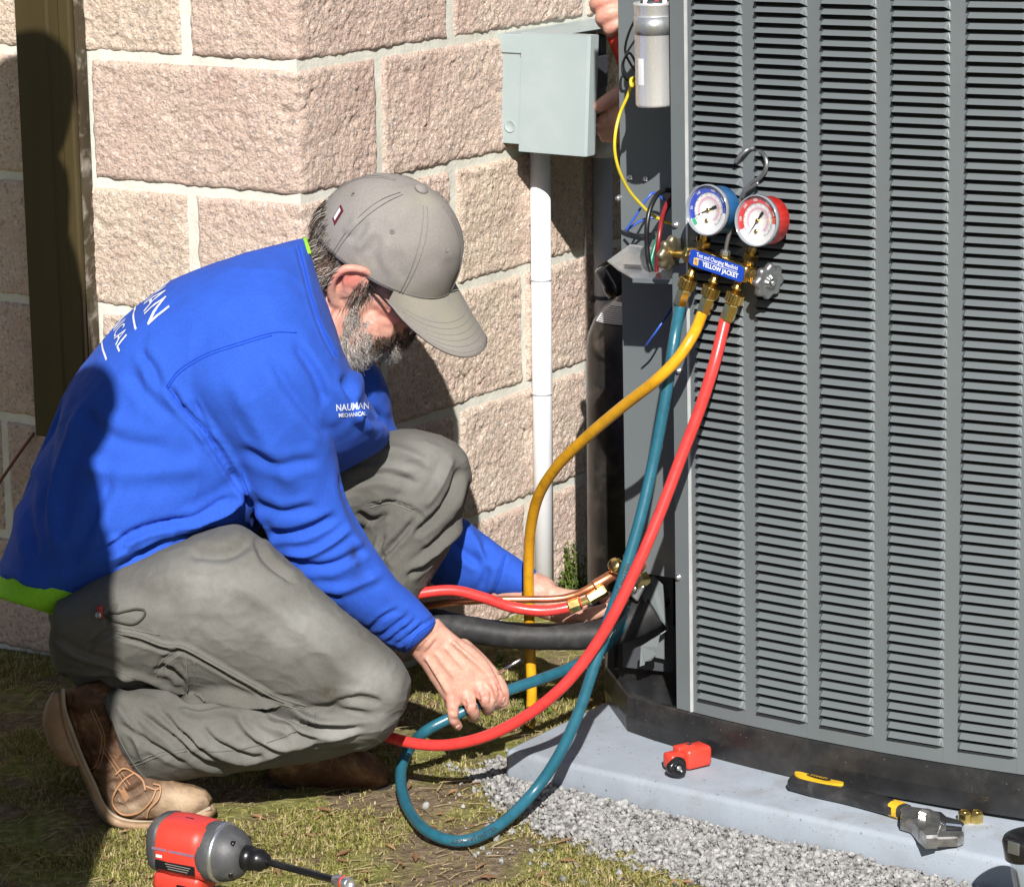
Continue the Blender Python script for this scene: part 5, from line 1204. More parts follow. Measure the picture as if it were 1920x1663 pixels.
A([(752, 1224), (766, 1198), (790, 1174), (816, 1156)], 3.5, .0025, 'valley', taper=.05)
A([(845, 1000), (870, 1035), (905, 1060)], 9, .004, 'valley'); A([(870, 985), (900, 1030), (925, 1075)], 10, .004, 'ridge'); A([(905, 1010), (915, 1060), (900, 1110)], 8, .0035, 'valley'); A([(948, 1040), (936, 1085), (922, 1118)], 4, .0022, 'valley', taper=.05)
A([(640, 700), (680, 760), (720, 800)], 12, .006, 'valley'); A([(660, 690), (672, 740), (668, 800)], 10, .005, 'ridge')
# hem and collar rolls
A([(-4, 1062), (40, 1100), (90, 1130), (128, 1142), (190, 1112), (270, 1068), (345, 1026)], 4, .0022, 'valley', taper=.04)
A([(556, 460), (567, 500), (579, 550), (599, 612), (632, 676)], 4, .0022, 'valley', taper=.04)
ss.relax(4, .4); ss.upd(); ss.wrinkle(11, .0022, (1, 1, .8), 3, 5); ss.upd()
ss.bumpn(14, .0020, (1, 1, 1.0)); ss.bumpn(38, .0011, (1, 1, .8), seed=4); ss.upd()
st = np.zeros(len(ss.v))
for x, y, a, rx, ry in ((662, 1035, .9, 9, 16), (672, 1056, .9, 8, 12), (668, 1075, .4, 18, 22), (735, 1120, .25, 20, 14), (760, 1150, .35, 10, 8)): st = np.maximum(st, a*np.exp(-(((ss.p[:, 0]-x)/rx)**2+((ss.p[:, 1]-y)/ry)**2)))
paint(sme, 'stain', st); shirt_tree = ss.tree()
shirt = place('shirt', sme, M_SHIRT, man_)
M_SEAMB = cloth('blue_seam', (.008, .052, .42), var=.05)
seams_on(shirt_tree, shirt, M_SEAMB, [[(312, 725), (338, 692), (390, 662), (450, 642), (512, 624), (556, 624)], [(314, 729), (340, 697), (391, 667), (451, 647), (510, 629)], [(312, 725), (350, 773), (385, 808), (405, 842)], [(560, 462), (570, 500), (582, 550), (602, 610), (630, 668)], [(450, 880), (470, 935), (492, 985)], [(948, 1040), (936, 1085), (922, 1118)], [(2, 1072), (40, 1106), (90, 1134), (128, 1147), (190, 1118), (270, 1074), (340, 1034)], [(766, 1216), (782, 1190), (812, 1168)]], .0009, .0002)
# collar ribbing
b = MB(); col_c = [(562, 452), (572, 482), (584, 530), (596, 585), (616, 632), (652, 676), (690, 694)]
# printed lettering laid on the cloth
def print_on(tree, s, size, place_fn, bold=0.0002, sx=1.0, lift=.0012, cut=.008):
    v, f = text_geo(s, size, bold, sx, cut); out = []
    for x, y in v[:, :2]:
        h_ = place_fn(x, y); out.append(h_)
    ok = [h is not None for h in out]; f = [q for q in f if all(ok[i] for i in q)]; vv = [h if h is not None else V3(0, 0, 0) for h in out]; return vv, f
def by_pixel(tree, cx, cy, ux, uy, lift=.0012):
    """(x,y) metres of print -> pixel direction -> on the cloth"""
    def fn(x, y):
        h_ = hit(tree, cx+ux[0]*x+uy[0]*y, cy+ux[1]*x+uy[1]*y, lift); return None if h_ is None else h_[0]
    return fn
M_PRINT = mat('white_screen_print', (.62, .65, .72), .7, var=.12)
b = MB()
for s, sz, cx, cy, sx in (('NAUMAN', .0145, 660, 763, .95), ('MECHANICAL', .0085, 660, 777, .95)):
    v, f = print_on(shirt_tree, s, sz, by_pixel(shirt_tree, cx, cy, (1020, -60), (-60, -1230)), .0002, sx); 
    if f: b.add(v, f)
if b.v: b.build('chest_print', M_PRINT, shirt)
# the back print: rows run across the back; we see their ends come round the side
bc0, bc1 = at(330, 545, 4.2), at(130, 760, 4.19)
def on_back(row_t, lat0):
    """row_t: 0 at the neck end .. 1 at the waist; x across the back, y towards the neck"""
    ax0, ax1 = at(510, 650, 4.235), at(300, 850, 4.195)
    up_ = nrm(ax0-ax1); out0 = nrm(np.cross(V3(0, 1, 0), up_)); out0 = out0 if out0[0] < 0 else -out0
    c = ax0+(ax1-ax0)*row_t
    def fn(x, y):
        a = (lat0+x)/.215; d = out0*cos(a)+V3(0, -1, 0)*sin(a)*1.0
        o_ = c+up_*y+d*.6; h_ = shirt_tree.ray_cast(Vector(o_), Vector(-d))
        if h_[0] is None: return None
        n_ = np.array(h_[1]); n_ = n_ if n_@d > 0 else -n_; return np.array(h_[0])+n_*.0013
    return fn
b = MB()
for s, sz, rt, lat, bold, sx in (('NAUMAN', .056, .26, .040, .00005, 1.05), ('MECHANICAL', .033, .55, .036, .00005, 1.15)):
    v, f = print_on(shirt_tree, s, sz, on_back(rt, lat), bold, sx, cut=.012); b.add(v, f)
for rt, x0, x1, hw in ((.42, -.2, .150, .0016), (.70, -.2, .140, .0016)):
    xs = np.linspace(x0, x1, 40); fn = on_back(rt, 0.0); v = []; 
    for x in xs: v += [fn(x, hw), fn(x, -hw)]
    if all(q is not None for q in v): b.add(v, [(2*i, 2*i+2, 2*i+3, 2*i+1) for i in range(39)])
b.build('back_print', M_PRINT, shirt)
# lime undershirt below the hem and at the collar
us = loft([(40, 1000, 250, 1085, 4.178, .195), (2, 1060, 222, 1118, 4.172, .196), (-12, 1092, 190, 1132, 4.168, .196), (-18, 1108, 168, 1150, 4.166, .194), (-20, 1114, 142, 1164, 4.165, .190)], 40, 5, 2.25)
ume = fuse([us], .004, 3); uu = Sculpt(ume); uu.bumpn(20, .003); uu.upd(); place('undershirt', ume, M_LIME, man_)
cb2 = MB(); cb2.tube(spline([at(x, y, Y) for x, y, Y in ((571, 448, 4.27), (576, 462, 4.23), (580, 476, 4.215))], 5), .0032, 8); cb2.build('undershirt_collar', M_LIME, man_, True)

# ---- trousers
thigh = loft([(104, 1120, 92, 1215, 4.07, .13, 2.3), (170, 1085, 108, 1262, 4.06, .135, 2.3), (260, 1050, 175, 1282, 4.045, .130, 2.3), (350, 1010, 270, 1288, 4.03, .122, 2.3), (440, 985, 360, 1312, 4.01, .112), (510, 1022, 440, 1335, 3.995, .104), (590, 1094, 525, 1352, 3.985, .098), (665, 1158, 610, 1366, 3.975, .092), (725, 1208, 680, 1374, 3.97, .084), (760, 1248, 728, 1366, 3.968, .070), (772, 1280, 756, 1340, 3.968, .045)], 36, 5)
calf = loft([(762, 1300, 742, 1366, 3.975, .05), (715, 1296, 706, 1398, 3.975, .078), (650, 1300, 640, 1414, 3.98, .088), (570, 1302, 560, 1430, 3.985, .090), (480, 1306, 470, 1444, 3.99, .090), (390, 1304, 376, 1456, 3.99, .088), (300, 1296, 300, 1472, 3.995, .082), (215, 1290, 262, 1466, 4.0, .076), (188, 1296, 232, 1424, 4.0, .070)], 34, 5)
pelv = loft([(60, 1060, 300, 1080, 4.17, .17, 2.4), (88, 1130, 260, 1150, 4.165, .18, 2.4), (98, 1210, 240, 1220, 4.155, .175, 2.4), (112, 1258, 220, 1262, 4.15, .15, 2.4)], 36, 5)
thigh2 = loft([(200, 1050, 230, 1230, 4.27, .10), (420, 930, 440, 1130, 4.29, .10), (600, 850, 640, 1020, 4.305, .10), (690, 818, 735, 985, 4.31, .098), (765, 804, 800, 960, 4.31, .092), (828, 815, 850, 930, 4.31, .078), (868, 842, 872, 900, 4.31, .055), (882, 866, 880, 886, 4.31, .03)], 34, 5)
shin2 = loft([(760, 815, 862, 845, 4.31, .07), (715, 860, 884, 880, 4.31, .088), (690, 920, 878, 930, 4.305, .090), (672, 990, 852, 1005, 4.30, .088), (655, 1060, 815, 1078, 4.29, .086), (640, 1140, 770, 1160, 4.28, .084), (590, 1250, 720, 1260, 4.265, .082), (545, 1350, 690, 1350, 4.25, .080), (530, 1405, 672, 1405, 4.24, .078)], 32, 5)
tme = fuse([thigh, calf, pelv, thigh2, shin2], .0031, 6, .5); ts = Sculpt(tme); T = lambda p, w, d, k='valley', Yr=None, taper=.18: ts.stroke(p, w*.78, d*1.8, k, Yr, taper); NEAR = (3.8, 4.12); FAR = (4.12, 4.5)
T([(100, 1266), (200, 1270), (258, 1277), (300, 1290), (333, 1302), (360, 1314), (420, 1312), (470, 1326), (525, 1336), (585, 1362), (690, 1366)], 6, .012, 'valley', NEAR, .06)
T([(690, 1362), (585, 1352), (525, 1322), (458, 1312), (417, 1302), (354, 1304)], 9, .006, 'ridge', NEAR)
T([(292, 1317), (346, 1375), (400, 1412), (479, 1423), (542, 1406), (600, 1388), (683, 1378)], 6.5, .008, 'step', NEAR, .12)
T([(250, 1325), (312, 1375), (372, 1424), (440, 1440)], 7, .006, 'valley', NEAR); T([(225, 1354), (285, 1398), (350, 1432)], 6, .005, 'valley', NEAR)
T([(375, 1358), (405, 1390), (460, 1412), (500, 1412)], 6, .006, 'valley', NEAR); T([(440, 1338), (470, 1372), (520, 1395), (570, 1385)], 7, .006, 'ridge', NEAR); T([(492, 1333), (508, 1354), (545, 1360), (575, 1362)], 6, .003, 'valley', NEAR); T([(520, 1342), (560, 1378), (600, 1382)], 7, .004, 'valley', NEAR)
T([(330, 1330), (370, 1340), (420, 1335), (480, 1350)], 8, .005, 'ridge', NEAR); T([(210, 1310), (250, 1370), (275, 1440)], 9, .004, 'ridge', NEAR); T([(680, 1400), (600, 1412), (520, 1420), (450, 1432)], 7, .004, 'valley', NEAR)
T([(217, 1183), (262, 1192), (308, 1209), (346, 1213), (417, 1251), (470, 1280), (521, 1308), (575, 1325)], 4.5, .003, 'ridge', NEAR, .06)
T([(217, 1192), (308, 1217), (346, 1222), (417, 1260), (521, 1317)], 4, .003, 'valley', NEAR, .06)
T([(290, 1270), (300, 1245), (322, 1225), (345, 1213)], 6, .003, 'valley', NEAR, .2); T([(296, 1262), (312, 1250), (330, 1262), (348, 1280)], 6, .006, 'valley', NEAR); T([(345, 1230), (350, 1260), (350, 1305)], 4, .003, 'ridge', NEAR)
T([(100, 1195), (140, 1225), (200, 1245), (260, 1275)], 6, .004, 'ridge', NEAR); T([(98, 1205), (135, 1232), (195, 1256)], 5, .004, 'valley', NEAR); T([(160, 1220), (185, 1195), (220, 1180)], 7, .004, 'valley', NEAR)
T([(220, 1130), (205, 1150), (200, 1175)], 5, .003, 'valley', NEAR); T([(345, 1035), (420, 1040), (480, 1010)], 14, .005, 'valley', NEAR); T([(480, 1000), (500, 1050), (560, 1100)], 9, .004, 'valley', NEAR); T([(400, 1080), (500, 1130), (600, 1210), (680, 1290)], 22, .0035, 'ridge', NEAR); T([(600, 1330), (660, 1310), (720, 1320)], 9, .0035, 'valley', NEAR); T([(575, 1325), (640, 1330), (700, 1345)], 8, .003, 'valley', NEAR)
# far leg
T([(690, 945), (730, 936), (775, 952), (800, 975)], 5, .004, 'step', FAR); T([(783, 968), (755, 1000), (722, 1036), (700, 1060)], 6, .006, 'valley', FAR); T([(870, 870), (845, 930), (810, 975), (770, 1005)], 8, .007, 'valley', FAR); T([(850, 850), (825, 910), (790, 955)], 10, .005, 'ridge', FAR); T([(882, 900), (862, 960), (830, 1005), (790, 1040)], 7, .006, 'valley', FAR); T([(862, 975), (820, 1030), (770, 1070)], 8, .006, 'ridge', FAR); T([(850, 1005), (800, 1055), (760, 1085)], 6, .005, 'valley', FAR); T([(640, 860), (700, 845), (760, 850), (820, 880)], 14, .004, 'ridge', FAR); T([(650, 900), (720, 890), (790, 910)], 10, .004, 'valley', FAR); T([(668, 960), (700, 975), (730, 960)], 7, .005, 'valley', FAR); T([(722, 1000), (712, 1040), (735, 1080)], 5, .004, 'valley', FAR)
ts.relax(3, .35); ts.upd(); ts.wrinkle(13, .0016, (1, .7, 1.3), 5, 6); ts.upd(); ts.wrinkle(34, .0010, (1, .7, 1.5), 8, 6); ts.upd(); ts.bumpn(12, .0024, (1, 1, 1)); ts.bumpn(36, .0007, seed=9); ts.upd()
st = np.zeros(len(ts.v)); du = np.zeros(len(ts.v))
for x, y, a, rx, ry in ((615, 1298, 1.0, 24, 18), (632, 1312, .7, 16, 22), (560, 1238, .6, 12, 9), (300, 1100, .35, 40, 22), (690, 1180, .4, 30, 22), (420, 1205, .2, 60, 25), (505, 1050, .3, 30, 25), (440, 1330, .2, 40, 20)): st = np.maximum(st, a*np.exp(-(((ts.p[:, 0]-x)/rx)**2+((ts.p[:, 1]-y)/ry)**2)))
for x, y, a, rx, ry in ((400, 1100, .75, 120, 60), (560, 1180, .8, 90, 50), (700, 1300, .9, 60, 60), (420, 1180, .6, 140, 40), (640, 1370, .8, 120, 30), (300, 1130, .5, 70, 40), (480, 1400, .5, 160, 40), (790, 880, .6, 70, 50)): du = np.maximum(du, a*np.exp(-(((ts.p[:, 0]-x)/rx)**2+((ts.p[:, 1]-y)/ry)**2)))
paint(tme, 'stain', st); paint(tme, 'dust', du); trou_tree = ts.tree()
trou = place('trousers', tme, M_PANTS, man_)
off = lambda L, dx, dy: [(x+dx, y+dy) for x, y in L]
ls = [(217, 1181), (262, 1190), (308, 1207), (346, 1211), (417, 1249), (470, 1278), (521, 1306), (575, 1323)]
hemc = [(190, 1298), (205, 1360), (225, 1408), (262, 1460), (300, 1470)]
lines = [ls, off(ls, -2, 5), off(ls, -4, 10), [(290, 1262), (300, 1243), (320, 1226), (345, 1214)], [(296, 1268), (308, 1250), (327, 1234), (348, 1222)], [(346, 1215), (350, 1250), (352, 1300)], [(362, 1222), (366, 1260), (366, 1305)], [(575, 1325), (578, 1345), (574, 1364)], [(588, 1325), (591, 1345), (587, 1366)], off(hemc, 9, -4), [(100, 1197), (140, 1227), (200, 1247), (262, 1277)], [(245, 1432), (300, 1410), (350, 1402)], [(248, 1438), (300, 1416), (350, 1408)], [(350, 1402), (420, 1408), (500, 1392), (555, 1370)], [(200, 1168), (240, 1178), (300, 1190)], [(692, 946), (730, 938), (775, 953)], [(692, 952), (730, 944), (772, 958)], [(783, 972), (758, 1002), (728, 1036)]]
seams_on(trou_tree, trou, M_THREAD, lines, .0010, .0003)
M_DKC = cloth('dark_cord', (.06, .06, .05)); 
b = seam(trou_tree, [[(194, 1152), (225, 1147), (258, 1140), (273, 1146), (268, 1158), (250, 1168), (222, 1164), (196, 1156)]], .0015, .003); b.build('drawcord', M_DKC, trou, True)
h_ = hit(trou_tree, 189, 1152, .004)
if h_:
    P, n_ = h_; b = MB(); b.bbox(P+V3(.001, 0, .004), V3(.0045, 0, 0), V3(0, .003, 0), V3(0, 0, .009), .002); b.build('cord_toggle', mat('red_toggle', (.30, .02, .02), .5), trou, True)
    b = MB(); b.lathe(P+n_*.002-V3(0, .0025, 0), n_, [(0, .0045), (.0012, .0045), (.0016, .0030), (.0010, .002)], 14); b.build('toggle_button', M_STEEL, trou, True)
# ---- cap
cF = nrm(hF*cos(radians(6))+hU*sin(radians(6))); cU = np.cross(hR, cF)*1.0; cU = cU if cU@hU > 0 else -cU; cR = hR
CB = H(.004, 0, .024); ca_, cb_2, cH = .1125, .0885, .120
def dome(ph, t, lift=0.0):
    """crown of the cap: ph azimuth from the front, t 0 rim .. 1 button"""
    e = 2.25; r = (1-min(t, 1)**e)**(1/e); q = (ph/(pi/3)) % 1.0; dq = min(q, 1-q)*(pi/3)
    r2 = r*(1-.010*math.exp(-(dq/.035)**2)*(1-t)-.004)
    back = max(0, -cos(ph)); z = cH*t*(1+.03*cos(ph))-.010*back*(1-t)**2
    x, y = ca_*cos(ph)*r2, cb_2*sin(ph)*r2
    nx = V3(cos(ph)/ca_, sin(ph)/cb_2, 0); nn = nrm(np.array([nx[0]*r, nx[1]*r, t/cH*1.2]))
    x += nn[0]*lift; y += nn[1]*lift; z += nn[2]*lift
    return CB+cF*x+cR*y+cU*z
NPH, NT = 120, 34; ts_ = 1-(1-np.linspace(0, 1, NT))**1.35
v = []; f = []
for t in ts_[:-1]:
    for j in range(NPH): v.append(dome(j/NPH*2*pi, t))
v.append(dome(0, 1)); 
for i in range(NT-2):
    for j in range(NPH): j2 = (j+1) % NPH; f.append((i*NPH+j, i*NPH+j2, (i+1)*NPH+j2, (i+1)*NPH+j))
for j in range(NPH): f.append(((NT-2)*NPH+j, (NT-2)*NPH+(j+1) % NPH, len(v)-1))
cme = mesh('crown', v, f, M_CAPF, True); bm = bmesh.new(); bm.from_mesh(cme); bmesh.ops.recalc_face_normals(bm, faces=bm.faces[:]); bm.to_mesh(cme); bm.free()
cs = Sculpt(cme)
for L, w, d, k in (([(690, 412), (668, 440), (652, 450)], 7, .0035, 'valley'), ([(700, 425), (684, 452), (668, 470)], 6, .0035, 'ridge'), ([(672, 410), (655, 428), (645, 432)], 6, .003, 'ridge'), ([(712, 440), (700, 470), (700, 500)], 8, .0028, 'valley'), ([(730, 450), (722, 480), (728, 515)], 8, .0025, 'ridge'), ([(750, 470), (748, 500), (760, 530)], 9, .002, 'valley'), ([(690, 460), (680, 480), (682, 498)], 6, .0025, 'valley'), ([(840, 480), (850, 520), (868, 550)], 14, .0022, 'valley'), ([(770, 360), (760, 400), (720, 430)], 16, .002, 'ridge')): cs.stroke(L, w, d, k)
cs.upd(); cs.bumpn(30, .0012); cs.upd()
du = np.zeros(len(cs.v))
for x, y, a, rx, ry in ((800, 372, .55, 40, 22), (830, 560, .6, 60, 16), (760, 540, .4, 40, 14), (690, 500, .3, 30, 14)): du = np.maximum(du, a*np.exp(-(((cs.p[:, 0]-x)/rx)**2+((cs.p[:, 1]-y)/ry)**2)))
paint(cme, 'dust', du)
cap_ = place('cap', cme, M_CAPF, man_); so = cap_.modifiers.new('thickness', 'SOLIDIFY'); so.thickness = .0016; so.offset = -1
M_CAPS = cloth('cap_stitching', (.20, .185, .175), var=.05)
for k in range(6):
    for off_ in (-.022, .022):
        P = np.array([dome(k*pi/3+off_*(1+2.5*t*t), t, .0012) for t in np.linspace(.02, .96, 26)]); b = MB(); b.tube(P, .00045, 4); b.build('seam', M_CAPS, cap_, True)
b = MB(); b.tube(np.array([dome(a, .05, .0006) for a in np.linspace(0, 2*pi, 73)]), .00045, 4); b.build('seam', M_CAPS, cap_, True)
for k in range(6):
    P = dome(pi/6+k*pi/3, .66, .0004); n_ = nrm(dome(pi/6+k*pi/3, .66, .01)-P); a_, u_, w_ = frame(n_)
    b = MB(); b.tube(np.array([P+u_*.0031*cos(a)+w_*.0031*sin(a) for a in np.linspace(0, 2*pi, 15)]), .0010, 6); e_ = b.build('eyelet', M_CAPS, cap_, True)
    b = MB(); b.lathe(P-n_*.0006, n_, [(0, .0018), (.0007, .0018)], 10); b.build('eyelet_hole', M_DARKIN, e_)
v, f = ellip(dome(0, 1), cF*.0105, cR*.0105, cU*.0048, 18, 10); obj('button', v, f, M_CAPF, cap_, True)
# brim
def brim(u, vv, lift=0.0):
    ph = u*radians(66); L = .096*(1-abs(u)**3.4)**.65+.001
    base = V3(ca_*cos(ph), cb_2*sin(ph)*1.0, 0); y = base[1]*(1+.10*vv*(1-abs(u)))
    x = base[0]+L*vv*cos(radians(27)); z = -L*vv*sin(radians(27))-(y/.085)**2*.020*min(1, vv*1.6+.0)-.003*vv*vv+.002
    return CB+cF*x+cR*y+cU*(z+lift)
NU, NV = 44, 14; v = []; f = []
for lay, lf_ in ((0, .0012), (1, -.0012)):
    for i in range(NV+1):
        for j in range(NU+1): v.append(brim(-1+2*j/NU, i/NV, lf_))
Q = (NU+1)*(NV+1)
for i in range(NV):
    for j in range(NU): a = i*(NU+1)+j; q = (a, a+1, a+NU+2, a+NU+1); f += [q, tuple(Q+k for k in q[::-1])]
for j in range(NU): a = NV*(NU+1)+j; f.append((a, a+1, Q+a+1, Q+a))
bme_ = mesh('brim', v, f, M_CAPF, True); dv = np.array([.25+.75*min(1, abs((k % (NU+1))/NU-.45)*0+ (1-abs(((k % Q)//(NU+1))/NV-.25)*1.6)) for k in range(len(v))]).clip(0, 1)*.75; paint(bme_, 'dust', dv); place('brim', bme_, M_CAPF, cap_)
for k in range(6):
    P = np.array([brim(u, .40+.105*k, .0014) for u in np.linspace(-.93+.0*k, .93, 40)]); b = MB(); b.tube(P, .00035, 4); b.build('seam', M_CAPS, cap_, True)
cap_tree = cs.tree()
M_MAR = mat('maroon_tag', (.10, .008, .018), .6); 
q = [hit(cap_tree, x, y, .0012) for x, y in ((640, 384), (645, 396), (628, 424), (624, 410))]
if all(q): b = MB(); b.add([h[0] for h in q], [(0, 1, 2, 3)]); tg = b.build('woven_tag', M_MAR, cap_)
q2 = [hit(cap_tree, x, y, .0016) for x, y in ((638, 390), (640, 396), (629, 414), (627, 408))]
if all(q2) and all(q): b = MB(); b.add([h[0] for h in q2], [(0, 1, 2, 3)]); b.build('tag_mark', M_PRINT, tg)

# ---- hair and beard
def hair_mat(name, c): 
    m, t, b = nt(name); b.inputs['Base Color'].default_value = (*c, 1); b.inputs['Roughness'].default_value = .42; b.inputs['Specular IOR Level'].default_value = .4; return m
HM = [hair_mat('dark_brown_hair', (.035, .022, .014)), hair_mat('mid_brown_hair', (.11, .07, .045)), hair_mat('grey_hair', (.34, .31, .28)), hair_mat('white_hair', (.68, .65, .61))]
def strands(name, idx, n, length, dirf, mix_, r=.00038, curl=.004, seg=5, normal_push=.35):
    rg = np.random.default_rng(5 if name == 'beard' else 6); pick = rg.choice(idx, n); b = {0: [], 1: [], 2: [], 3: []}
    V = []; F = []; MI = []; c0 = 0
    for k in pick:
        p = bs.v[k]+rg.normal(0, .0008, 3); nn = bs.n[k]; L = length(k, rg); d = dirf(k)+rg.normal(0, .22, 3); d = d-nn*(d@nn); d = nrm(d)
        w1 = nrm(np.cross(nn, d)); ph = rg.uniform(0, 6.28); cu = curl*rg.uniform(.3, 1.4); pts = []
        for s in np.linspace(0, 1, seg):
            pts.append(p+d*L*s+nn*(normal_push*L*s*(1-.35*s)+.0004)+w1*cu*sin(ph+s*4.5)*s+V3(0, 0, -.25)*L*s*s+nn*cu*.6*cos(ph+s*5)*s)
        pts = np.array(pts); m = mix_(k, rg); t_ = nrm(pts[-1]-pts[0]); u, w = frame(t_)[1:]
        for s in range(seg):
            rr = r*(1-.75*s/(seg-1))
            for a in (0, 2.094, 4.189): V.append(pts[s]+u*rr*cos(a)+w*rr*sin(a))
        for s in range(seg-1):
            for a in range(3): a2 = (a+1) % 3; F.append((c0+3*s+a, c0+3*s+a2, c0+3*s+3+a2, c0+3*s+3+a)); MI.append(m)
        c0 += 3*seg
    o = obj(name, V, F, HM, man_, True, MI); o['kind'] = 'stuff'; return o
loc = (bs.v-HC)@np.stack([hF, hR, hU], 1)
bi = np.nonzero(beard_m > .45)[0]
def bl_len(k, rg):
    x, y, z = loc[k]; base = .0055+.009*max(0, min(1, (-.06-z)/.04))*(1 if x > .03 else .5)
    return base*rg.uniform(.6, 1.25)
def bl_dir(k):
    x, y, z = loc[k]; return (-hU*1.0+hF*.35) if x < .05 else ((-hU*.6+hF*.9) if z < -.075 else (-hU*.9+hF*.7))+hR*.15*np.sign(y)*0
def bl_mix(k, rg):
    x, y, z = loc[k]; q = rg.random(); must = x > .070 and z > -.078
    if must: return 0 if q < .45 else (1 if q < .85 else 2)
    if z < -.085: return 3 if q < .45 else (2 if q < .8 else 0)
    return 3 if q < .42 else (2 if q < .76 else (1 if q < .86 else 0))
strands('beard', bi, 8500, bl_len, bl_dir, bl_mix, .00038, .0040, 5, .42)
hi = np.nonzero((np.linalg.norm(loc, axis=1) < .15) & (loc[:, 0] < -.014) & (loc[:, 2] > -.058) & (loc[:, 2] < .045) & ~((loc[:, 0] > -.030) & (np.abs(loc[:, 1]) > .070)))[0]
strands('hair', hi, 5200, lambda k, rg: .030*rg.uniform(.6, 1.2), lambda k: -hU*1.0-hF*.45, lambda k, rg: (lambda q: 0 if q < .42 else (1 if q < .72 else (2 if q < .93 else 3)))(rg.random()), .00042, .0045, 6, .22)
si = np.nonzero((np.linalg.norm(loc, axis=1) < .13) & (loc[:, 0] > .002) & (loc[:, 0] < .030) & (loc[:, 2] > -.040) & (loc[:, 2] < .028) & (np.abs(loc[:, 1]) > .050))[0]
strands('sideburn_hair', si, 1100, lambda k, rg: .012*rg.uniform(.6, 1.2), lambda k: -hU+hF*.2, lambda k, rg: (lambda q: 0 if q < .35 else (1 if q < .55 else (2 if q < .85 else 3)))(rg.random()), .00038, .002, 4, .2)
bi2 = np.nonzero((np.linalg.norm(loc, axis=1) < .13) & (loc[:, 0] > .080) & (loc[:, 0] < .096) & (loc[:, 2] > .006) & (loc[:, 2] < .018) & (np.abs(loc[:, 1]) > .012) & (np.abs(loc[:, 1]) < .05))[0]
if len(bi2): strands('eyebrow_hair', bi2, 260, lambda k, rg: .009, lambda k: hR*np.sign(loc[k][1])-hF*.2, lambda k, rg: int(rg.integers(0, 3)), .0004, .001, 4, .25)
# eyes and spectacles
M_EYE = mat('eye_white', (.75, .73, .70), .15); M_IRIS = mat('iris', (.05, .07, .09), .15)
for sg in (1, -1):
    v, f = ellip(H(.078, .031*sg, .000), hF*.0125, hR*.0125, hU*.0115, 16, 12); e_ = obj('eye', v, f, M_EYE, man_, True)
    v, f = ellip(H(.0885, .031*sg, -.002), hF*.0024, hR*.0055, hU*.0055, 12, 8); obj('iris', v, f, M_IRIS, e_, True)
M_FRAME = mat('dark_spectacle_frame', (.015, .011, .010), .2)
gl = MB()
for sg in (1, -1): gl.tube(spline([H(-.008, .082*sg, .012), H(.002, .0825*sg, .020), H(.03, .081*sg, .013), (H(.07, .078*sg, .005)), H(.103, .068*sg, -.002)], 6), .0018, 8)
gl.tube(spline([H(.112, -.011, -.004), H(.118, 0, -.001), H(.112, .011, -.004)], 6), .0016, 8)
for sg in (1, -1):
    o = [(.104, .066, .004), (.110, .040, .008), (.112, .014, .004), (.112, .013, -.016), (.109, .036, -.026), (.104, .062, -.020)]; P = spline([H(x, y*sg, z) for x, y, z in o+o[:1]], 5); gl.tube(P, .0014, 6)
gf = gl.build('spectacles', M_FRAME, man_, True)
M_SPEC = glass_mat('spectacle_glass', (.9, .9, .9), .08)
for sg in (1, -1):
    o = [(.104, .066, .004), (.110, .040, .008), (.112, .014, .004), (.112, .013, -.016), (.109, .036, -.026), (.104, .062, -.020)]; b = MB(); b.add([H(x, y*sg, z) for x, y, z in o], [tuple(range(6))]); b.build('lens', M_SPEC, gf)

# ---- boots
YB = 3.995
def boot(upper, sole, name, dusty, hd=.046):
    me = fuse([loft(upper, 28, 5, 2.3)], .003, 4); s_ = Sculpt(me)
    return me, s_
up1 = [(116, 1298, 192, 1272, YB+.005, .040), (121, 1330, 214, 1300, YB, .044), (134, 1378, 236, 1345, YB, .043), (154, 1428, 252, 1394, YB, .042), (174, 1474, 276, 1432, YB, .044), (192, 1514, 318, 1456, YB, .048), (232, 1540, 352, 1468, YB, .052), (290, 1544, 376, 1476, YB, .053), (345, 1540, 392, 1484, YB-.002, .049), (380, 1530, 401, 1496, YB-.002, .036)]
so1 = [(110, 1300, 120, 1292, YB, .040), (112, 1340, 126, 1336, YB, .046), (124, 1385, 138, 1380, YB, .046), (142, 1430, 157, 1424, YB, .045), (160, 1470, 176, 1462, YB, .046), (178, 1512, 193, 1502, YB, .051), (200, 1544, 211, 1526, YB, .055), (240, 1558, 244, 1538, YB, .058), (300, 1558, 300, 1538, YB, .059), (356, 1549, 354, 1530, YB, .055), (394, 1535, 388, 1514, YB, .045), (408, 1520, 398, 1504, YB, .028)]
he1 = [(98, 1296, 114, 1296, YB, .036), (84, 1326, 120, 1320, YB, .044), (80, 1356, 126, 1352, YB, .046), (92, 1396, 136, 1384, YB, .046), (112, 1428, 150, 1416, YB, .045), (134, 1440, 158, 1434, YB, .042)]
nb = thing  # noqa
ume1, us1 = boot(up1, so1, 'boot', 1); K = us1.stroke
for L, w, d in (([(200, 1470), (235, 1462), (262, 1440)], 5, .003), ([(205, 1490), (240, 1485), (280, 1462)], 5, .003), ([(215, 1512), (250, 1505), (290, 1480)], 5, .0025), ([(160, 1410), (200, 1395), (240, 1390)], 7, .003)): K(L, w, d, 'valley')
K([(128, 1300), (140, 1370), (168, 1430), (205, 1440), (230, 1400)], 4, .0018, 'ridge'); K([(300, 1475), (292, 1500), (275, 1530)], 4, .0015, 'ridge')
us1.upd(); us1.bumpn(40, .0018); us1.wrinkle(45, .0022, (1, 1, 1), 2, 5); us1.upd()
du = np.zeros(len(us1.v))
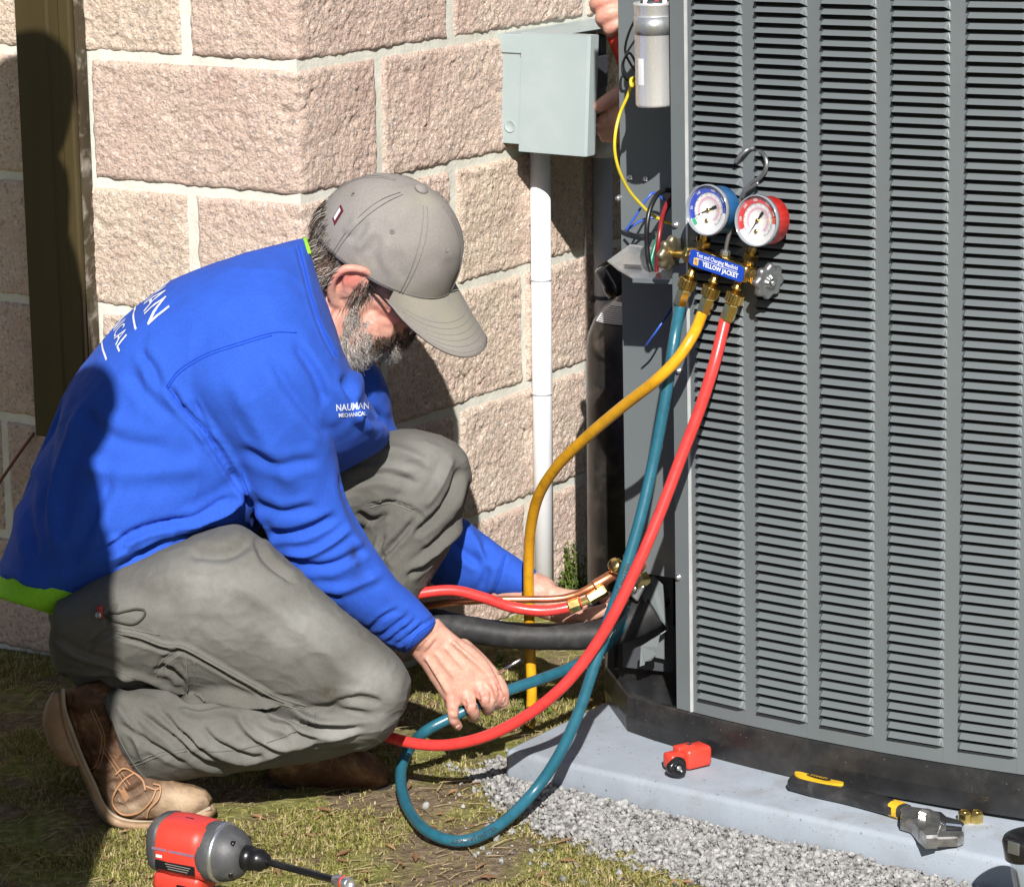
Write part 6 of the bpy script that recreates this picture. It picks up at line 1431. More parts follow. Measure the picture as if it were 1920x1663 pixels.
for x, y, a, rx, ry in ((340, 1505, 1.0, 65, 32), (240, 1520, .7, 50, 25), (200, 1480, .35, 30, 40)): du = np.maximum(du, a*np.exp(-(((us1.p[:, 0]-x)/rx)**2+((us1.p[:, 1]-y)/ry)**2)))
paint(ume1, 'dust', du); bt = us1.tree(); boot1 = place('boot', ume1, M_BOOT, man_); boot1['label'] = 'near brown leather boot with a pale dusty toe'
sm1 = fuse([loft(so1, 26, 5, 3.4)], .003, 1); place('sole', sm1, M_SOLE, boot1); sm1 = fuse([loft(he1, 26, 5, 3.2)], .003, 1); place('heel', sm1, M_SOLE, boot1)
welt = MB(); welt.tube(spline([at(x, y, YB-.040) for x, y in ((118, 1290), (121, 1328), (136, 1372), (156, 1424), (178, 1472), (194, 1508), (216, 1530), (250, 1540), (310, 1540), (360, 1530), (395, 1514))], 6), .0028, 8); welt.build('welt', mat('pale_welt', (.34, .27, .19), .8, var=.2, dirt=(.2, .15, .1), dscale=30), boot1, True)
for L in ([(218, 1452), (232, 1438), (252, 1448), (266, 1462), (272, 1480)], [(252, 1448), (232, 1460), (216, 1482), (214, 1505), (232, 1524), (262, 1520), (286, 1500), (294, 1480)], [(285, 1470), (300, 1476), (296, 1496), (282, 1516), (276, 1530)], [(270, 1474), (290, 1480), (302, 1478)]):
    P = [hit(bt, x, y, .0035) for x, y in L]; P = [h[0] for h in P if h is not None]
    if len(P) > 2: b = MB(); b.tube(spline(P, 7), .0016, 7); b.build('lace', M_LACE, boot1, True)
for L in ([(170, 1330), (190, 1380), (182, 1430), (166, 1445)], [(176, 1330), (196, 1380), (188, 1432), (172, 1450)], [(192, 1405), (215, 1440), (240, 1478)], [(197, 1402), (220, 1436), (246, 1474)]):
    seams_on(bt, boot1, M_LACE, [L], .0007, .0003)
b = MB(); q = [hit(bt, x, y, .0015) for x, y in ((222, 1478), (232, 1474), (243, 1494), (236, 1502))]
if all(q): b.add([h[0] for h in q], [(0, 1, 2, 3)]); b.build('leather_tab', M_LACE, boot1)
Y2 = 4.165
up2 = [(508, 1400, 505, 1462, Y2, .040), (540, 1385, 535, 1478, Y2, .045), (600, 1385, 600, 1482, Y2, .047), (655, 1394, 660, 1484, Y2, .049), (700, 1414, 706, 1482, Y2, .047), (726, 1440, 728, 1474, Y2, .035)]
so2 = [(500, 1466, 500, 1486, Y2, .038), (540, 1474, 540, 1494, Y2, .046), (620, 1480, 620, 1496, Y2, .050), (690, 1480, 690, 1494, Y2, .051), (722, 1474, 724, 1488, Y2, .042), (736, 1466, 736, 1478, Y2, .024)]
ume2, us2 = boot(up2, so2, 'boot', 0); us2.bumpn(40, .0014); us2.upd(); paint(ume2, 'dust', np.zeros(len(us2.v))); boot2 = place('boot', ume2, M_BOOT, man_); boot2['label'] = 'far boot in the shade under the knee'
place('sole', fuse([loft(so2, 26, 5, 3.0)], .003, 2), mat('shaded_boot_sole', (.03, .025, .02), .7), boot2)  # shade under the knee put into the colour; the near sole is tan
# what the hands hold
pin = thing('hex_key', 'thin bright steel key held in the near hand', 'hex key', at(948, 1250, 4.10)); b = MB(); b.tube([at(915, 1272, 4.118), at(976, 1236, 4.10)], .0020, 8); b.build('key_rod', M_CHROME, pin, True)
sd_ = thing('screwdriver', 'dark blue screwdriver handle in the far hand behind the hoses', 'screwdriver', at(1105, 1145, 4.36)); P0, P1 = at(1088, 1180, 4.345), at(1122, 1128, 4.385); ax = nrm(P1-P0); L = np.linalg.norm(P1-P0)
b = MB(); b.lathe(P0, ax, [(0, .006), (.004, .0105), (L*.5, .0118), (L*.8, .0095), (L, .0105), (L+.003, .006)], 20, mods=lambda th, t: 1+.05*np.cos(6*th)); b.build('handle', mat('navy_plastic', (.008, .012, .075), .2), sd_, True)
# ================================================================== OTHER PEOPLE
M_NAVY = cloth('navy_work_cloth', (.012, .018, .045)); M_BLUE2 = cloth('blue_work_shirt', (.016, .06, .36)); M_JEAN = cloth('dark_denim', (.03, .04, .07)); M_BCAP = cloth('dark_cap_cloth', (.03, .03, .035))
def figure(label, head, foot_z, yaw, shirt_m, side_hands, group, capped=True, voxel=.007, step=0.0):
    """standing person; head = centre of the head; yaw = direction faced (radians from +X)"""
    f_ = V3(cos(yaw), sin(yaw), 0); r_ = V3(sin(yaw), -cos(yaw), 0); z_ = V3(0, 0, 1); h = head[2]-foot_z+.12; k = h/1.78
    g0 = V3(head[0], head[1], foot_z); root = thing('person', label, 'person', g0, group)
    P = lambda x, y, z: g0+f_*x*k+r_*y*k+z_*z*k
    hc = P(0.0, 0, 1.66)
    hd = [ellip(P(-.01, 0, 1.69), f_*.098*k, r_*.077*k, z_*.095*k), ellip(P(.03, 0, 1.63), f_*.062*k, r_*.06*k, z_*.09*k), ellip(P(.055, 0, 1.575), f_*.035*k, r_*.04*k, z_*.035*k), limb([P(.085, 0, 1.66), P(.112, 0, 1.625)], [.008, .012], 8, 2), ellip(P(-.01, .078, 1.645), f_*.018, r_*.010, z_*.032), ellip(P(-.01, -.078, 1.645), f_*.018, r_*.010, z_*.032), limb([P(-.02, 0, 1.60), P(-.03, 0, 1.44)], [.058*k, .062*k], 14, 2), limb([P(-.02, 0, 1.45), P(step*.2, 0, 1.0)], [.08, .07], 10, 3)]
    arms = []; slv = []
    for sg, (el, wr) in zip((1, -1), side_hands):
        sh = P(-.01, .19*sg, 1.41); slv.append(limb([P(0, .10*sg, 1.40), sh, el, el+(wr-el)*.88], [.085*k, .070*k, .055*k, .042*k], 16, 4)); arms.append(limb([sh, el, wr], [.04, .034, .027], 12, 3))
        d = nrm(wr-el); sid = nrm(np.cross(d, z_)) if abs(d[2]) < .9 else r_
        arms.append(ellip(wr+d*.05, d*.055, sid*.018, np.cross(d, sid)*.042))
        for q in (-.03, -.01, .01, .03): c_ = np.cross(d, sid); arms.append(limb([wr+d*.085+c_*q, wr+d*.125+c_*q*.9+sid*.01, wr+d*.150+c_*q*.8+sid*.03], [.0105, .0095, .008], 8, 3))
        c_ = np.cross(d, sid); arms.append(limb([wr+d*.03+c_*.035, wr+d*.075+c_*.055+sid*.015, wr+d*.10+c_*.05+sid*.03], [.013, .0115, .009], 8, 3))
    legs = [limb([P(step*.3, .09*s, .95), P(.01+step*.6, .10*s, .50), P(-.01+step, .11*s, .10)], [.06, .05, .04], 12, 3) for s in (1, -1)]
    bm_ = fuse(hd+arms+legs, .0045, 3); n = len(bm_.vertices); paint(bm_, 'red', np.zeros(n)); paint(bm_, 'beard', np.zeros(n)); body = place('body', bm_, M_SKIN, root)
    tor = [limb([P(-.02, 0, 1.43), P(-.01, 0, 1.38)], [.10*k, .13*k], 20, 2)]
    v = []; f = []; rings = [(1.46, .075, .085), (1.42, .10, .165), (1.36, .115, .205), (1.25, .125, .205), (1.10, .125, .185), (.98, .13, .180), (.88, .135, .185)]
    for z, a, b_ in crom(rings, 4):
        for j in range(28): t = j/28*2*pi; v.append(P(a*cos(t)+step*.35*(1.44-z), b_*sin(t), z))
    m = len(v)//28
    for i in range(m-1):
        for j in range(28): j2 = (j+1) % 28; f.append((i*28+j, i*28+j2, (i+1)*28+j2, (i+1)*28+j))
    f.append(tuple(range(28))[::-1]); f.append(tuple((m-1)*28+j for j in range(28)))
    sm = fuse([(np.array(v), f)]+slv, voxel, 4); s_ = Sculpt(sm); s_.bumpn(12, .006); s_.upd(); paint(sm, 'stain', np.zeros(len(s_.v))); place('shirt', sm, shirt_m, root)
    tr = [limb([P(0+step*.35, .09*s, .93), P(.015+step*.6, .10*s, .50), P(-.005+step, .11*s, .08)], [.105*k, .085*k, .075*k], 18, 4) for s in (1, -1)]+[ellip(P(step*.25, 0, .93), f_*.12*k, r_*.18*k, z_*.12*k)]
    place('trousers', fuse(tr, voxel, 4), M_JEAN, root)
    for s in (1, -1):
        bt_ = [limb([P(-.03+step, .11*s, .10), P(-.03+step, .11*s, .05)], [.05, .045], 12, 2), limb([P(-.03+step, .11*s, .045), P(.12+step, .115*s, .04), P(.19+step, .12*s, .035)], [.044, .045, .034], 12, 3)]
        bm2 = fuse(bt_, .006, 2); paint(bm2, 'dust', np.zeros(len(bm2.vertices))); place('boot', bm2, M_BOOT, root)
    if capped:
        cd_ = []; v = []; f = []
        for i in range(11):
            t = i/10*pi/2
            for j in range(28): a = j/28*2*pi; v.append(P(-.008+.106*cos(a)*cos(t)**.8, .086*sin(a)*cos(t)**.8, 1.70+.105*sin(t)))
        for i in range(10):
            for j in range(28): j2 = (j+1) % 28; f.append((i*28+j, i*28+j2, (i+1)*28+j2, (i+1)*28+j))
        c_ = obj('cap', v, f, M_BCAP, root, True); v = []
        for lay in (0, 1):
            for i in range(5):
                for j in range(15): u = -1+2*j/14; a = u*1.1; L = .072*(1-abs(u)**3); v.append(P(-.008+.104*cos(a)+L*i/4, .084*sin(a), 1.70-.012*i/4-.012*u*u*i/4-.003*lay))
        f = []
        for i in range(4):
            for j in range(14): a = i*15+j; f += [(a, a+1, a+16, a+15), (75+a+15, 75+a+16, 75+a+1, 75+a)]
        obj('brim', v, f, M_BCAP, c_, True)
    return root, P
GRP = None
# bystander whose head and shoulder shade the bronze post: stands left of the frame beside the wall
S = onL(22, 268, .047); tA = (S[1]-3.62)/SD[1]; A_ = S-SD*tA
z0 = 0.0
hA = V3(A_[0], A_[1], A_[2]); kA = (hA[2]+.12)/1.78
def PA(x, y, z, yaw=pi): f_ = V3(cos(yaw), sin(yaw), 0); r_ = V3(sin(yaw), -cos(yaw), 0); return V3(hA[0], hA[1], 0)+f_*x*kA+r_*y*kA+V3(0, 0, z*kA)
figure('onlooker in blue shirt and dark cap standing beside the wall, outside the left edge', hA, 0, pi, M_BLUE2, ((PA(.13, .22, 1.09), PA(.22, .16, .98)), (PA(.14, -.22, 1.09), PA(.22, -.15, 1.0))), None, step=.08)
# bystander nearer the camera whose shade falls over the man's back and the grass behind him
S = at(74, 808, 4.02); tB = (S[1]-2.62)/SD[1]; B_ = S-SD*tB; hB = V3(B_[0], B_[1], B_[2]); kB = (hB[2]+.12)/1.78
def PB(x, y, z, yaw=pi): f_ = V3(cos(yaw), sin(yaw), 0); r_ = V3(sin(yaw), -cos(yaw), 0); return V3(hB[0], hB[1], 0)+f_*x*kB+r_*y*kB+V3(0, 0, z*kB)
figure('onlooker in dark navy clothes standing nearest the camera, outside the left edge', hB, 0, pi, M_NAVY, ((PB(-.01, .23, 1.12), PB(.17, .12, 1.05)), (PB(.0, -.23, 1.12), PB(.10, -.22, .88))), None, step=.30)
# second technician between unit and wall, both hands at the open electrical box
hT = V3(.60, 5.42, 1.60); T0 = V3(hT[0], hT[1], 0)
tech = thing('person', 'second technician hidden behind the unit, bare hands reaching to the grey box', 'person', T0)
Yh = 4.905
E1, E2 = at(1225, -250, 5.03), V3(.38, 5.10, .95)
W1, W2 = at(1188, -8, Yh+.015), at(1192, 205, Yh+.015)
hands = [limb([E1, W1], [.04, .030], 12, 3), limb([W1, at(1175, 32, Yh)], [.030, .034], 12, 3), ellip(at(1168, 22, Yh), V3(.036, 0, 0), V3(0, .028, 0), V3(0, 0, .034), 16, 12)]
def fT(P, r): return limb([at(x, y, Y) for x, y, Y in P], r, 12, 5)
hands += [fT([(1172, 2, Yh-.010), (1140, 0, Yh-.022), (1120, 6, Yh-.016), (1118, 14, Yh)], [.0135, .0132, .0125, .0115]), fT([(1176, 22, Yh-.012), (1150, 24, Yh-.027), (1130, 33, Yh-.022), (1132, 43, Yh-.004)], [.0140, .0138, .0130, .0115]), fT([(1180, 40, Yh-.012), (1158, 46, Yh-.026), (1144, 54, Yh-.022), (1147, 62, Yh-.004)], [.0135, .0132, .0122, .011]), fT([(1182, -14, Yh-.008), (1150, -20, Yh-.02), (1132, -14, Yh-.012)], [.0130, .0125, .011])]
hands += [limb([E2, W2], [.04, .030], 12, 3), limb([W2, at(1170, 210, Yh)], [.030, .034], 12, 3), fT([(1178, 172, Yh-.012), (1150, 184, Yh-.024), (1130, 196, Yh-.028), (1118, 200, Yh-.026)], [.0155, .0135, .0120, .0095]),
          fT([(1178, 222, Yh), (1150, 222, Yh-.01), (1126, 226, Yh-.004), (1118, 226, Yh+.012)], [.0130, .0125, .0115, .010]), fT([(1178, 238, Yh+.004), (1152, 240, Yh-.004), (1128, 243, Yh+.002)], [.0130, .0122, .011]), fT([(1178, 254, Yh+.008), (1154, 256, Yh+.002), (1134, 257, Yh+.006)], [.0120, .0112, .010])]
f_ = nrm(V3(-.75, -.66, 0)); r_ = V3(f_[1], -f_[0], 0); z_ = V3(0, 0, 1); PT = lambda x, y, z: T0+f_*x+r_*y+z_*z
core = [ellip(PT(-.01, 0, 1.66), f_*.098, r_*.077, z_*.10), ellip(PT(.03, 0, 1.60), f_*.06, r_*.058, z_*.085), limb([PT(.085, 0, 1.63), PT(.11, 0, 1.60)], [.008, .012], 8, 2), ellip(PT(-.01, .078, 1.62), f_*.018, r_*.01, z_*.03), ellip(PT(-.01, -.078, 1.62), f_*.018, r_*.01, z_*.03), limb([PT(-.02, 0, 1.58), PT(-.02, 0, 1.42), PT(0, 0, .95)], [.056, .07, .08], 12, 3)]+[limb([PT(0, .09*s, .95), PT(.01, .1*s, .5), PT(0, .1*s, .1)], [.06, .05, .04], 12, 3) for s in (1, -1)]+[limb([PT(0, s*.17, 1.38), e], [.045, .04], 12, 2) for s, e in ((1, E1), (-1, E2))]
hm_ = fuse(core+hands, .0032, 2); n = len(hm_.vertices); hp = np.empty(n*3, np.float32); hm_.vertices.foreach_get('co', hp); hq = proj(hp.reshape(-1, 3).astype(float)); rd = np.zeros(n)
for x, y, a, r in ((1125, 12, .5, 12), (1136, 40, .45, 12), (1150, 58, .45, 12), (1122, 200, .4, 12)): rd = np.maximum(rd, a*np.exp(-(((hq[:, 0]-x)/r)**2+((hq[:, 1]-y)/r)**2)))
paint(hm_, 'red', rd); paint(hm_, 'beard', np.zeros(n)); place('body', hm_, M_SKIN, tech)
v = []; f = []
for z, a, b_ in crom([(1.44, .075, .085), (1.40, .10, .165), (1.34, .115, .20), (1.10, .125, .185), (.86, .13, .18)], 4):
    for j in range(24): t = j/24*2*pi; v.append(PT(a*cos(t), b_*sin(t), z))
m = len(v)//24; f = [(i*24+j, i*24+(j+1) % 24, (i+1)*24+(j+1) % 24, (i+1)*24+j) for i in range(m-1) for j in range(24)]+[tuple(range(24))[::-1], tuple((m-1)*24+j for j in range(24))]
sm = fuse([(np.array(v), f)]+[limb([PT(0, .1*s, 1.38), PT(0, s*.18, 1.38), e, e+(w-e)*.55], [.08, .07, .055, .05], 14, 3) for s, e, w in ((1, E1, W1), (-1, E2, W2))], .008, 4); paint(sm, 'stain', np.zeros(len(sm.vertices))); place('shirt', sm, M_NAVY, tech)
place('trousers', fuse([limb([PT(0, .09*s, .92), PT(.01, .10*s, .5), PT(0, .1*s, .08)], [.10, .085, .075], 16, 3) for s in (1, -1)]+[ellip(PT(0, 0, .92), f_*.12, r_*.17, z_*.11)], .008, 3), M_JEAN, tech)
for s in (1, -1):
    bm2 = fuse([limb([PT(-.04, .1*s, .1), PT(-.04, .1*s, .045), PT(.1, .11*s, .04), PT(.16, .11*s, .035)], [.05, .045, .045, .034], 12, 3)], .006, 2); paint(bm2, 'dust', np.zeros(len(bm2.vertices))); place('boot', bm2, M_BOOT, tech)
v, f = ellip(PT(-.018, 0, 1.70), f_*.100, r_*.083, z_*.082, 24, 14); obj('knit_cap', v, f, M_BCAP, tech, True)
dr = thing('nut_driver', 'red-handled driver gripped in the upper hand beside the grey box', 'screwdriver', at(1160, 90, Yh)); P0, P1 = at(1150, 52, Yh-.004), at(1186, 150, Yh+.005); ax = nrm(P1-P0)
b = MB(); b.lathe(P0, ax, [(0, .012), (.01, .0155), (.05, .0140), (.075, .0165), (.085, .012)], 20, mods=lambda th, t: 1+.05*np.cos(6*th)); b.build('handle', M_RED, dr, True)
b = MB(); b.lathe(P0+ax*.085, ax, [(0, .004), (.07, .004)], 10); b.build('shaft', M_CHROME, dr, True)
pl2 = thing('pliers', 'dark red pliers handles held low in the shaded box', 'pliers', at(1140, 215, Yh+.02)); b = MB(); b.tube(spline([at(1190, 196, Yh), at(1150, 212, Yh-.008), at(1122, 222, Yh-.006)], 5), .007, 10); b.tube(spline([at(1190, 214, Yh+.03), at(1150, 230, Yh+.02), at(1122, 226, Yh+.015)], 5), .007, 10); b.build('handles', mat('dark_red_grip', (.16, .015, .012), .4), pl2, True)

# ================================================================== IMPACT DRIVER in the foreground
YD = 3.42
dA, dB = at(312, 1578, YD+.035), at(478, 1608, YD-.02); da = nrm((dB-dA)*V3(1, 1, .0)+V3(0, 0, -.004)); 
drv = thing('impact_driver', 'red and black cordless impact driver with a long bit standing in the grass', 'impact driver', V3(dA[0]+.03, dA[1], 0))
dl_, du_ = nrm(np.cross(V3(0, 0, 1), da)), None; du_ = np.cross(da, dl_)
LD = np.linalg.norm(dB-dA); C0 = at(304, 1574, YD+.038)
M_DRED = mat('red_tool_shell', (.58, .045, .028), .42, var=.07, vscale=30, dirt=(.30, .05, .04), dscale=30, damt=.3, bmp=.08, bscale=500)
M_DGRY = mat('dark_grey_rubber', (.055, .056, .06), .55, var=.15, vscale=40, dirt=(.16, .15, .14), dscale=28, damt=.5, bmp=.15, bscale=300)
M_DBLK = mat('black_oxide_steel', (.03, .03, .032), .3, metal=.7, var=.2)
def sq(e): return lambda th, t: 1/(np.abs(np.cos(th))**e+np.abs(np.sin(th))**e)**(1/e)
b = MB(); b.lathe(C0, da, [(-.004, .024), (.0, .031), (.006, .0345), (.030, .0365), (.060, .0355), (.074, .0345)], 40, mods=sq(3.0)); body_ = b.build('motor_housing', M_DRED, drv, True)
b = MB(); b.lathe(C0, da, [(-.0075, .018), (-.007, .026), (-.001, .0335), (.008, .0358), (.012, .036), (.012, .034)], 40, mods=sq(3.0)); b.build('rear_bumper', M_DGRY, drv, True)
b = MB(); b.lathe(C0, da, [(.068, .0350), (.072, .0372), (.084, .0374), (.088, .0355), (.096, .0345), (.106, .0315), (.114, .026), (.118, .019), (.119, .014)], 44); gc = b.build('gear_case', M_DGRY, drv, True)
b = MB(); b.lathe(C0, da, [(.0855, .0370), (.0862, .0380), (.0905, .0370), (.0912, .0352)], 44); b.build('steel_ring', M_STEEL, gc, True)
b = MB(); b.lathe(C0, da, [(.117, .0135), (.119, .0155), (.127, .0155), (.129, .0125), (.131, .0140), (.143, .0135), (.145, .0095), (.150, .009)], 32); b.build('collet', M_DBLK, drv, True)
for a in (.6, 2.2, 3.8, 5.4):
    P = C0+da*.109+(dl_*cos(a)+du_*sin(a))*.026; b = MB(); b.lathe(P, da*1.0, [(0, .004), (.004, .004), (.0045, .0025)], 10); b.build('case_screw', M_DBLK, gc, True)
bA = C0+da*.148; bit_end = at(657, 1657, YD-.155); bx = nrm(bit_end-bA); LB = np.linalg.norm(bit_end-bA)
b = MB(); b.lathe(bA, bx, [(0, .0055), (.004, .0045), (LB-.03, .0045), (LB-.028, .0060)], 6); b.build('bit_shank', M_DBLK, drv)
b = MB(); b.lathe(bA+bx*(LB-.030), bx, [(0, .0062), (.002, .0076), (.028, .0078), (.030, .0066), (.024, .0052)], 20); bs_ = b.build('socket', M_STEEL, drv, True)
b = MB(); b.lathe(bA+bx*(LB-.0135), bx, [(0, .0079), (.0002, .0083), (.003, .0083), (.0032, .0079)], 20); b.build('red_band', M_RED, bs_, True)
hb = C0+da*.030; hdn = nrm(V3(0, 0, -1)-da*.18)
b = MB(); b.bbox(hb+hdn*.075-da*.002, da*.021, dl_*.0175, hdn*.055, .012); b.build('handle', M_DGRY, drv, True)
b = MB(); b.bbox(hb+hdn*.044+da*.010, da*.034, dl_*.026, hdn*.014, .008); b.build('handle_neck', M_DRED, drv, True)
b = MB(); b.bbox(hb+hdn*.056+da*.034, da*.007, dl_*.010, hdn*.014, .004); b.build('trigger', M_DBLK, drv, True)
zfl = C0[2]-.150; 
b = MB(); b.bbox(V3(hb[0], hb[1], .034)+hdn*V3(1, 1, 0)*.13, da*.052, dl_*.036, V3(0, 0, .034), .008); b.build('battery', M_DGRY, drv, True)
side = -dl_ if (-dl_)[1] < 0 else dl_
def on_side(x, z, lift=.0006):
    return C0+da*x+side*(.0358+lift)+du_*z*(1 if du_[2] > 0 else -1)
uz = du_ if du_[2] > 0 else -du_
b = MB(); b.bbox(on_side(.040, -.016, -.0010), da*.028, side*.0016, uz*.0060, .0012); lp = b.build('rating_plate', M_DBLK, drv)
b = MB()
for k in range(3): b.box(on_side(.045, -.0128-.0030*k, .0011), da*(.018-.002*k), side*.0001, uz*.0006)
b.build('rating_print', mat('dim_print', (.16, .15, .14), .6), lp)
b = MB(); b.box(on_side(.038, .004, .0002), da*.030, side*.0004, uz*.0016); b.build('side_stripe', mat('mauve_strip', (.22, .12, .17), .5), drv)
b = MB(); b.box(on_side(.018, -.005, .0003), da*.004, side*.0004, uz*.0016); b.build('side_mark', M_WHITE, drv)
b = MB(); b.bbox(C0+da*.040+uz*.0355, da*.006, dl_*.0012, uz*.001, .0005); b.build('top_vent', M_DBLK, drv)
b = MB(); b.bbox(on_side(.045, -.046, -.009), da*.008, side*.001, uz*.004, .0006); b.build('direction_switch', M_DBLK, drv)
# ================================================================== PLANTS, GRAVEL, LITTER
def leaf_mat(name, c0, c1, tr=.35, scale=40):
    m, t, b = nt(name); co = coords(t); n = noise(t, co, scale, 3); c = ramp(t, n, [(.3, c0), (.7, c1)]); t.links.new(c, b.inputs['Base Color']); b.inputs['Roughness'].default_value = .6; b.inputs['Specular IOR Level'].default_value = .3
    tn = N(t, 'ShaderNodeBsdfTranslucent'); t.links.new(c, tn.inputs[0]); ms = N(t, 'ShaderNodeMixShader'); ms.inputs[0].default_value = tr; t.links.new(b.outputs[0], ms.inputs[1]); t.links.new(tn.outputs[0], ms.inputs[2]); t.links.new(ms.outputs[0], t.nodes['Material Output'].inputs[0]); return m
M_G1 = leaf_mat('moss_green_blade', (.15, .165, .03), (.29, .29, .065)); M_G2 = leaf_mat('olive_blade', (.29, .26, .085), (.43, .385, .15)); M_STRAW = leaf_mat('dry_straw', (.34, .26, .13), (.52, .42, .24), .2)
rg = np.random.default_rng(3)
GM = nrm((pc_-pa)*V3(1, 1, 0)); 
def on_pad(x, y):
    d = V3(x, y, 0)-V3(pa[0], pa[1], 0); return -.004 < d@ex < 1.2 and -.004 < d@ey < 1.0
def gravel_w(x, y):
    """weight of the gravel strip along the front of the pad"""
    d = V3(x, y, 0)-V3(pa[0], pa[1], 0); u, w = d@ex, -(d@ey)
    if w < -.02: 
        return .5*max(0, 1-abs(u+.03)/.05) if -.10 < u < .0 and w > -.14 else 0
    width = np.interp(u, [-.06, -.01, .05, .2, .5, .9], [0, .045, .10, .165, .22, .28])
    return max(.012 if w < width+.12 and width > 0 else 0, min(1, (width-w)/.045+.75*mnoise.noise(Vector((x*22, y*22, 0)))*(1 if w > width*.45 else .3)))
def blades(n, cell, name, kind):
    V = []; F = []; MI = []; c = 0; k = 0; tries = 0
    while k < n and tries < n*6:
        tries += 1
        py = rg.uniform(1060, 1720); px = rg.uniform(-60, 1960); P = onz(px, py, 0)
        if rg.random() > min(1, (3.7/P[1])**2*.9): continue
        x, y = P[0], P[1]
        if on_pad(x, y) or gravel_w(x, y) > .35+.5*rg.random(): continue
        if (V3(x, y, 0)-PC0)@NL < .012 and (V3(x, y, 0)-PC0)@NR < .012: continue
        pt = patch(x, y)
        if rg.random() > .05+.95*pt**1.5: continue
        z = gz(x, y); h = rg.uniform(.004, .014)*(.55+.6*pt); a = rg.uniform(0, 2*pi); lean = rg.uniform(.2, 1.1); d = V3(cos(a), sin(a), 0); s = V3(-sin(a), cos(a), 0); w = rg.uniform(.0006, .0013)
        p0 = V3(x, y, z-.001); p1 = p0+V3(0, 0, h*.6)+d*h*.35*lean; p2 = p0+V3(0, 0, h*(.95-.35*lean))+d*h*lean
        V += [p0-s*w, p0+s*w, p1-s*w*.8, p1+s*w*.8, p2]; F += [(c, c+1, c+3, c+2), (c+2, c+3, c+4)]; q = rg.random(); m_ = 0 if q < .40 else (1 if q < .82 else 2); MI += [m_, m_]; c += 5; k += 1
    o = obj(name, V, F, [M_G1, M_G2, M_STRAW], None, True, MI); tag(o, 'short mossy grass with bare soil between, in front of the wall', 'grass', kind='stuff')
blades(62000, .05, 'grass', 0)
# straw and dead bits lying flat
V = []; F = []; c = 0
for _ in range(2600):
    py = rg.uniform(1090, 1700); px = rg.uniform(-40, 1750); P = onz(px, py, 0)
    if on_pad(P[0], P[1]) or (gravel_w(P[0], P[1]) > .3 and rg.random() < .93): continue
    if (P-PC0)@NL < .02 and (P-PC0)@NR < .02: continue
    z = gz(P[0], P[1])+rg.uniform(.002, .009); a = rg.uniform(0, pi); L = rg.uniform(.008, .038) if rg.random() < .93 else rg.uniform(.04, .09); d = V3(cos(a), sin(a), rg.uniform(-.12, .12)); s = V3(-sin(a), cos(a), .3)*rg.uniform(.0004, .0009); p = V3(P[0], P[1], z); bw_ = V3(0, 0, .1)*L+s*rg.uniform(-6, 6)
    V += [p-d*L/2-s, p-d*L/2+s, p+bw_*.3-s, p+bw_*.3+s, p+d*L/2-s*.5, p+d*L/2+s*.5]; F += [(c, c+1, c+3, c+2), (c+2, c+3, c+5, c+4)]; c += 6
o = obj('straw_litter', V, F, M_STRAW); tag(o, 'dry straw and dead stalks lying on the grass', 'straw', kind='stuff')
M_DEAD = leaf_mat('dead_leaf', (.16, .08, .04), (.32, .19, .10), .15)
V = []; F = []; c = 0
for _ in range(260):
    py = rg.uniform(1250, 1690); px = rg.uniform(0, 1500); P = onz(px, py, 0)
    if on_pad(P[0], P[1]): continue
    a = rg.uniform(0, 2*pi); L = rg.uniform(.006, .016); d = V3(cos(a), sin(a), rg.uniform(-.3, .3)); s = V3(-sin(a), cos(a), rg.uniform(-.4, .4))*L*.3; p = V3(P[0], P[1], gz(P[0], P[1])+.006)
    V += [p-d*L, p+s+V3(0, 0, .002), p+d*L, p-s+V3(0, 0, .001)]; F += [(c, c+1, c+2, c+3)]; c += 4
o = obj('dead_leaves', V, F, M_DEAD); tag(o, 'small brown dead leaf bits scattered on the ground', 'dead leaves', kind='stuff')
# gravel
def stone_mesh(seed):
    bm = bmesh.new(); bmesh.ops.create_icosphere(bm, subdivisions=2, radius=1); r = np.random.default_rng(seed); cuts = [(nrm(r.normal(size=3)), r.uniform(.55, .85)) for _ in range(9)]
    for v in bm.verts:
        q = np.array(v.co)
        for n_, d in cuts:
            e = q@n_-d
            if e > 0: q = q-n_*e
        v.co = q
    bmesh.ops.dissolve_limit(bm, angle_limit=.12, verts=bm.verts[:], edges=bm.edges[:]); bm.verts.index_update()
    v = np.array([p.co for p in bm.verts]); f = [tuple(p.index for p in q.verts) for q in bm.faces]; bm.free(); return v, f
stones = [stone_mesh(i) for i in range(14)]
def gravel_material():
    m, t, b = nt('grey_gravel'); co = coords(t); n1 = noise(t, co, 110, 2); n2 = noise(t, co, 600, 4, .7)
    c = ramp(t, n1, [(.3, (.05, .05, .052)), (.42, (.21, .205, .20)), (.6, (.35, .345, .33)), (.75, (.46, .45, .43))]); c = mix(t, .5, c, ramp(t, n2, [(.3, (.55, .55, .55)), (.7, (1.2, 1.2, 1.2))]), 'MULTIPLY')
    t.links.new(c, b.inputs['Base Color']); b.inputs['Roughness'].default_value = .9; b.inputs['Specular IOR Level'].default_value = .2; return m
M_GRAVEL = gravel_material(); V = []; F = []; c = 0; k = 0
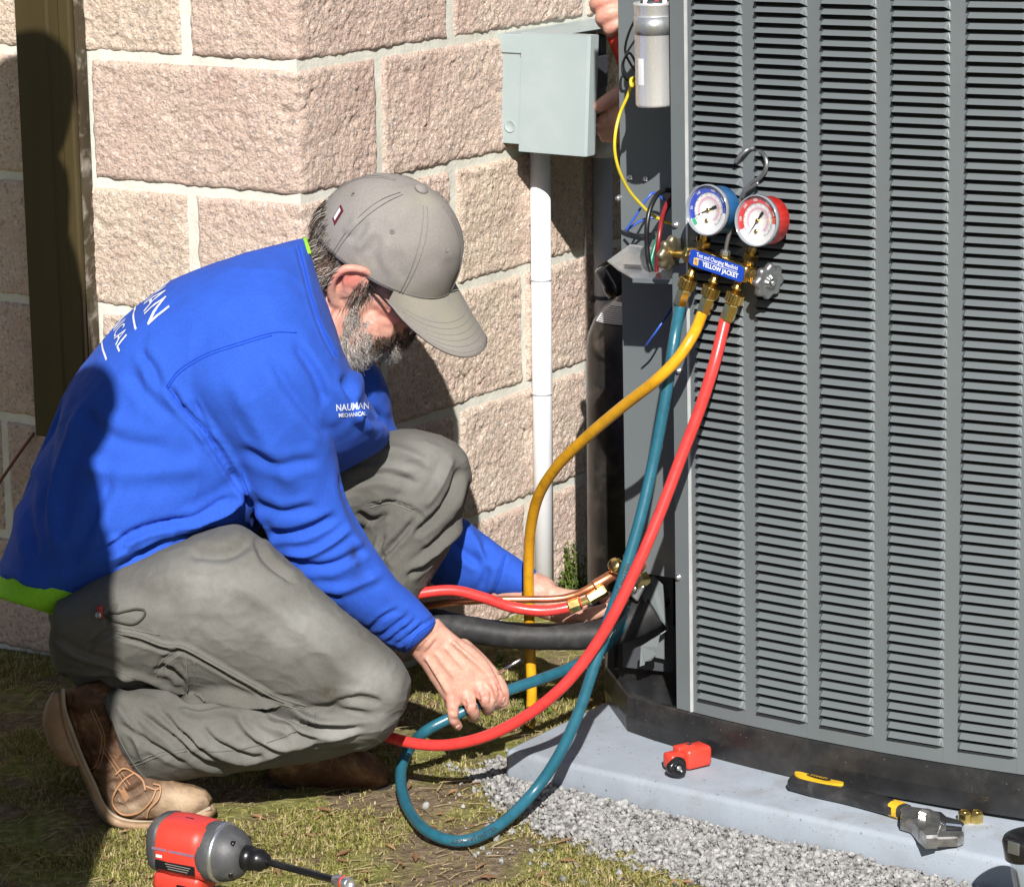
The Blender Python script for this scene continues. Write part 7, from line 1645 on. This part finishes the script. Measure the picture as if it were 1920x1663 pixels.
for _ in range(110000):
    if k >= 18000: break
    u = rg.uniform(-.12, 1.0); w = rg.uniform(-.12, .28); P = V3(pa[0], pa[1], 0)+ex*u-ey*w; g = gravel_w(P[0], P[1])
    if on_pad(P[0], P[1]) or rg.random() > g: continue
    if proj(P)[1] > 1760 or proj(P)[0] > 2000: continue
    R_ = rg.uniform(.0016, .0044) if rg.random() < .78 else rg.uniform(.0042, .0080); sv, sf = stones[rg.integers(14)]; A_ = np.linalg.qr(rg.normal(size=(3, 3)))[0]; sc = np.array([1, rg.uniform(.65, 1), rg.uniform(.5, .85)])*R_
    z = gz(P[0], P[1])+rg.uniform(-.001, .012)*g+.003
    V.append((sv*sc)@A_.T+V3(P[0], P[1], z)); F += [tuple(i+c for i in q) for q in sf]; c += len(sv); k += 1
o = obj('gravel', np.concatenate(V), F, M_GRAVEL); tag(o, 'grey crushed gravel along the front edge of the pad', 'gravel', kind='stuff')
# leafy weeds at the foot of the wall
M_WEED = leaf_mat('weed_leaf', (.05, .11, .012), (.17, .24, .04), .4, 60); M_STEM = leaf_mat('weed_stem', (.10, .13, .03), (.16, .17, .05), .1)
def weed(name, label, base, n, hgt, spread, ls=.010, cat='weed', group=None):
    t = thing(name, label, cat, base, group); st_ = MB(); V = []; F = []; c = 0
    for _ in range(n):
        a = rg.uniform(0, 2*pi); h = hgt*rg.uniform(.35, 1); o = V3(cos(a), sin(a), 0)*spread*rg.uniform(.1, 1); tip = base+o*1.2+V3(0, 0, h); P = spline([base+o*.5, base+o*.8+V3(0, 0, h*.5), tip], 4); st_.tube(P, .0009, 4, caps=False)
        for s in np.linspace(.3, 1, max(3, int(h/.011))):
            p = P[int(s*(len(P)-1))]
            for q in range(3):
                b_ = rg.uniform(0, 2*pi); el = rg.uniform(-.2, .9); d = V3(cos(b_)*cos(el), sin(b_)*cos(el), sin(el)); w = nrm(np.cross(d, V3(0, 0, 1)))*ls*.28; L = ls*rg.uniform(.6, 1.2); m = p+d*L*.5+V3(0, 0, .001)
                V += [p, m+w, p+d*L, m-w]; F += [(c, c+1, c+2, c+3)]; c += 4
    st_.build('stems', M_STEM, t)['kind'] = 'stuff'; obj('leaves', V, F, M_WEED, t)['kind'] = 'stuff'; return t
def gp(px, py): P = onz(px, py, 0); P[2] = gz(P[0], P[1]); return P
for (px, py, n, h, sp), lb in zip(((1066, 1112, 12, .105, .022), (1086, 1116, 13, .090, .024), (1046, 1118, 12, .045, .026), (1104, 1122, 10, .04, .025), (1066, 1128, 14, .03, .035)), ('tallest leafy green weed at the foot of the wall by the white conduit', 'bushy green weed at the wall beside the black gas cylinder', 'low green weed right beside the foot of the white conduit', 'low weed against the base of the gas cylinder', 'spreading low weed in front of the taller wall weeds')):
    weed('weed', lb, gp(px, py), n, h, sp, .0095, 'weed', 'weeds at the foot of the wall')
for (px, py, n, h, sp), lb in zip(((936, 1252, 5, .05, .012), (985, 1300, 14, .022, .04), (1015, 1335, 12, .02, .035), (925, 1300, 12, .02, .04)), ('upright pale green sprout beside the near hand', 'low clover patch by the end of the yellow hose', 'low clover patch at the back corner of the pad', 'low clover patch under the near hand')):
    weed('weed', lb, gp(px, py), n, h, sp, .010, 'weed', 'small weeds in the grass')
